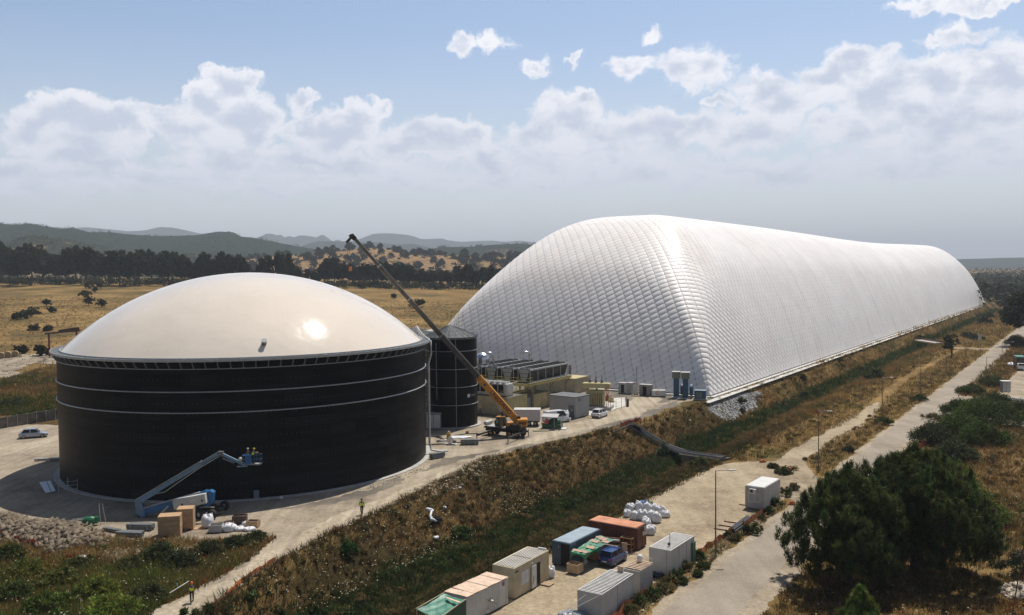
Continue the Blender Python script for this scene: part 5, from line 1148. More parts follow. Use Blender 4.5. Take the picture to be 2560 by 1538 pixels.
mb.prism([(LW(492, 1246).x, LW(492, 1246).z), (LW(520, 1268).x, LW(520, 1268).z), (LW(534, 1256).x, LW(534, 1256).z), (LW(536, 1230).x, LW(536, 1230).z), (LW(528, 1225).x, LW(528, 1225).z), (LW(505, 1229).x, LW(505, 1229).z)], -.45, .45, 'Y')
mb.v = [(v[0], v[1]+Kb.y, v[2]) for v in mb.v]; mb.build('turret', P_LB, bl_)
# knuckle
K2 = LW(344, 1255); mb = MB(); mb.prism([(LW(x_, y_).x, LW(x_, y_).z) for x_, y_ in ((340, 1253), (352, 1250), (364, 1276), (365, 1291), (357, 1291), (345, 1283), (342, 1268))], -.36, .36, 'Y'); mb.v = [(v[0], v[1]+Kb.y, v[2]) for v in mb.v]; mb.build('knuckle', P_LBF, bl_)
mb = MB(); mb.bar(LW(352, 1258), LW(372, 1272), .3, .12); mb.bar(LW(360, 1268), LW(378, 1264), .2, .1); mb.build('knuckle_link', M_STEELD, bl_)
K3 = LW(548, 1133); mid2 = K2.lerp(K3, .25); mb = MB(); mb.bar(K2, mid2, .5, .62); mb.build('upper_boom', P_LBF, bl_)
mb = MB(); mb.bar(K2.lerp(K3, .2), K2.lerp(K3, .78), .4, .46); mb.build('upper_boom_section', P_LBF, bl_)
mb = MB(); mb.bar(K2.lerp(K3, .75), K3, .32, .34); mb.build('upper_boom_section', P_LBF, bl_)
x, d, z = frame(K3-K2)
mb = MB(); mb.bar(K2+z*.34, K2.lerp(K3, .8)+z*.3, .34, .05, up=z); mb.bar(K2.lerp(K3, .75)+z*.2, K3+z*.2, .26, .05, up=z); mb.build('pale_top_edge', M_WHITE, bl_)
mb = MB(); mb.path([K2.lerp(K3, .22)-z*.35, K2.lerp(K3, .3)-z*.62, K2.lerp(K3, .5)-z*.45, K2.lerp(K3, .72)-z*.3, K3-z*.3], .05, 6); mb.build('hose_track', M_LGREY, bl_, smooth=True)
J1 = LW(556, 1136); J2 = LW(614, 1163); mb = MB(); mb.box((K3+J1)/2, (.6, .5, .55)); mb.build('jib_joint', M_STEELD, bl_)
mb = MB(); mb.bar(J1, J2, .26, .3); mb.bar(J1-Vector((0, 0, .45)), J1.lerp(J2, .5)-Vector((0, 0, .35)), .12, .14); mb.bar(LW(593, 1167), LW(618, 1166), .3, .1); mb.build('jib', P_LBF, bl_)
# basket
bk = LW(630, 1162); mb = MB(); W2, D2, H2 = 1.9, .9, 1.15; c_ = bk+Vector((0, .3, 0))
mb.box(c_+Vector((0, 0, .03)), (W2, D2, .07)); mb.build('basket_floor', M_LGREY, bl_)
mb = MB()
for z_ in (.1, .6, H2):
    for y_ in (-D2/2, D2/2): mb.bar(c_+Vector((-W2/2, y_, z_)), c_+Vector((W2/2, y_, z_)), .055)
    for x_ in (-W2/2, W2/2): mb.bar(c_+Vector((x_, -D2/2, z_)), c_+Vector((x_, D2/2, z_)), .055)
for x_ in (-W2/2, -W2/6, W2/6, W2/2):
    for y_ in (-D2/2, D2/2): mb.bar(c_+Vector((x_, y_, .05)), c_+Vector((x_, y_, H2)), .055)
mb.build('basket_rail', mat('dark_lift_blue', (.012, .06, .12), .5), bl_)
mb = MB(); mb.box(c_+Vector((-.35, -D2/2-.1, .62)), (.7, .12, 1.1)); mb.box(c_+Vector((-.5, -D2/2-.1, 1.12)), (1.0, .25, .12)); mb.build('control_console', P_LB, bl_)
mb = MB(); mb.ball(LW(601, 1148), .24, 10, 7, jit=.1); mb.build('cable_reel', M_LGREY, bl_)
BASK = c_+lo
# ------------------------------------------------------------ people
M_SKIN = mat('skin', (.38, .20, .13), .5, var=.05); M_VEST = mat('hi_vis_yellow', (.80, .95, .04), .6, var=.08); M_NAVY = mat('dark_trousers', (.014, .015, .022), .8, var=.1); M_SHIRT = mat('dark_shirt', (.03, .035, .06), .8)
M_HELO = mat('orange_helmet', (.75, .14, .03), .35); M_HELW = mat('white_helmet', (.6, .6, .6), .35); M_HELR = mat('brown_hair', (.06, .03, .015), .8); M_HAIR = M_HELR
def person(label, loc, rz, stride=.0, helmet=None, vest=None, trousers=M_NAVY, shirt=M_SHIRT, hands='down', H=1.75, lean=0.0):
    """faces +y; stride >0 puts the right leg forward"""
    t = thing('person', label, 'person', loc, rz); k = H/1.75
    pelvis = Vector((0, 0, .95)); ch = Vector((0, .03+lean, 1.32)); nk = Vector((0, .03+lean*1.2, 1.5)); hd = Vector((0, .06+lean*1.3, 1.63))
    hipL, hipR = Vector((-.1, 0, .92)), Vector((.1, 0, .92)); s = stride
    knR = Vector((.1, .12*s+.05, .5)); anR = Vector((.1, .38*s, .09)); knL = Vector((-.1, -.02*s+.05, .49)); anL = Vector((-.1, -.40*s, .11+.08*abs(s)))
    toR = anR+Vector((0, .17, -.05)); toL = anL+Vector((0, .15, -.07 if s == 0 else -.10))
    shL, shR = Vector((-.19, ch.y, 1.42)), Vector((.19, ch.y, 1.42))
    if hands == 'down': elL = shL+Vector((-.06, .10*s, -.28)); haL = elL+Vector((.0, .12*s+.08, -.24)); elR = shR+Vector((.06, -.12*s, -.28)); haR = elR+Vector((0, .02, -.25))
    else: elL = shL+Vector((-.08, .18, -.22)); haL = elL+Vector((.05, .24, .06)); elR = shR+Vector((.08, .18, -.22)); haR = elR+Vector((-.05, .24, .06))
    V = [pelvis, Vector((0, .01+lean*.5, 1.13)), ch, nk, hd-Vector((0, 0, .04)), hd+Vector((0, 0, .07)), hipL, knL, anL, toL, hipR, knR, anR, toR, shL, elL, haL, shR, elR, haR]
    E_ = [(0, 1), (1, 2), (2, 3), (3, 4), (4, 5), (0, 6), (6, 7), (7, 8), (8, 9), (0, 10), (10, 11), (11, 12), (12, 13), (2, 14), (14, 15), (15, 16), (2, 17), (17, 18), (18, 19)]
    Rr = [(.15, .10), (.13, .09), (.16, .10), .055, .085, .07, .085, .06, .04, .035, .085, .06, .04, .035, .055, .042, .03, .055, .042, .03]
    for hnd, el_ in ((16, 15), (19, 18)):       # palm, four fingers and a thumb
        h = V[hnd]; dr = (h-V[el_]).normalized(); sd_ = Vector((1, 0, 0)); o = len(V); V.append(h+dr*.06); E_.append((hnd, o)); Rr.append(.028)
        for q, (lx, ln) in enumerate(((-.024, .07), (-.008, .08), (.009, .076), (.024, .06))):
            i = len(V); V.append(h+dr*.09+sd_*lx); V.append(h+dr*(.09+ln*.5)+sd_*lx+Vector((0, .012, 0))); E_ += [(o, i), (i, i+1)]; Rr += [.010, .008]
        i = len(V); V.append(h+dr*.05+Vector((0, .045, 0))); E_.append((hnd, i)); Rr.append(.010)
    V = [v*k for v in V]
    bd = skin('body', V, E_, [tuple(a*k for a in r) if isinstance(r, tuple) else r*k for r in Rr], M_SKIN, t, 0, 1)
    mb = MB(); f = (hd+Vector((0, .085, -.01)))*k; mb.ball(f, .016*k, 6, 5)
    for sx_ in (-1, 1): mb.ball((hd+Vector((sx_*.032, .075, .018)))*k, .010*k, 6, 4); mb.ball((hd+Vector((sx_*.085, .0, 0)))*k, (.012*k, .02*k, .03*k), 6, 5)
    mb.build('face', M_SKIN, bd, smooth=True)
    def cl(nm, idx, grow, m):
        mp = {j: i for i, j in enumerate(idx)}; Ee = [(mp[a], mp[b]) for a, b in E_ if a in mp and b in mp]
        R_ = [tuple((q+grow)*k for q in Rr[j]) if isinstance(Rr[j], tuple) else (Rr[j]+grow)*k for j in idx]
        return skin(nm, [V[j] for j in idx], Ee, R_, m, t, 0, 1)
    cl('trousers', [0, 6, 7, 8, 10, 11, 12], .018, trousers)
    cl('shirt', [1, 2, 14, 15, 17, 18, 3], .014, shirt)
    if vest: cl('vest', [1, 0, 2, 14, 17], .04, vest)
    mb = MB()
    for a_, b_ in ((anL, toL), (anR, toR)): mb.bar((a_+Vector((0, -.08, -.03)))*k, (b_+Vector((0, .03, .0)))*k, .10*k, .10*k)
    mb.build('shoes', M_BLACKP, t)
    mb = MB(); c = hd+Vector((0, -.005, .045))
    if helmet: mb.lathe([(.118, 0), (.135, -.01), (.118, .015), (.112, .06), (.085, .115), (.04, .14), (0, .145)], 14, c); mb.box(c+Vector((0, .12, .0)), (.15, .09, .015)); mb.v = [tuple(Vector(v)*k) for v in mb.v]; mb.build('helmet', helmet, t, smooth=True)
    else: mb.lathe([(.092, -.05), (.096, .02), (.08, .07), (.04, .095), (0, .1)], 12, c-Vector((0, .02, 0))); mb.v = [tuple(Vector(v)*k) for v in mb.v]; mb.build('hair', M_HAIR, t, smooth=True)
    return t
person('person in yellow vest and orange helmet walking up the dirt track at lower left', at(480, 1506, .02), radians(200), .9, M_HELO, M_VEST)
person('person in yellow vest walking on the dirt track right of the big tank', at(905, 1287, .02), radians(20), .8, M_HELR, M_VEST, H=1.82)
person('person in dark clothes standing left in the boom lift basket', BASK+Vector((-.55, .05, .07)), radians(20), 0, M_HELW, None, shirt=mat('dark_red_shirt', (.05, .02, .03), .8), hands='up')
person('person in yellow vest bending in the boom lift basket', BASK+Vector((.0, .0, .07)), radians(-60), 0, mat('yellow_helmet', (.6, .5, .05), .4), M_VEST, hands='up', lean=.08)
person('person in dark clothes with yellow trim walking below the beige container wall', at(1200, 1040, .02), radians(-80), .8, mat('yellow_helmet', (.6, .5, .05), .4), None, H=1.8)
# ------------------------------------------------------------ plant beside the silo
O1 = Vector((3.4, 176.0, 0)); Au = dax; 
def PL(u, v, z): w = dax*u+dpp*v; return Vector((w.x, w.y, z))      # along the hall, to the left, up
RPL = Matrix((Vector((-dpp.x, -dpp.y, 0)), Vector((dax.x, dax.y, 0)), Vector((0, 0, 1)))).transposed()
M_FANB = mat('fan_black', (.015, .015, .017), .5); M_COIL = mat('coil_brown', (.055, .048, .040), .7, var=.3, scale=.8); M_FRM = mat('cooler_frame', (.52, .52, .50), .5, .1, var=.1)
def cooler(k):
    t = thing('dry_cooler', ['first', 'second', 'third', 'fourth'][k]+' dry cooler from the right on the raised platform, black fans on top', 'cooler', O1+PL(0, 3.95*k, 0), 0, 'dry coolers on the raised platform')
    Lc = 15.0; W0, W1 = 2.75, 1.2; z0, z1 = 5.75, 8.1
    mb = MB()
    a = [PL(0, .0, z1), PL(Lc, .0, z1), PL(Lc, .75, z0), PL(0, .75, z0)]; mb.quad(*a, th=.12); a = [PL(0, W0, z1), PL(Lc, W0, z1), PL(Lc, W0-.75, z0), PL(0, W0-.75, z0)]; mb.quad(*a, th=.12); mb.build('coil_bank', M_COIL, t)
    mb = MB(); mb.box(PL(Lc/2, W0/2, z1+.08), (W0+.2, Lc+.1, .16), M=RPL); mb.build('fan_deck', M_STEELD, t)
    mb = MB(); n = 6
    for i in range(n): 
        u = i*Lc/(n-1); u = min(max(u, .06), Lc-.06)
        for v0, v1 in ((-.05, -.05), (W0+.05, W0+.05)): mb.bar(PL(u, v0, z1), PL(u, v1, z0), .12)
        mb.bar(PL(u, -.05, z0), PL(u, W0+.05, z0), .1)
    for v in (-.05, W0+.05): mb.bar(PL(0, v, z0), PL(Lc, v, z0), .12); mb.bar(PL(0, v, z1+.02), PL(Lc, v, z1+.02), .2, .3)
    mb.build('frame', M_FRM, t)
    mb = MB(); mb.add([PL(-.02, .12, z1), PL(-.02, W0-.12, z1), PL(-.02, W0-.85, z0), PL(-.02, .85, z0)], [(0, 1, 2, 3)]); mb.build('end_panel', M_GREYP, t)
    mb = MB()
    for f_ in (.35, .7): mb.bar(PL(-.05, .3, z0+(z1-z0)*f_), PL(-.05, W0-.3, z0+(z1-z0)*f_), .06)
    mb.build('header_pipe', M_FANB, t)
    for i in range(10):
        for j in range(2):
            mb = MB(); mb.lathe([(.6, 0), (.6, .2), (.52, .22), (.52, .06), (.1, .08), (0, .12)], 14, PL(.8+i*1.49, .78+j*1.34, z1+.16)); mb.build('fan', M_GALVD if i == 0 else M_FANB, t)
    return t
for k in range(4): cooler(k)
pf = thing('steel_platform', 'raised yellow steel platform with railings carrying the dry coolers', 'platform', O1, 0)
mb = MB(); mb.box(PL(7, 7.3, 5.56), (16.4, 16.5, .14), M=RPL); mb.box(PL(-1.0, 7.3, 5.52), (16.4, 1.6, .1), M=RPL); mb.build('deck', mat('olive_deck', (.17, .155, .085), .7, var=.2), pf)
mb = MB()
for v in (-.8, 7, 15.4): mb.bar(PL(-1.8, v, 5.3), PL(15.2, v, 5.3), .2, .35)
for u in (-1.8, 1, 8, 14.5): mb.bar(PL(u, -.8, 5.3), PL(u, 15.4, 5.3), .2, .35)
mb.build('beams', M_YEL, pf)
for u in (.5, 7.2, 13.5):
    for v in (-.4, 7, 14.8):
        mb = MB(); mb.bar(PL(u, v, 0), PL(u, v, 5.2), .32); mb.bar(PL(u, v, 3.6), PL(u+1.6, v, 5.1), .16); mb.bar(PL(u, v, 3.6), PL(u-1.6, v, 5.1), .16); mb.build('column', mat('olive_steel', (.22, .20, .10), .6, var=.15), pf)
mb = MB()
def rail(mb, P, h=1.1, st=1.3):
    for a, b in zip(P[:-1], P[1:]):
        for z_ in (h*.5, h): mb.bar(a+Vector((0, 0, z_)), b+Vector((0, 0, z_)), .06)
        n = max(1, int((b-a).length/st))
        for i in range(n+1): q = a.lerp(b, i/n); mb.bar(q, q+Vector((0, 0, h)), .06)
rail(mb, [PL(-1.8, 15.4, 5.6), PL(-1.8, -.8, 5.6), PL(-.1, -.8, 5.6)]); mb.build('railing', M_YEL, pf)
# beige equipment containers
Cc = Vector((-.9, 169.2, 0)); RZD = -DAN
t = container('equipment_container', 'large beige plant container carrying the white chiller, beside the silo', 'container', Cc, RZD, 11, 6.8, 3.65, M_SAND, mat('dark_flat_roof', (.12, .12, .115), .7), style='flat', roofstyle='plain')
mb = MB(); rib_side(mb, (.02, .15, 0), (.02, 6.6, 0), .15, 3.5, 0, (1, 0, 0), .5, .07); mb.build('ribbed_side', M_YBEI, t)
chl = thing('chiller', 'white chiller with dark coils and round fans on the big beige container', 'chiller', Cc+PL(.4, .6, 3.72), RZD)
mb = MB(); mb.box((-4.5, 1.2, 1.25), (9, 2.3, 2.3)); mb.build('casing', M_LGREY, chl)
for i in range(6):
    mb = MB(); mb.box((-1.35-i*1.4, .03, 1.45), (1.15, .06, 1.5)); mb.build('coil', M_DARK, chl)
    for j in range(2): mb = MB(); mb.lathe([(.55, 0), (.55, .35), (.45, .35), (.42, .1), (0, .14)], 16, (-1.0-i*1.35, .65+j*1.15, 2.4)); mb.build('fan', M_WHITE, chl)
mb = MB(); mb.box((-.3, .02, 1.25), (.5, .06, 2.0)); mb.box((.02, 1.2, 1.25), (.06, 2.0, 2.0)); mb.build('control_door', M_WHITE, chl)
wk2 = MB()
rail(wk2, [Cc+PL(-.1, -.2, 3.75), Cc+PL(6.7, -.2, 3.75), Cc+PL(6.7, 2.5, 3.75)]); rail(wk2, [Cc+PL(-.1, 1.6, 3.75), Cc+PL(-.1, -.2, 3.75)]); o = wk2.build('roof_railing', M_YEL); tag(o, 'yellow railing round the roof edge of the big beige container', 'railing')
f = thing('switch_cabinet', 'tall grey steel cabinet between the two beige containers', 'cabinet', Cc+PL(6.9, .2, 0), RZD); mb = MB(); mb.box((-.6, .8, 1.45), (1.3, 1.5, 2.9), bev=.03); mb.build('case', mat('blue_grey', (.15, .165, .18), .5), f); mb = MB(); mb.box((.07, .8, 1.4), (.04, 1.3, 2.6)); mb.build('door', mat('mid_grey', (.24, .25, .26), .5), f)
t = container('equipment_container', 'yellow-beige ribbed container under the cooler platform', 'container', Vector((4.1, 177.2, 0)), RZD, 6, 6.6, 3.0, M_YBEI, M_SAND, style='rib', roofstyle='plain')
mb = MB(); [mb.bar((.0+.03, y, .3), (.03, y, 2.9), .12) for y in (.1, 3.3, 6.5)]; mb.build('posts', M_YBEI, t)
t = container('equipment_container', 'far beige container beyond the cooler platform towards the dome', 'container', Vector((14.0, 199.5, 0)), RZD, 13.5, 6.5, 3.4, M_SAND, M_YBEI, style='rib', roofstyle='plain')
# silver tanks with goose-neck pipes
for k, (x, y, Y) in enumerate(((1206, 893, 186), (1307, 890, 200))):
    p = atY(x, y, Y); t = thing('pressure_vessel', ['silver domed vessel with a bent pipe at the left end of the coolers', 'bent silver pipe rising behind the second cooler'][k], 'vessel', (p.x, p.y, 0)); zt = p.z
    if k == 0: mb = MB(); mb.lathe([(1.5, 0), (1.5, zt-.4), (1.45, zt), (1.1, zt+.6), (.5, zt+.95), (0, zt+1.0)], 24); mb.build('shell', MATS['bright_steel'], t, smooth=False)
    o2 = Vector((.2 if k == 0 else -.6, 0, zt-.6)); mb = MB(); mb.path([o2, o2+Vector((0, 0, 1.0)), o2+Vector((.2, 0, 1.35)), o2+Vector((.7, 0, 1.5)), o2+Vector((1.5, 0, 1.5)), o2+Vector((1.95, 0, 1.3)), o2+Vector((2.1, 0, .9)), o2+Vector((2.1, 0, -zt+.6))], .19, 10); mb.build('bent_pipe', MATS['bright_steel'], t, smooth=True)
# kiosk building
t = container('transformer_kiosk', 'plain grey concrete kiosk with dark grey roof and door beside the yellow transformer', 'kiosk', Vector((11.75, 166.2, 0)), radians(-38), 6.0, 4.6, 3.95, mat('kiosk_grey', (.36, .355, .34), .8, var=.05, scale=.5), mat('dark_roof', (.12, .125, .13), .7, var=.15), roofstyle='slab')
mb = MB(); mb.box((-.95, -.03, 1.3), (1.25, .06, 2.4)); d_ = mb.build('door', mat('door_grey', (.13, .145, .155), .5), t); mb = MB(); mb.box((-.75, -.065, 1.6), (.2, .01, .3)); mb.build('warning_plate', M_WHITE, d_)
mb = MB(); mb.box((.03, 1.3, 3.4), (.05, .75, .4)); mb.build('vent', M_STEELD, t); mb = MB(); [mb.box((x_, -.03, z_), (.16, .05, .16)) for x_, z_ in ((-2.1, 2.6), (-1.5, 2.8), (-1.9, 1.5))]; mb.build('fittings', M_STEELD, t)
# yellow transformer on its plinth
tp_ = at(1492, 1022, 0); t = thing('power_transformer', 'yellow-beige power transformer with radiators inside the mesh fence', 'transformer', tp_, RZD+.3)
mb = MB(); mb.box((0, 0, .35), (6.2, 4.2, .7)); mb.build('plinth', MC, t)
mb = MB(); mb.box((-.2, 0, 2.3), (3.6, 2.0, 3.0), bev=.08); mb.build('tank', M_YBEI, t)
mb = MB(); mb.box((0, 0, 4.75), (5.6, 1.6, 1.0), bev=.12); [mb.bar((x_, 0, 3.8), (x_, 0, 4.3), .3) for x_ in (-1.8, 0, 1.8)]; mb.build('conservator', M_YBEI, t)
for k in range(9): mb = MB(); mb.box((-1.9+k*.42, -1.35, 2.1), (.10, .7, 2.3), bev=.02); mb.build('radiator_fin', M_YBEI, t)
for k in range(3): mb = MB(); mb.lathe([(.12, 0), (.3, .1), (.12, .25), (.3, .4), (.12, .55), (.28, .7), (.1, .85), (.08, 1.5), (0, 1.5)], 12, (-1.4+k*1.2, .3, 5.2)); mb.build('bushing', M_STEELD, t, smooth=False)
mb = MB(); [mb.bar((2.2+dx, -1.2, .7), (2.2+dx, -1.2, 4.4), .09) for dx in (0, .35)]; [mb.bar((2.2, -1.2, 1+.4*i), (2.55, -1.2, 1+.4*i), .05) for i in range(9)]; mb.build('red_ladder', mat('red_steel', (.45, .10, .05), .5), t)
for k, (x, y, lb) in enumerate(((1425, 972, 'dark ribbed exhaust stack behind the grey kiosk'), (1465, 962, 'slim grey stack behind the left end of the yellow transformer'), (1500, 964, 'slim grey stack behind the right end of the yellow transformer'))):
    p = at(x, y, 0); t = thing('exhaust_stack', lb, 'stack', p); mb = MB(); h = (5.6, 5.3, 5.3)[k]; mb.lathe([(0, 0), (.65, 0), (.65, 2.2), (.3, 2.6), (.3, h-.9), (.42, h-.9), (.42, h-.75), (.3, h-.75), (.3, h-.3), (.42, h-.3), (.42, h-.15), (.28, h-.15), (.28, h), (0, h)], 14); mb.build('pipe', M_GALVD if k else M_STEELD, t)
    mb = MB(); [mb.bar((sx_*1.1, 0, 0), (sx_*.3, 0, 2.4), .1) for sx_ in (-1, 1)]; mb.box((0, 0, .3), (1.8, 1.2, .6)); mb.build('base_frame', M_BLACKP, t)
# low bund wall and mesh fence round the transformer
fn = thing('mesh_fence', 'thin wire mesh fence round the transformer compound', 'fence', (0, 0, 0)); FP = [at(1460, 1040, 0), at(1512, 1034, 0), at(1567, 1017, 0), at(1567, 992, 0), at(1530, 985, 0)]
for a, b in zip(FP[:-1], FP[1:]):
    n = max(1, int((b-a).length/2.4))
    for i in range(n): q = a.lerp(b, i/n); mb = MB(); mb.bar(q, q+Vector((0, 0, 2.1)), .07); mb.build('post', M_STEELD, fn)
mb = MB()
for a, b in zip(FP[:-1], FP[1:]):
    for z_ in (.3, .75, 1.2, 1.65, 2.05): mb.bar(a+Vector((0, 0, z_)), b+Vector((0, 0, z_)), .018)
mb.build('wires', M_STEELD, fn)
slab_ = sheet('concrete_slab', [v.xy for v in (at(1440, 1045, 0), at(1512, 1032, 0), at(1564, 1015, 0), at(1562, 994, 0), at(1470, 1000, 0))], MCW, GZ+.03, amp=.02)
f = thing('gate_post', 'short dark rusty gate post at the corner of the mesh fence', 'post', at(1569, 1017, 0)); mb = MB(); mb.box((0, 0, .8), (.5, .3, 1.6)); mb.build('post', M_POLE, f)
for k, (x, y) in enumerate(((1519, 1003), (1528, 1006))):
    f = thing('rusty_machine', ['small rusty pump just right of the transformer plinth', 'small rusty yellow pump nearest the mesh fence'][k], 'pump', at(x, y, 0)); mb = MB(); mb.ball((0, 0, .7), (.6, .4, .55), 10, 7); mb.box((0, 0, .2), (1.4, .7, .3)); mb.build('casing', (M_POLE, M_YBEI)[k], f); mb = MB(); mb.tube((0, 0, 1.0), (0, 0, 1.5), .1, 8); mb.build('pipe', M_POLE, f)
# cabinets at the foot of the hall
def cabinet(label, px, py, w, d, h, m, rz=-DAN-.0, nm='cabinet', door=None, roof=None, dark=False):
    t = thing(nm, label, 'cabinet', at(px, py, 0), rz); mb = MB(); mb.box((0, 0, h/2+.1), (w, d, h), bev=.03); mb.build('case', m, t)
    mb = MB(); n = 2
    for i in range(n): mb.box(((-.25+.5*i)*w*.95, -d/2-.02, h/2+.1), (w*.44, .04, h*.88))
    mb.build('doors', door or m, t)
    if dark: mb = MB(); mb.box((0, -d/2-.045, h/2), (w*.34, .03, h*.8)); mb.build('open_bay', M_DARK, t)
    mb = MB(); mb.box((0, 0, h+.14), (w+.16, d+.16, .08)); mb.build('roof', roof or M_GREYP, t); return t
cabinet('pale cabinet with open dark bay at the left end of the row below the dome', 1560, 984, 2.2, 1.4, 2.3, M_LGREY, dark=True)
cabinet('plain grey cabinet standing just left of the red and white sign', 1577, 985, 1.2, 1.6, 2.4, M_GREYP)
cabinet('open grey cabinet with pipes just right of the red and white sign', 1615, 990, 2.7, 1.4, 2.4, mat('cabinet_grey', (.22, .22, .21), .6), dark=True)  # case in a darker grey than its two neighbours
t = thing('notice_board', 'tall white notice board with red and white striped corners by the dome', 'sign', at(1590, 990, 0), -DAN); mb = MB(); mb.box((0, 0, 1.5), (1.2, .06, 2.7)); bd_ = mb.build('board', M_WHITE, t); mb = MB()
for sx_, z_ in ((-.3, 2.7), (.3, 2.7), (-.3, .35), (.3, .35)): mb.box((sx_, -.04, z_), (.22, .02, .32), M=Matrix.Rotation(.5 if sx_*z_ > 0 else -.5, 3, 'Y'))
mb.build('red_stripes', mat('sign_red', (.5, .03, .02), .5), bd_); mb = MB(); [mb.box((0, -.04, 2.1-.22*k), (.8-.1*(k % 2), .01, .08)) for k in range(6)]; mb.build('printed_lines', M_GREYP, bd_); mb = MB(); [mb.bar((x_, .05, 0), (x_, .05, 2.8), .08) for x_ in (-.5, .5)]; mb.build('posts', M_GALVD, t)
t = thing('light_mast', 'slim pole with a small lamp rising beside the notice board', 'pole', at(1592, 985, 0)); mb = MB(); mb.tube((0, 0, 0), (0, 0, 6.2), .09, 8, .06); mb.build('pole', M_STEELD, t); mb = MB(); mb.ball((0, 0, 6.35), .2, 10, 7); mb.build('lamp', M_WHITE, t)
t = thing('generator', 'white generator box with a red letter logo at the foot of the dome', 'generator', at(1647, 992, 0), radians(-8)); mb = MB(); mb.box((0, 0, .85), (3.1, 1.3, 1.3), bev=.06); gb = mb.build('canopy', M_WHITE, t); mb = MB(); mb.box((0, 0, .12), (3.0, 1.2, .2)); mb.build('skid', M_BLACKP, t); mb = MB(); [mb.box((x_, 0, 1.53), (.1, 1.32, .05)) for x_ in (-1.4, 0, 1.4)]; mb.build('lifting_lugs', M_STEELD, gb)
Mt = Matrix.Translation((-.45, -.66, .85)) @ Matrix.Rotation(pi/2, 4, 'X'); text_mesh('C', 'letter', .85, mat('logo_red', (.6, .03, .02), .5), gb, Mt, .01, .03)
Mt = Matrix.Translation((.05, -.66, .72)) @ Matrix.Rotation(pi/2, 4, 'X'); text_mesh('v', 'letter', .6, M_STEELD, gb, Mt, .01, .01)
# blue blower towers
P_BT = mat('tower_blue', (.035, .10, .17), .45, var=.12)
for k, (x, y) in enumerate(((1691, 994), (1714, 996))):
    t = thing('air_blower_tower', ['left', 'right'][k]+' of the two blue air intake towers at the dome corner', 'air intake', at(x, y, 0), radians(-15))
    mb = MB(); mb.box((0, 0, 2.2), (1.15, 1.1, 4.3)); mb.build('duct', P_BT, t); mb = MB(); mb.box((0, 0, 4.95), (1.7, 1.6, 1.35)); mb.build('intake_hood', mat('olive_grey', (.20, .20, .16), .6), t); mb = MB(); mb.box((0, 0, 5.66), (1.85, 1.75, .08)); mb.build('hood_top', M_LGREY, t)
    mb = MB(); mb.lathe([(0, -.35), (1.15, -.35), (1.25, -.2), (1.25, .2), (1.15, .35), (0, .35)], 24, (1.2, .9, 1.75), axis='X'); mb.build('fan_scroll', P_BT, t); mb = MB(); mb.box((0, -.2, .1), (1.9, 1.8, .2)); mb.build('base', M_LGREY, t)
t = thing('blower_unit', 'blue boxed unit with a louvred front nearest the dome corner', 'blower', at(1751, 1000, 0), radians(-15)); mb = MB(); mb.box((0, 0, 1.2), (2.4, 1.7, 1.7), bev=.04); mb.build('case', P_BT, t); mb = MB(); [mb.box((-.25, -.87, .65+.17*k), (1.2, .05, .07)) for k in range(7)]; mb.build('louvre', M_SAND, t); mb = MB(); mb.box((0, 0, .2), (2.8, 2.1, .35)); mb.build('plinth', MC, t); mb = MB(); mb.box((0, 0, 2.09), (2.5, 1.8, .06)); mb.build('lid', mat('pale_blue_lid', (.22, .3, .36), .5), t)
# box trailer, generator cage
t = thing('box_trailer', 'pinkish white box trailer with a pale lid just behind the crane', 'trailer', at(1318, 1066, 0), radians(-4)); mb = MB(); mb.box((0, 1, 1.95), (4.7, 2.4, 1.95), bev=.04); mb.build('box', mat('pinkish_white', (.56, .53, .54), .5, var=.05), t); mb = MB(); mb.box((0, 1, 2.98), (4.8, 2.5, .12), bev=.03); [mb.box((x_, -.2, 2.9), (.18, .1, .3)) for x_ in (-1, .7)]; mb.build('lid', M_LGREY, t)
mb = MB(); mb.box((0, 1, .8), (4.4, 1.6, .2)); [mb.bar((x_, 0, .1), (x_, 0, .8), .12) for x_ in (-1.8, 1.9)]; mb.build('chassis', M_BLACKP, t)
for sx_ in (-.55, .55): wheel(t, (sx_+.9, .2, .42), .42, .24, ax='Y')
t = thing('generator_cage', 'dark green generator with a red drum under a grey steel canopy', 'generator', at(1381, 1072, 0), radians(-12)); mb = MB(); mb.box((0, 0, .55), (3.3, 1.9, .8), bev=.05); mb.ball((.45, 0, 1.2), (1.2, .85, .75), 16, 8); mb.build('green_body', mat('deep_green', (.012, .075, .04), .4), t, smooth=False)
mb = MB(); mb.tube((-.85, -.95, 1.35), (-.85, -.3, 1.35), .42, 18); mb.build('red_drum', mat('drum_red', (.48, .08, .04), .5), t); mb = MB(); [mb.bar((x_, y_, 0), (x_, y_, 2.3), .08) for x_ in (-1.7, .5, 1.7) for y_ in (-1, 1)]; mb.build('posts', M_GREYP, t); mb = MB(); mb.add([(-1.8, -1.1, 2.25), (1.1, -1.2, 2.15), (1.1, 1.1, 2.45), (-1.8, 1.1, 2.45), (-1.8, -1.1, 2.3), (1.1, -1.2, 2.2), (1.1, 1.1, 2.5), (-1.8, 1.1, 2.5)], [(3, 2, 1, 0), (4, 5, 6, 7), (0, 1, 5, 4), (1, 2, 6, 5), (2, 3, 7, 6), (3, 0, 4, 7)]); mb.build('canopy', M_GREYP, t); mb = MB(); mb.box((.3, 0, .1), (4.4, 2.2, .12)); mb.build('skid', M_LGREY, t)
t = thing('hose_coil', 'tangle of cream hoses on the ground between the trailer and the generator cage', 'hoses', at(1353, 1078, 0)); mb = MB(); pts = [(1.2*cos(a*1.9)+.3*sin(a*5), .55*sin(a*1.3), .1+.05*sin(a*3)) for a in np.linspace(0, 9, 50)]; mb.path(pts, .08, 6); mb.build('hose', M_SAND, t, smooth=True)
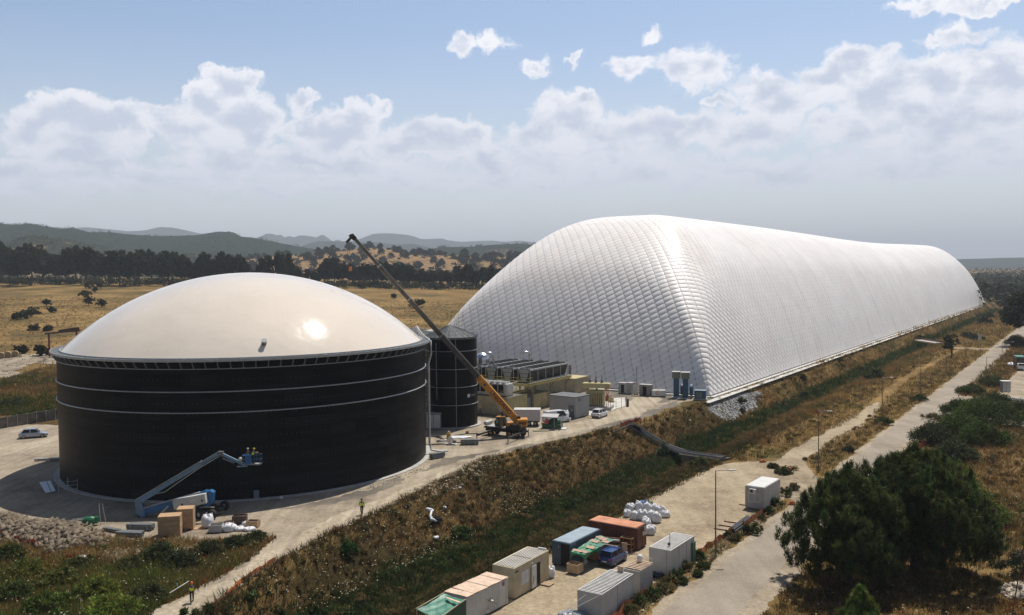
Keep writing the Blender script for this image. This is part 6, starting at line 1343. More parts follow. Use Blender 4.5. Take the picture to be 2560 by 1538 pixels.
bag('bulk_bag', 'white bulk bag leaning on the right end of the delivery van', at(1413, 1050, 0), .75, 1.7, seed=9)
# steel bundles etc
def bundle(label, px, py, l, w, h, rz, n=6, m=M_STEELD, z=0, nm='steel_bundle'):
    t = thing(nm, label, 'bundle', at(px, py, z), rz)
    for k in range(n):
        for j in range(3): 
            mb = MB(); mb.box((0, -w/2+(j+.5)*w/3, .12+h*(k+.5)/n), (l*random.uniform(.94, 1), w/3*.86, h/n*.8)); mb.build('profile', m if (k+j) % 2 else M_GALVD, t)
    for x_ in (-l*.32, l*.32): mb = MB(); mb.box((x_, 0, h/2+.1), (.06, w+.04, h+.08)); mb.build('strap', M_GALV, t)
    return t
bundle('squared bundle of grey steel profiles on the gravel in front of the silo', 1174, 1112, 2.9, 1.0, .8, radians(2), 4)
bundle('tilted bundle of galvanised profiles at the foot of the tank wall', 1093, 1146, 2.4, .9, .75, radians(40), 4)
bundle('long bundle of grey profiles left of the cardboard boxes', 352, 1325, 3.0, .9, .6, radians(-6), 4)
bundle('low bundle of galvanised bars in front of the longer bundle', 326, 1341, 2.9, .9, .45, radians(-8), 3)
bundle('slim bundle of profiles at the left end of the stacked steel', 280, 1330, 2.4, .5, .3, radians(-25), 2)
bundle('long striped roll lying behind the shaded panels left of the tank', 118, 1152, 3.6, .5, .3, radians(10), 2, z=0, m=M_LGREY)
# cardboard boxes
def cartons(label, px, py, w, d, h, n, rz):
    t = thing('carton_stack', label, 'cartons', at(px, py, 0), rz); 
    mb = MB(); [mb.box((x_, 0, .07), (.1, d, .12)) for x_ in (-w*.4, 0, w*.4)]; mb.build('pallet', M_WOOD, t)
    for k in range(n): mb = MB(); mb.box((random.uniform(-.01, .01), 0, .14+h*(k+.5)/n), (w, d, h/n-.02), bev=.015); cb_ = mb.build('carton', M_CARD, t); mb = MB(); mb.box((0, -d/2-.004, .14+h*(k+.5)/n), (.09, .012, h/n*.3)); mb.build('tape', M_SAND, cb_)
    return t
cartons('four-high stack of brown cardboard cartons nearest the grass', 426, 1338, 2.25, 1.6, 2.1, 4, radians(12))
cartons('taller-looking carton stack behind and right of the first', 466, 1322, 1.7, 1.5, 2.25, 3, radians(10))
f = thing('board', 'thin wooden board lying on the gravel right of the cartons', 'board', at(497, 1322, 0), .25); mb = MB(); mb.box((0, 0, .06), (1.3, 1.0, .05)); mb.build('sheet', M_CARD, f)
bag('bulk_bag', 'slumped white bulk bag right of the cartons', at(520, 1318, 0), .7, 1.35, seed=12)
crate('metal_bin', 'open grey steel bin between the white bags', at(541, 1330, 0), .1, 1.4, 1.1, .85, M_GREYP, cat='bin')
bag('bulk_bag', 'low pinkish white sack in front of the wooden crate', at(573, 1328, 0), .75, .8, seed=13)
bag('rubbish_bag', 'flat white sack heap right of the pinkish sack', at(598, 1326, 0), .65, .42, seed=14)
bag('rubbish_bag', 'small white sack at the right end of the heap', at(622, 1327, 0), .6, .4, seed=15)
bag('rubbish_bag', 'white sack lying behind the two flat sacks', at(612, 1316, 0), .35, .5, seed=16)
crate('open_crate', 'brown slatted crate of cut timber on the gravel behind the white sacks', at(600, 1310, 0), .1, 1.5, 1.0, 1.0, M_POLE, M_WOOD)
crate('open_crate', 'dark-lidded brown crate at the right end of the materials', at(633, 1318, 0), -.15, 1.3, .9, .75, M_CARD, M_BLACKP)
f = thing('scrap_sheet', 'bent plywood pieces just left of the timber crate', 'scrap', at(583, 1312, 0)); mb = MB(); mb.box((0, 0, .35), (.9, .05, .6), M=Matrix.Rotation(.5, 3, 'X')); mb.box((-.6, .1, .15), (.7, .5, .05), rz=.6); mb.build('ply', M_WOOD, f)
f = thing('site_machine', 'green pump machine among pale frames beside the rubble heap', 'machine', at(225, 1314, 0), .2); mb = MB(); mb.ball((0, 0, .55), (.85, .5, .5), 14, 8); mb.box((.7, 0, .6), (.3, .5, .7)); mb.build('green_casing', mat('bright_green', (.015, .14, .06), .4), f); mb = MB(); [mb.bar((x_, y_, .1), (x_+.1, y_, .75), .06) for x_ in (-1.6, -.9) for y_ in (-.3, .3)]; mb.bar((-1.9, -.3, .7), (-.7, -.3, .8), .07); mb.bar((-1.9, .3, .7), (-.7, .3, .8), .07); mb.bar((1.1, 0, 0), (1.0, 0, 2.4), .05); mb.bar((1.6, .2, .2), (1.3, .2, 2.3), .04); mb.build('pale_frame', M_LGREY, f)
f = thing('sheet_panels', 'two pale blue-white sheets lying flat in the shade left of the tank', 'panels', at(119, 1219, 0), .0)
for k in range(2):
    mb = MB(); q = [at(*p)-at(119, 1219, 0) for p in (((98, 1208), (116, 1206), (127, 1233), (114, 1235)), ((118, 1206), (126, 1205), (139, 1230), (129, 1233)))[k]]; mb.quad(*[v+Vector((0, 0, .1+.02*k)) for v in q], th=.05); mb.build('sheet', mat('pale_sheet', (.52, .56, .62), .5, var=.05), f)
f = thing('scaffold', 'two small steel scaffold frames standing at the tank foot in the shade', 'scaffold', at(166, 1232, 0), .5); mb = MB()
for x_ in (-.9, .2, 1.3):
    mb.bar((x_, 0, 0), (x_, 0, 1.9 if x_ < 1 else 1.6), .06)
for z_ in (.4, .9, 1.4): mb.bar((-.9, 0, z_), (1.3, 0, z_), .05)
mb.bar((-.9, 0, 1.7), (.2, 0, .1), .05); mb.bar((-.9, .8, 0), (-.9, .8, 1.8), .06); mb.bar((.2, .8, 0), (.2, .8, 1.8), .06); mb.bar((-.9, 0, 1.4), (-.9, .8, 1.4), .05); mb.build('tubes', M_GREYP, f)
# generator cabinet by the silo
f = cabinet('grey cabinet with white doors between the tank and the silo', 1085, 1072, 2.6, 2.0, 2.7, mat('cabinet_grey', (.22, .22, .21), .6), rz=.0, door=M_WHITE)
f = thing('oil_drum', 'yellow and white drum between the blower and the crane', 'drum', at(1122, 1096, 0)); mb = MB(); mb.lathe([(0, 0), (.36, 0), (.36, .35), (.38, .37), (.36, .4), (.36, .9), (0, .92)], 16); mb.build('shell', mat('drum_yellow', (.50, .34, .04), .5), f); mb = MB(); mb.ball((0, 0, 1.02), .22, 10, 6); mb.build('rag', mat('pink_rag', (.6, .4, .34), .7), f)
f = thing('timber_chock', 'ochre wooden chock on the gravel left of the crane', 'chock', at(1168, 1083, 0)); mb = MB(); mb.box((0, 0, .17), (.55, .4, .34), bev=.02); mb.build('block', M_OCH, f)
for k, (pts, lb) in enumerate(((((1068, 1090), (1090, 1094), (1115, 1101), (1140, 1090), (1165, 1086), (1205, 1086)), 'dark hose lying from the tank foot to the crane'), (((1062, 1094), (1090, 1092), (1105, 1094)), 'short dark hose at the foot of the white duct'))):
    a0 = at(*pts[0]); f = thing('hose', lb, 'hose', a0); mb = MB(); P = [at(*p)-a0+Vector((0, 0, .1)) for p in pts]; Q = []
    for a, b in zip(P[:-1], P[1:]): Q += [a.lerp(b, i/4) for i in range(4)]
    mb.path(Q+[P[-1]], .09, 6); mb.build('hose_line', M_BLACKP, f, smooth=True)
f = thing('white_sheeting', 'crumpled white sheeting on the ground in front of the silo', 'sheeting', at(1150, 1094, 0)); mb = MB(); mb.ball((0, 0, .08), (2.0, .9, .16), 20, 8, jit=.15); mb.build('sheet', M_BAG, f)
# poles
M_LP = mat('lamp_pole', (.14, .11, .105), .5, .4, var=.2)
def lamp(label, p, h, arm=2.0, dirv=-1, rz=0, head=True, lean=0):
    t = thing('street_lamp', label, 'street lamp', p, rz, 'street lamps along the road'); mb = MB(); mb.tube((0, 0, 0), (lean, 0, h), .085, 10, .05); mb.build('pole', M_LP, t)
    if arm: mb = MB(); mb.tube((lean, 0, h-.02), (lean+arm, 0, h+.02), .04, 8); mb.build('arm', M_LP, t)
    if head and arm: mb = MB(); mb.box((lean+arm+.3, 0, h+.02), (.75, .24, .1), bev=.03); mb.build('lamp_head', M_LGREY, t)
    return t
lamp('nearest tall street lamp, arm to the right, behind the off-white cabin', at(1789, 1392, YD), 8.9, 1.4)
lamp('street lamp rising from the dark weeds left of the pine', at(2046, 1180, YD), 8.8, 1.3)
lamp('street lamp over the dry verge, arm lit pale', at(2205, 1045, YD), 7.9, 1.5)
lamp('bare lamp post further along the verge', at(2301, 982, YD), 7.8, 0)
lamp('bare post beside the pale side track', at(2366, 938, YD), 5.3, 0)
lamp('thin far post beside the small canal tree', at(2414, 896, YD), 5.2, 0)
lamp('street lamp on the right verge by the parking turn', at(2466, 946, YD), 5.6, 3.0)
lamp('far street lamp near the big dark tree', at(2505, 902, YD), 5.8, 3.0)
t = thing('leaning_post', 'thin dark leaning post at the right edge of the picture', 'post', at(2528, 1550, -1.5)); a = at(2528, 1550, -1.5); b = atY(2572, 1290, a.y-.6)-a; mb = MB(); mb.tube((0, 0, 0), b, .05, 8); mb.build('pole', M_LP, t); mb = MB(); mb.box((0, 0, .04), (.3, .3, .06)); mb.build('base_plate', M_STEELD, t)
# roadside kiosk and signs on the right
f = cabinet('small grey kiosk with white edges on the parking ground at right', 2513, 981, 1.7, 1.6, 2.4, M_STEELD, rz=radians(-10), door=M_GREYP, roof=M_WHITE)
f = thing('low_wall', 'short white low wall along the parking ground at right', 'wall', (0, 0, 0)); mb = MB(); mb.bar(at(2495, 999, YD)+Vector((0, 0, .35)), at(2600, 1008, YD)+Vector((0, 0, .35)), .5, .7); mb.build('wall', M_WHITE, f)
f = thing('road_sign', 'grey back of a tall road sign by the far side turn', 'sign', at(2449, 868, YD), radians(-20)); mb = MB(); mb.box((0, 0, 3.6), (1.2, .1, 2.3)); mb.build('panel', M_GREYP, f); mb = MB(); [mb.bar((x_, .1, 0), (x_, .1, 4.6), .1) for x_ in (-.4, .4)]; mb.build('posts', M_STEELD, f)
f = thing('truck', 'dark red and white truck at the right edge of the picture', 'truck', at(2551, 925, YD), radians(-20)); mb = MB(); mb.box((0, 1.5, 2.3), (2.4, 5, 2.2), bev=.05); mb.build('load_body', mat('dark_red_body', (.06, .025, .018), .6), f); mb = MB(); mb.box((0, 1.5, 3.6), (2.3, 4.6, .5), bev=.05); mb.build('green_cover', M_GRT2, f)
mb = MB(); mb.box((.0, -1.9, 1.35), (2.2, 1.6, 1.5), bev=.12); cb_ = mb.build('cab', P_WHT, f); mb = MB(); mb.box((0, -2.72, 1.75), (1.8, .04, .55)); mb.build('windscreen', M_GLASS, cb_)
for sx_ in (-1, 1):
    for y_ in (-1.7, 3): wheel(f, (sx_*1.0, y_, .5), .5, .3)
bag('rubbish_bag', 'white sheeting heap beside the truck at the right edge', at(2538, 915, YD), 2.2, .9, seed=44)
# pipe / cable crossing of the canal
cz = [at(1580, 1066, .05), None]
K0 = at(1580, 1066, 0); K1 = at(1712, 1136, -2.2); K2_ = at(1812, 1150, -1.45)
t = thing('pipe_crossing', 'long black pipes in a steel tray crossing the canal on a concrete footbridge', 'pipe crossing', K0)
Pq = [K0-K0]+[hit(x_, y_)-K0+Vector((0, 0, .05)) for x_, y_ in ((1598, 1077), (1620, 1092), (1642, 1106), (1668, 1120))]+[K1-K0, K2_-K0]
for j in range(5):
    mb = MB(); Q = []
    for a, b in zip(Pq[:-1], Pq[1:]): Q += [a.lerp(b, i/4) for i in range(4)]
    Q.append(Pq[-1]); sdv = Vector((sa, ca, 0)); Q = [q+sdv*(-.95+.42*j)+Vector((0, 0, .45+.1*sin(j*3))) for q in Q]; mb.path(Q, .12, 8); mb.build('pipe', MATS['black_pipe'], t, smooth=True)
mb = MB(); Z3 = Vector((0, 0, .1)); sdv = Vector((sa, ca, 0)); mb.bar(K1-K0+Z3-sdv*.1, K2_-K0+Z3-sdv*.1, 2.6, .25); mb.bar(K1-K0+Vector((0, 0, -.3))-sdv*1.2, K2_-K0+Vector((0, 0, -.3))-sdv*1.2, .25, .9); mb.build('bridge_slab', mat('old_slab', (.19, .16, .13), .9, var=.2, scale=1), t)
mb = MB(); mb.bar(Pq[0]+Vector((0, 0, .35)), Pq[1]+Vector((0, 0, .4)), 2.0, .08); mb.build('cover_plate', mat('pink_plate', (.36, .30, .26), .7), t)
mb = MB(); [mb.bar(a-sdv*1.25+Vector((0, 0, .25)), b-sdv*1.25+Vector((0, 0, .25)), .1, .3) for a, b in zip(Pq[:-1], Pq[1:])]; [mb.bar(a+sdv*1.15+Vector((0, 0, .25)), b+sdv*1.15+Vector((0, 0, .25)), .1, .3) for a, b in zip(Pq[:-1], Pq[1:])]; mb.build('tray_side', M_STEELD, t)
mb = MB(); mb.bar(Vector((-.2, 0, .35)), at(1532, 1084, 0)-K0+Vector((0, 0, .2)), .16, .16); mb.build('side_pipe', M_BLACKP, t)
f = thing('footbridge', 'pale slab footbridge over the canal far along the dome', 'footbridge', at(2326, 857, -1.5)); mb = MB(); a = at(2300, 851, -1.3)-at(2326, 857, -1.5); b = at(2352, 859, -1.3)-at(2326, 857, -1.5); mb.bar(a, b, 4.5, .5); mb.build('slab', mat('pinkish_slab', (.48, .40, .36), .8), f); mb = MB(); [mb.bar(a+Vector((0, y_, .7)), b+Vector((0, y_, .7)), .1, .6) for y_ in (-2, 2)]; mb.build('parapet', M_POLE, f)
# left side: red frame, wall, bales
p = hit(124, 892); t = thing('steel_portal', 'dark red steel portal frame behind the left edge of the tank', 'portal frame', p, .1); h_ = 7.0
mb = MB(); mb.bar((0, 0, 0), (0, 0, h_), .45); mb.bar((8, 0, 0), (8, 0, h_+1), .45); mb.build('posts', mat('portal_red', (.12, .018, .015), .6), t); mb = MB(); mb.bar((-1.2, 0, h_), (9, 0, h_+.8), .35, .5); mb.bar((3.0, -.4, h_+.6), (9, -.4, h_+1.4), .2, 1.0); mb.build('beam', M_POLE, t)
t = thing('boundary_wall', 'weathered grey concrete boundary wall behind the silver car', 'wall', (0, 0, 0)); a = at(-60, 1082, 0); b = at(160, 1046, 0); d = b-a; n = 9
mb = MB(); mb.bar(a+Vector((0, 0, 1.0)), b+Vector((0, 0, 1.0)), .15, 2.0); mb.build('panels', mat('weathered_wall', (.16, .145, .125), .9, var=.25, scale=.8), t); mb = MB(); [mb.box(a+d*i/n+Vector((0, -.02, 1.05)), (.25, .3, 2.15)) for i in range(n+1)]; mb.build('posts', MATS['weathered_wall'], t)
bls = [(3, 897), (20, 895), (38, 893)]
for i, (x, y) in enumerate(bls):
    p = hit(x, y); t = thing('hay_bale', 'round straw bale in the row at the left edge of the field', 'hay bale', p, .4, 'round straw bales at the left edge'); r_ = .98
    mb = MB(); mb.lathe([(0, -.75), (r_*.96, -.75), (r_, -.68), (r_, .68), (r_*.96, .75), (0, .75)], 20, (0, 0, r_), axis='Y'); mb.build('bale', mat('straw', (.34, .25, .13), .9, var=.25, scale=5, bump=.05, bscale=12), t); mb = MB(); [mb.lathe([(r_+.005, y_), (r_+.012, y_+.02), (r_+.005, y_+.04)], 20, (0, 0, r_), axis='Y') for y_ in (-.4, 0, .4)]; mb.build('twine', M_WOODP, t)
# ------------------------------------------------------------ vegetation
ML = leafmat('leaves', .7, .3, .15); MG = leafmat('dry_stalks', .85, .3, .05); MST = leafmat('loose_stone', .95, 0, .1)
M_BARK = mat('bark', (.075, .055, .04), .9, var=.3, scale=3)
def to_mesh(name, VFC, m, parent=None, **k): return npmesh(name, VFC[0], VFC[1], m, parent, col=VFC[2], **k)
def limb(mb, p, q, r1, r2, bend=.15, n=5):
    p = Vector(p); q = Vector(q); L_ = (q-p).length; off = Vector((random.uniform(-1, 1), random.uniform(-1, 1), 0))*bend*L_
    P = [p.lerp(q, i/n)+off*sin(pi*i/n) for i in range(n+1)]; mb.path(P, 0, 7, radii=[r1+(r2-r1)*i/n for i in range(n+1)])
def broad_tree(nm, label, cat, loc, H, R, seed, base=(.045, .058, .018), nclump=110, nper=34, leaf=.42, group=None, trunk_h=.28, lean=0, low=.22):
    """eucalyptus / oak-like crown made of leaf clumps with gaps"""
    random.seed(seed); r = np.random.default_rng(seed); t = thing(nm, label, cat, loc, 0, group)
    nl = 7; lob = []
    for k in range(nl):
        a = 2*pi*k/nl+random.random(); rr = R*random.uniform(.25, .62); z = H*random.uniform(.42, .82); lob.append((rr*cos(a), rr*sin(a), z, R*random.uniform(.34, .52)))
    lob.append((lean, 0, H*.84, R*.45)); C = []; Rd = []; Cc = []
    for i in range(nclump):
        lx, ly, lz, lr = lob[i % len(lob)]; d = r.normal(size=3); d /= np.linalg.norm(d); q = lr*(.45+.6*r.random())
        c = np.array([lx, ly, lz])+d*q*np.array([1, 1, .95]); c[2] = max(c[2], H*low); C.append(c); s = R*.13*(.7+.7*r.random()); Rd.append((s, s, s*.75))
        b = np.array(base)*(.7+.65*r.random()); b[0] *= .85+.5*r.random(); Cc.append(b)
    to_mesh('crown', foliage(C, Rd, nper, leaf, .8, 0, Cc, .35, .3, seed), ML, t)
    mb = MB(); limb(mb, (0, 0, -.3), (lean*.5, 0, H*.45), R*.06+.12, R*.04+.06)
    for lx, ly, lz, lr in lob[:6]: limb(mb, (lean*.3, 0, H*trunk_h), (lx*.9, ly*.9, lz), R*.03+.05, .05)
    mb.build('trunk', M_BARK, t, smooth=True); return t
def shrub(label, loc, R, H, seed, base=(.04, .06, .014), nm='shrub', cat='shrub', leaf=.16, nper=40, ncl=60, group=None, elong=1.0, up=0.0, stems=True):
    r = np.random.default_rng(seed); t = thing(nm, label, cat, loc, r.random()*6, group); C = []; Rd = []; Cc = []
    for i in range(ncl):
        a = r.random()*6.283; q = R*sqrt(r.random())*.85; z = H*(1-(q/R)**2)*(.35+.6*r.random())+H*.08; q *= 1+.2*sin(a*3+seed)
        C.append((q*cos(a), q*sin(a), z)); s = min(R, H*1.3)*.24*(.7+.6*r.random()); Rd.append((s, s, s*.8)); b = np.array(base)*(.9+1.0*r.random()); b[0] *= .9+.5*r.random(); Cc.append(b)
    to_mesh('foliage', foliage(C, Rd, nper, leaf, elong, up, Cc, .35, .25, seed), ML, t)
    mb = MB(); random.seed(seed)
    for k in range(4): a = k*1.6+seed; limb(mb, (0, 0, -.1), (R*.5*cos(a), R*.5*sin(a), H*.6), .05+R*.012, .02, n=3)
    mb.build('stems', M_BARK, t, smooth=True); return t
# --- foreground pines
def pine(label, loc, R, H, seed, ncl=420, base=(.050, .074, .019), bot=.16, nper=84, nm='pine_tree', leaf=.16, tall=False):
    random.seed(seed); r = np.random.default_rng(seed); t = thing(nm, label, 'pine tree', loc); C = []; Rd = []; Cc = []
    mb = MB(); limb(mb, (0, 0, -.3), (.2, .1, H*.8), R*.055+.08, .07)
    for i in range(ncl):
        u = r.random(); z = H*(bot+(1-bot)*u); pr = (sin(pi*min(1, (u*.80+.22)))**.55) if not tall else (1-u)**.8*.95+.06
        a = r.random()*6.283; lump = 1+.20*sin(a*3+seed+u*5)+.11*sin(a*7+u*11); q = R*pr*lump*(.62+.38*sqrt(r.random())) if i % 5 else R*pr*.5*r.random()
        C.append((q*cos(a), q*sin(a), z+.3*sin(a*5))); s = (.40+.24*r.random())*(1 if not tall else .5); Rd.append((s*.68, s*.68, s*1.2))
        b = np.array(base)*(.6+.9*r.random()); b[0] *= .8+.6*r.random(); Cc.append(b)
        if i % 19 == 0 and not tall and z > H*.45:      # upright leaders that break the outline
            for w in range(2): C.append((q*cos(a)*1.03, q*sin(a)*1.03, z+.45+.42*w)); Rd.append((.30-.07*w, .30-.07*w, .42)); Cc.append(b*1.25)
        if i % 9 == 0: limb(mb, (0, 0, z*.72), (q*cos(a)*.9, q*sin(a)*.9, z-.2), .06, .015, n=4)
    to_mesh('needles', foliage(C, Rd, nper, leaf, 1.25, .75, Cc, .45, .1, seed, width=.22), ML, t); mb.build('trunk', M_BARK, t, smooth=True); return t
GZZ = -1.5
def onpix(x, y, z=GZZ): return at(x, y, z)
pine('big dark foreground pine, left half of the pair leaning over the road', onpix(2118, 1462), 5.2, 10.2, 5, ncl=1050)
pine('big dark foreground pine, broad right half of the pair', onpix(2285, 1425), 7.0, 11.3, 9, ncl=1900)
pine('young bright green pine at the bottom edge below the big pines', onpix(2150, 1590), 2.3, 3.6, 4, ncl=200, base=(.085, .13, .026), bot=.05, nper=80, leaf=.12, tall=True, nm='young_pine')
# shrubs behind and beside the pines
shr = [(2360,1235,4.6,3.6,(.045,.075,.012),'bright green mastic shrub behind the right pine'),(2420,1300,4.2,3.0,(.050,.080,.012),'bright green mastic shrub at the right shoulder of the big pine'),
 (2335,1110,3.6,2.6,(.030,.042,.016),'grey-green shrub at the near end of the shrub mass'),(2385,1150,3.2,2.2,(.032,.046,.018),'low grey-green shrub just above the big pine'),
 (2400,1085,4.6,3.0,(.036,.062,.010),'wide green shrub in the middle of the roadside shrub mass'),(2455,1110,4.2,2.8,(.032,.058,.010),'green shrub at the right flank of the shrub mass'),
 (2440,1050,4.8,3.2,(.038,.066,.010),'green shrub behind the middle of the shrub mass'),(2500,1060,5.0,3.0,(.030,.050,.010),'dark green shrub at the right of the shrub mass'),
 (2490,1030,4.6,2.8,(.026,.042,.012),'dark shrub at the far right of the shrub mass'),(2545,1045,4.0,2.4,(.03,.045,.012),'shrub at the right edge of the picture by the white wall'),(2400,1040,3.6,2.4,(.032,.055,.012),'far shrub at the parking side of the mass'),
 (2550,1440,2.1,2.6,(.018,.028,.013),'dark rounded bush at the right edge beside the leaning post'),(2330,1050,2.2,1.3,(.06,.06,.02),'small dry bush at the road end of the shrub mass'),
 (2430,985,3.2,1.6,(.036,.056,.014),'green bush on the island by the parking turn'),(2480,965,3.4,1.8,(.040,.055,.016),'bush on the verge below the far street lamps'),
 (2540,868,3.6,3.4,(.022,.034,.014),'dark bush under the big right-hand tree'),(2208,1062,1.9,1.5,(.034,.052,.012),'dark green bush at the road edge between two lamps'),(2298,1003,2.0,1.4,(.032,.050,.012),'dark green bush at the road edge further on'),
 (2122,1132,1.0,1.1,(.03,.042,.022),'small dark bush at the road edge above the pine'),(1960,1185,1.3,1.0,(.04,.05,.02),'dark weeds bush at the corner of the side track'),
 (1932,1170,.9,.7,(.045,.05,.02),'small bush on the sandy corner')]
for i, (x, y, R, H, b, lb) in enumerate(shr): shrub(lb, onpix(x, y), R*(1.02 if R > 3 else 1), H*(1.3 if R > 3 else 1), 300+i, b, ncl=190 if R > 3 else 45, leaf=.15 if R > 3 else .11, nper=46)
# canal and bank bushes
cb = [(2187,946,2.6,2.6,'round green bush on the canal edge by the dark thicket',(.03,.05,.014)),(2155,935,2.4,2.0,'thicket bush left of the round one on the canal',(.028,.045,.014)),(2170,940,2.0,2.2,'middle bush of the canal thicket',(.03,.048,.014)),
 (2040,985,1.6,1.6,'single round bush on the dome side of the canal',(.035,.06,.015)),(2010,995,1.1,1.2,'small dark bush left of the single round one',(.03,.04,.02)),(2300,852,2.4,2.2,'dark bush at the left end of the far footbridge',(.022,.036,.016)),
 (2420,845,3.4,2.4,'dark green bush mass right of the small canal tree',(.026,.04,.016)),(2440,850,3.0,2.0,'lower bush mass by the far side turn',(.028,.042,.016)),(2461,812,3.6,4.6,'tall dark bush beyond the side turn',(.024,.036,.018)),(2473,800,3.4,4.0,'dark bush right behind the tall one',(.026,.038,.018)),
 (1660,1146,1.0,1.5,'spiky palm-like bush beside the pipe crossing',(.035,.06,.03)),(1980,1005,.7,1.0,'pale weed on the sandy bank below the kerb',(.05,.06,.02)),(2100,905,1.0,1.0,'small bush high on the bank below the dome',(.05,.06,.02)),(2006,948,.9,1.2,'small green bush near the kerb of the dome',(.045,.065,.02)),
 (1850,1005,1.4,1.1,'dark bush beside the white gravel at the dome corner',(.035,.045,.018)),(1800,1003,.8,.6,'low yellow-green tuft at the dome corner',(.08,.09,.02)),(1855,1030,.9,.8,'dark tuft at the lower edge of the white gravel',(.035,.045,.02)),
 (1750,1165,1.5,1.3,'green bush just below the end of the footbridge',(.045,.07,.02)),(870,1385,1.0,1.5,'bright green bush in the bank below the walking person',(.028,.07,.014)),(1085,1305,.9,.7,'dark rag-like bush in the bank near the white sack',(.03,.035,.03)),(1150,1340,1.6,1.2,'green bush low in the bank left of the cabins',(.03,.06,.014)),
 (1420,1275,1.6,1.4,'dark green bush in the canal above the blue container',(.022,.045,.01)),(1480,1240,1.2,1.0,'green bush in the canal left of the white bags',(.03,.055,.014)),(30,1015,3.4,1.8,'dark green bush in the weeds at the left edge',(.018,.034,.012)),(70,1040,3.0,1.2,'low green bush above the boundary wall',(.04,.06,.012)),(125,1035,2.6,1.3,'green bush above the wall next to the tank',(.03,.05,.012))]
for i, (x, y, R, H, lb, b) in enumerate(cb):
    p = hit(x, y)
    if 'palm' in lb: shrub(lb, p, 1.0, 1.6, 420+i, b, leaf=.3, nper=14, ncl=16, elong=2.2, up=1.0)
    else: shrub(lb, p, R, H, 420+i, b, ncl=46, leaf=.13 if p.y < 220 else .3, nper=34)
# bushes along the container yard edge and the weed strips
wb = [(1690,1445,.9,.9),(1712,1425,.9,1.0),(1745,1400,.8,.9),(1760,1420,.7,.6),(1655,1480,1.0,1.0),(1630,1495,.9,.9),(1600,1512,.9,.9),(1675,1465,.8,1.1),(1868,1335,.7,1.0),(1890,1335,.9,1.2),(1840,1352,.8,.7),(1935,1265,.9,1.1),(1965,1240,.9,1.1),(1985,1225,.8,.9),(1925,1285,.7,.8),(1820,1345,.6,.6),(1575,1535,.9,.8),(1705,1460,.6,.6),(1745,1440,.6,.5),(1905,1300,.6,.6)]
for i, (x, y, R, H) in enumerate(wb):
    shrub('leafy weed clump in the strip between the cabins and the asphalt road', onpix(x, y), R, H, 500+i, [(.045, .065, .022), (.075, .075, .03), (.035, .055, .018)][i % 3], nm='weed_clump', cat='weed', leaf=.09, nper=40, ncl=26, group='weed clumps beside the asphalt road', elong=1.4, up=.5)
# tall dry stalks by the lone cabin
# --- field bushes and trees on the left
fb = [(223,722,5.0,4.6,'flat-topped dark tree in the dry field, left of the pair'),(252,722,4.0,4.4,'dark tree in the dry field, right of the pair'),(238,732,2.4,3.2,'thin small tree just below the pair'),(214,748,4.0,4.6,'dark forked tree in the field left of the dome'),(222,764,3.6,4.2,'dark round bush directly below the forked tree'),
 (254,768,3.6,3.2,'dark bush touching the edge of the cream dome'),(117,766,3.0,3.4,'dark round bush in mid field'),(130,782,2.4,2.4,'smaller greyish bush below the round one'),(78,792,4.4,3.4,'wide low tree in the left field, right of its group'),(60,797,3.4,3.0,'low tree in the middle of the left group'),(43,800,2.8,2.6,'leftmost low tree of the left group'),
 (1042,778,4.6,6.0,'round dark bush in the field behind the crane boom'),(85,826,3.0,1.4,'low grey bush in the lower field'),(120,828,2.0,1.6,'small grey bush right of the low one'),(905,722,8.5,9.5,'large round bush at the edge of the wood behind the cream dome'),(985,748,2.2,3.0,'tiny dark bush in the field near the wood'),(55,885,2.4,2.2,'bush beside the straw bales'),(105,890,2.6,2.6,'dark bush beside the red portal frame')]
for i, (x, y, R, H, lb) in enumerate(fb):
    p = hit(x, y); broad_tree('field_tree' if H > 3 else 'field_bush', lb, 'tree' if H > 3 else 'bush', p, H*(1.05), R*.95, 600+i, base=(.030, .036, .016) if i < 12 or i > 13 else (.06, .06, .035), nclump=60, nper=30, leaf=.34, low=.12, trunk_h=.2)
# --- tree belt
protos = []
def belt(i, loc, H, R, base=(.030, .041, .014)):
    if len(protos) < 5:
        t = broad_tree('eucalyptus_tree', 'tall dark eucalyptus in the tree belt beyond the dry field', 'tree', loc, 20, 8.0, 700+len(protos), base=base, nclump=190, nper=40, leaf=.75, group='dark trees in the belt beyond the field', low=.06); protos.append(t); t.scale = (R/8, R/8, H/20); return t
    p = protos[i % 5]; c = dup(p, loc, random.random()*6, (R/8, R/8, H/20)); return c
random.seed(31)
# (pixel x of the trunk, pixel y of the top, crown half-width px)
beltpx = [(-60, 615, 26), (-28, 618, 24), (10, 612, 30), (45, 622, 24), (75, 613, 28), (105, 618, 24), (140, 640, 20), (165, 630, 20), (190, 618, 26), (222, 622, 24), (250, 635, 22), (275, 632, 22), (300, 632, 20), (325, 634, 20), (350, 628, 24), (380, 630, 24), (412, 632, 20), (430, 636, 18), (455, 640, 20), (472, 650, 14),
 (510, 636, 18), (525, 640, 14), (552, 636, 14), (575, 640, 16), (600, 640, 17), (612, 650, 14), (655, 650, 13), (668, 645, 15), (700, 636, 18), (722, 638, 17), (745, 670, 12), (815, 650, 16), (835, 648, 17), (860, 660, 17), (880, 662, 16), (905, 664, 16), (925, 664, 14), (945, 660, 16), (965, 658, 16), (990, 662, 16), (1010, 662, 15), (1030, 668, 15), (1055, 676, 13), (1080, 680, 12), (1100, 684, 12), (1120, 680, 12), (1150, 668, 15), (1165, 666, 15), (1190, 680, 12), (1210, 672, 14), (1230, 668, 15), (1250, 676, 14), (1275, 670, 15), (1300, 678, 14), (770, 676, 12), (790, 680, 12), (640, 680, 12), (490, 676, 12)]
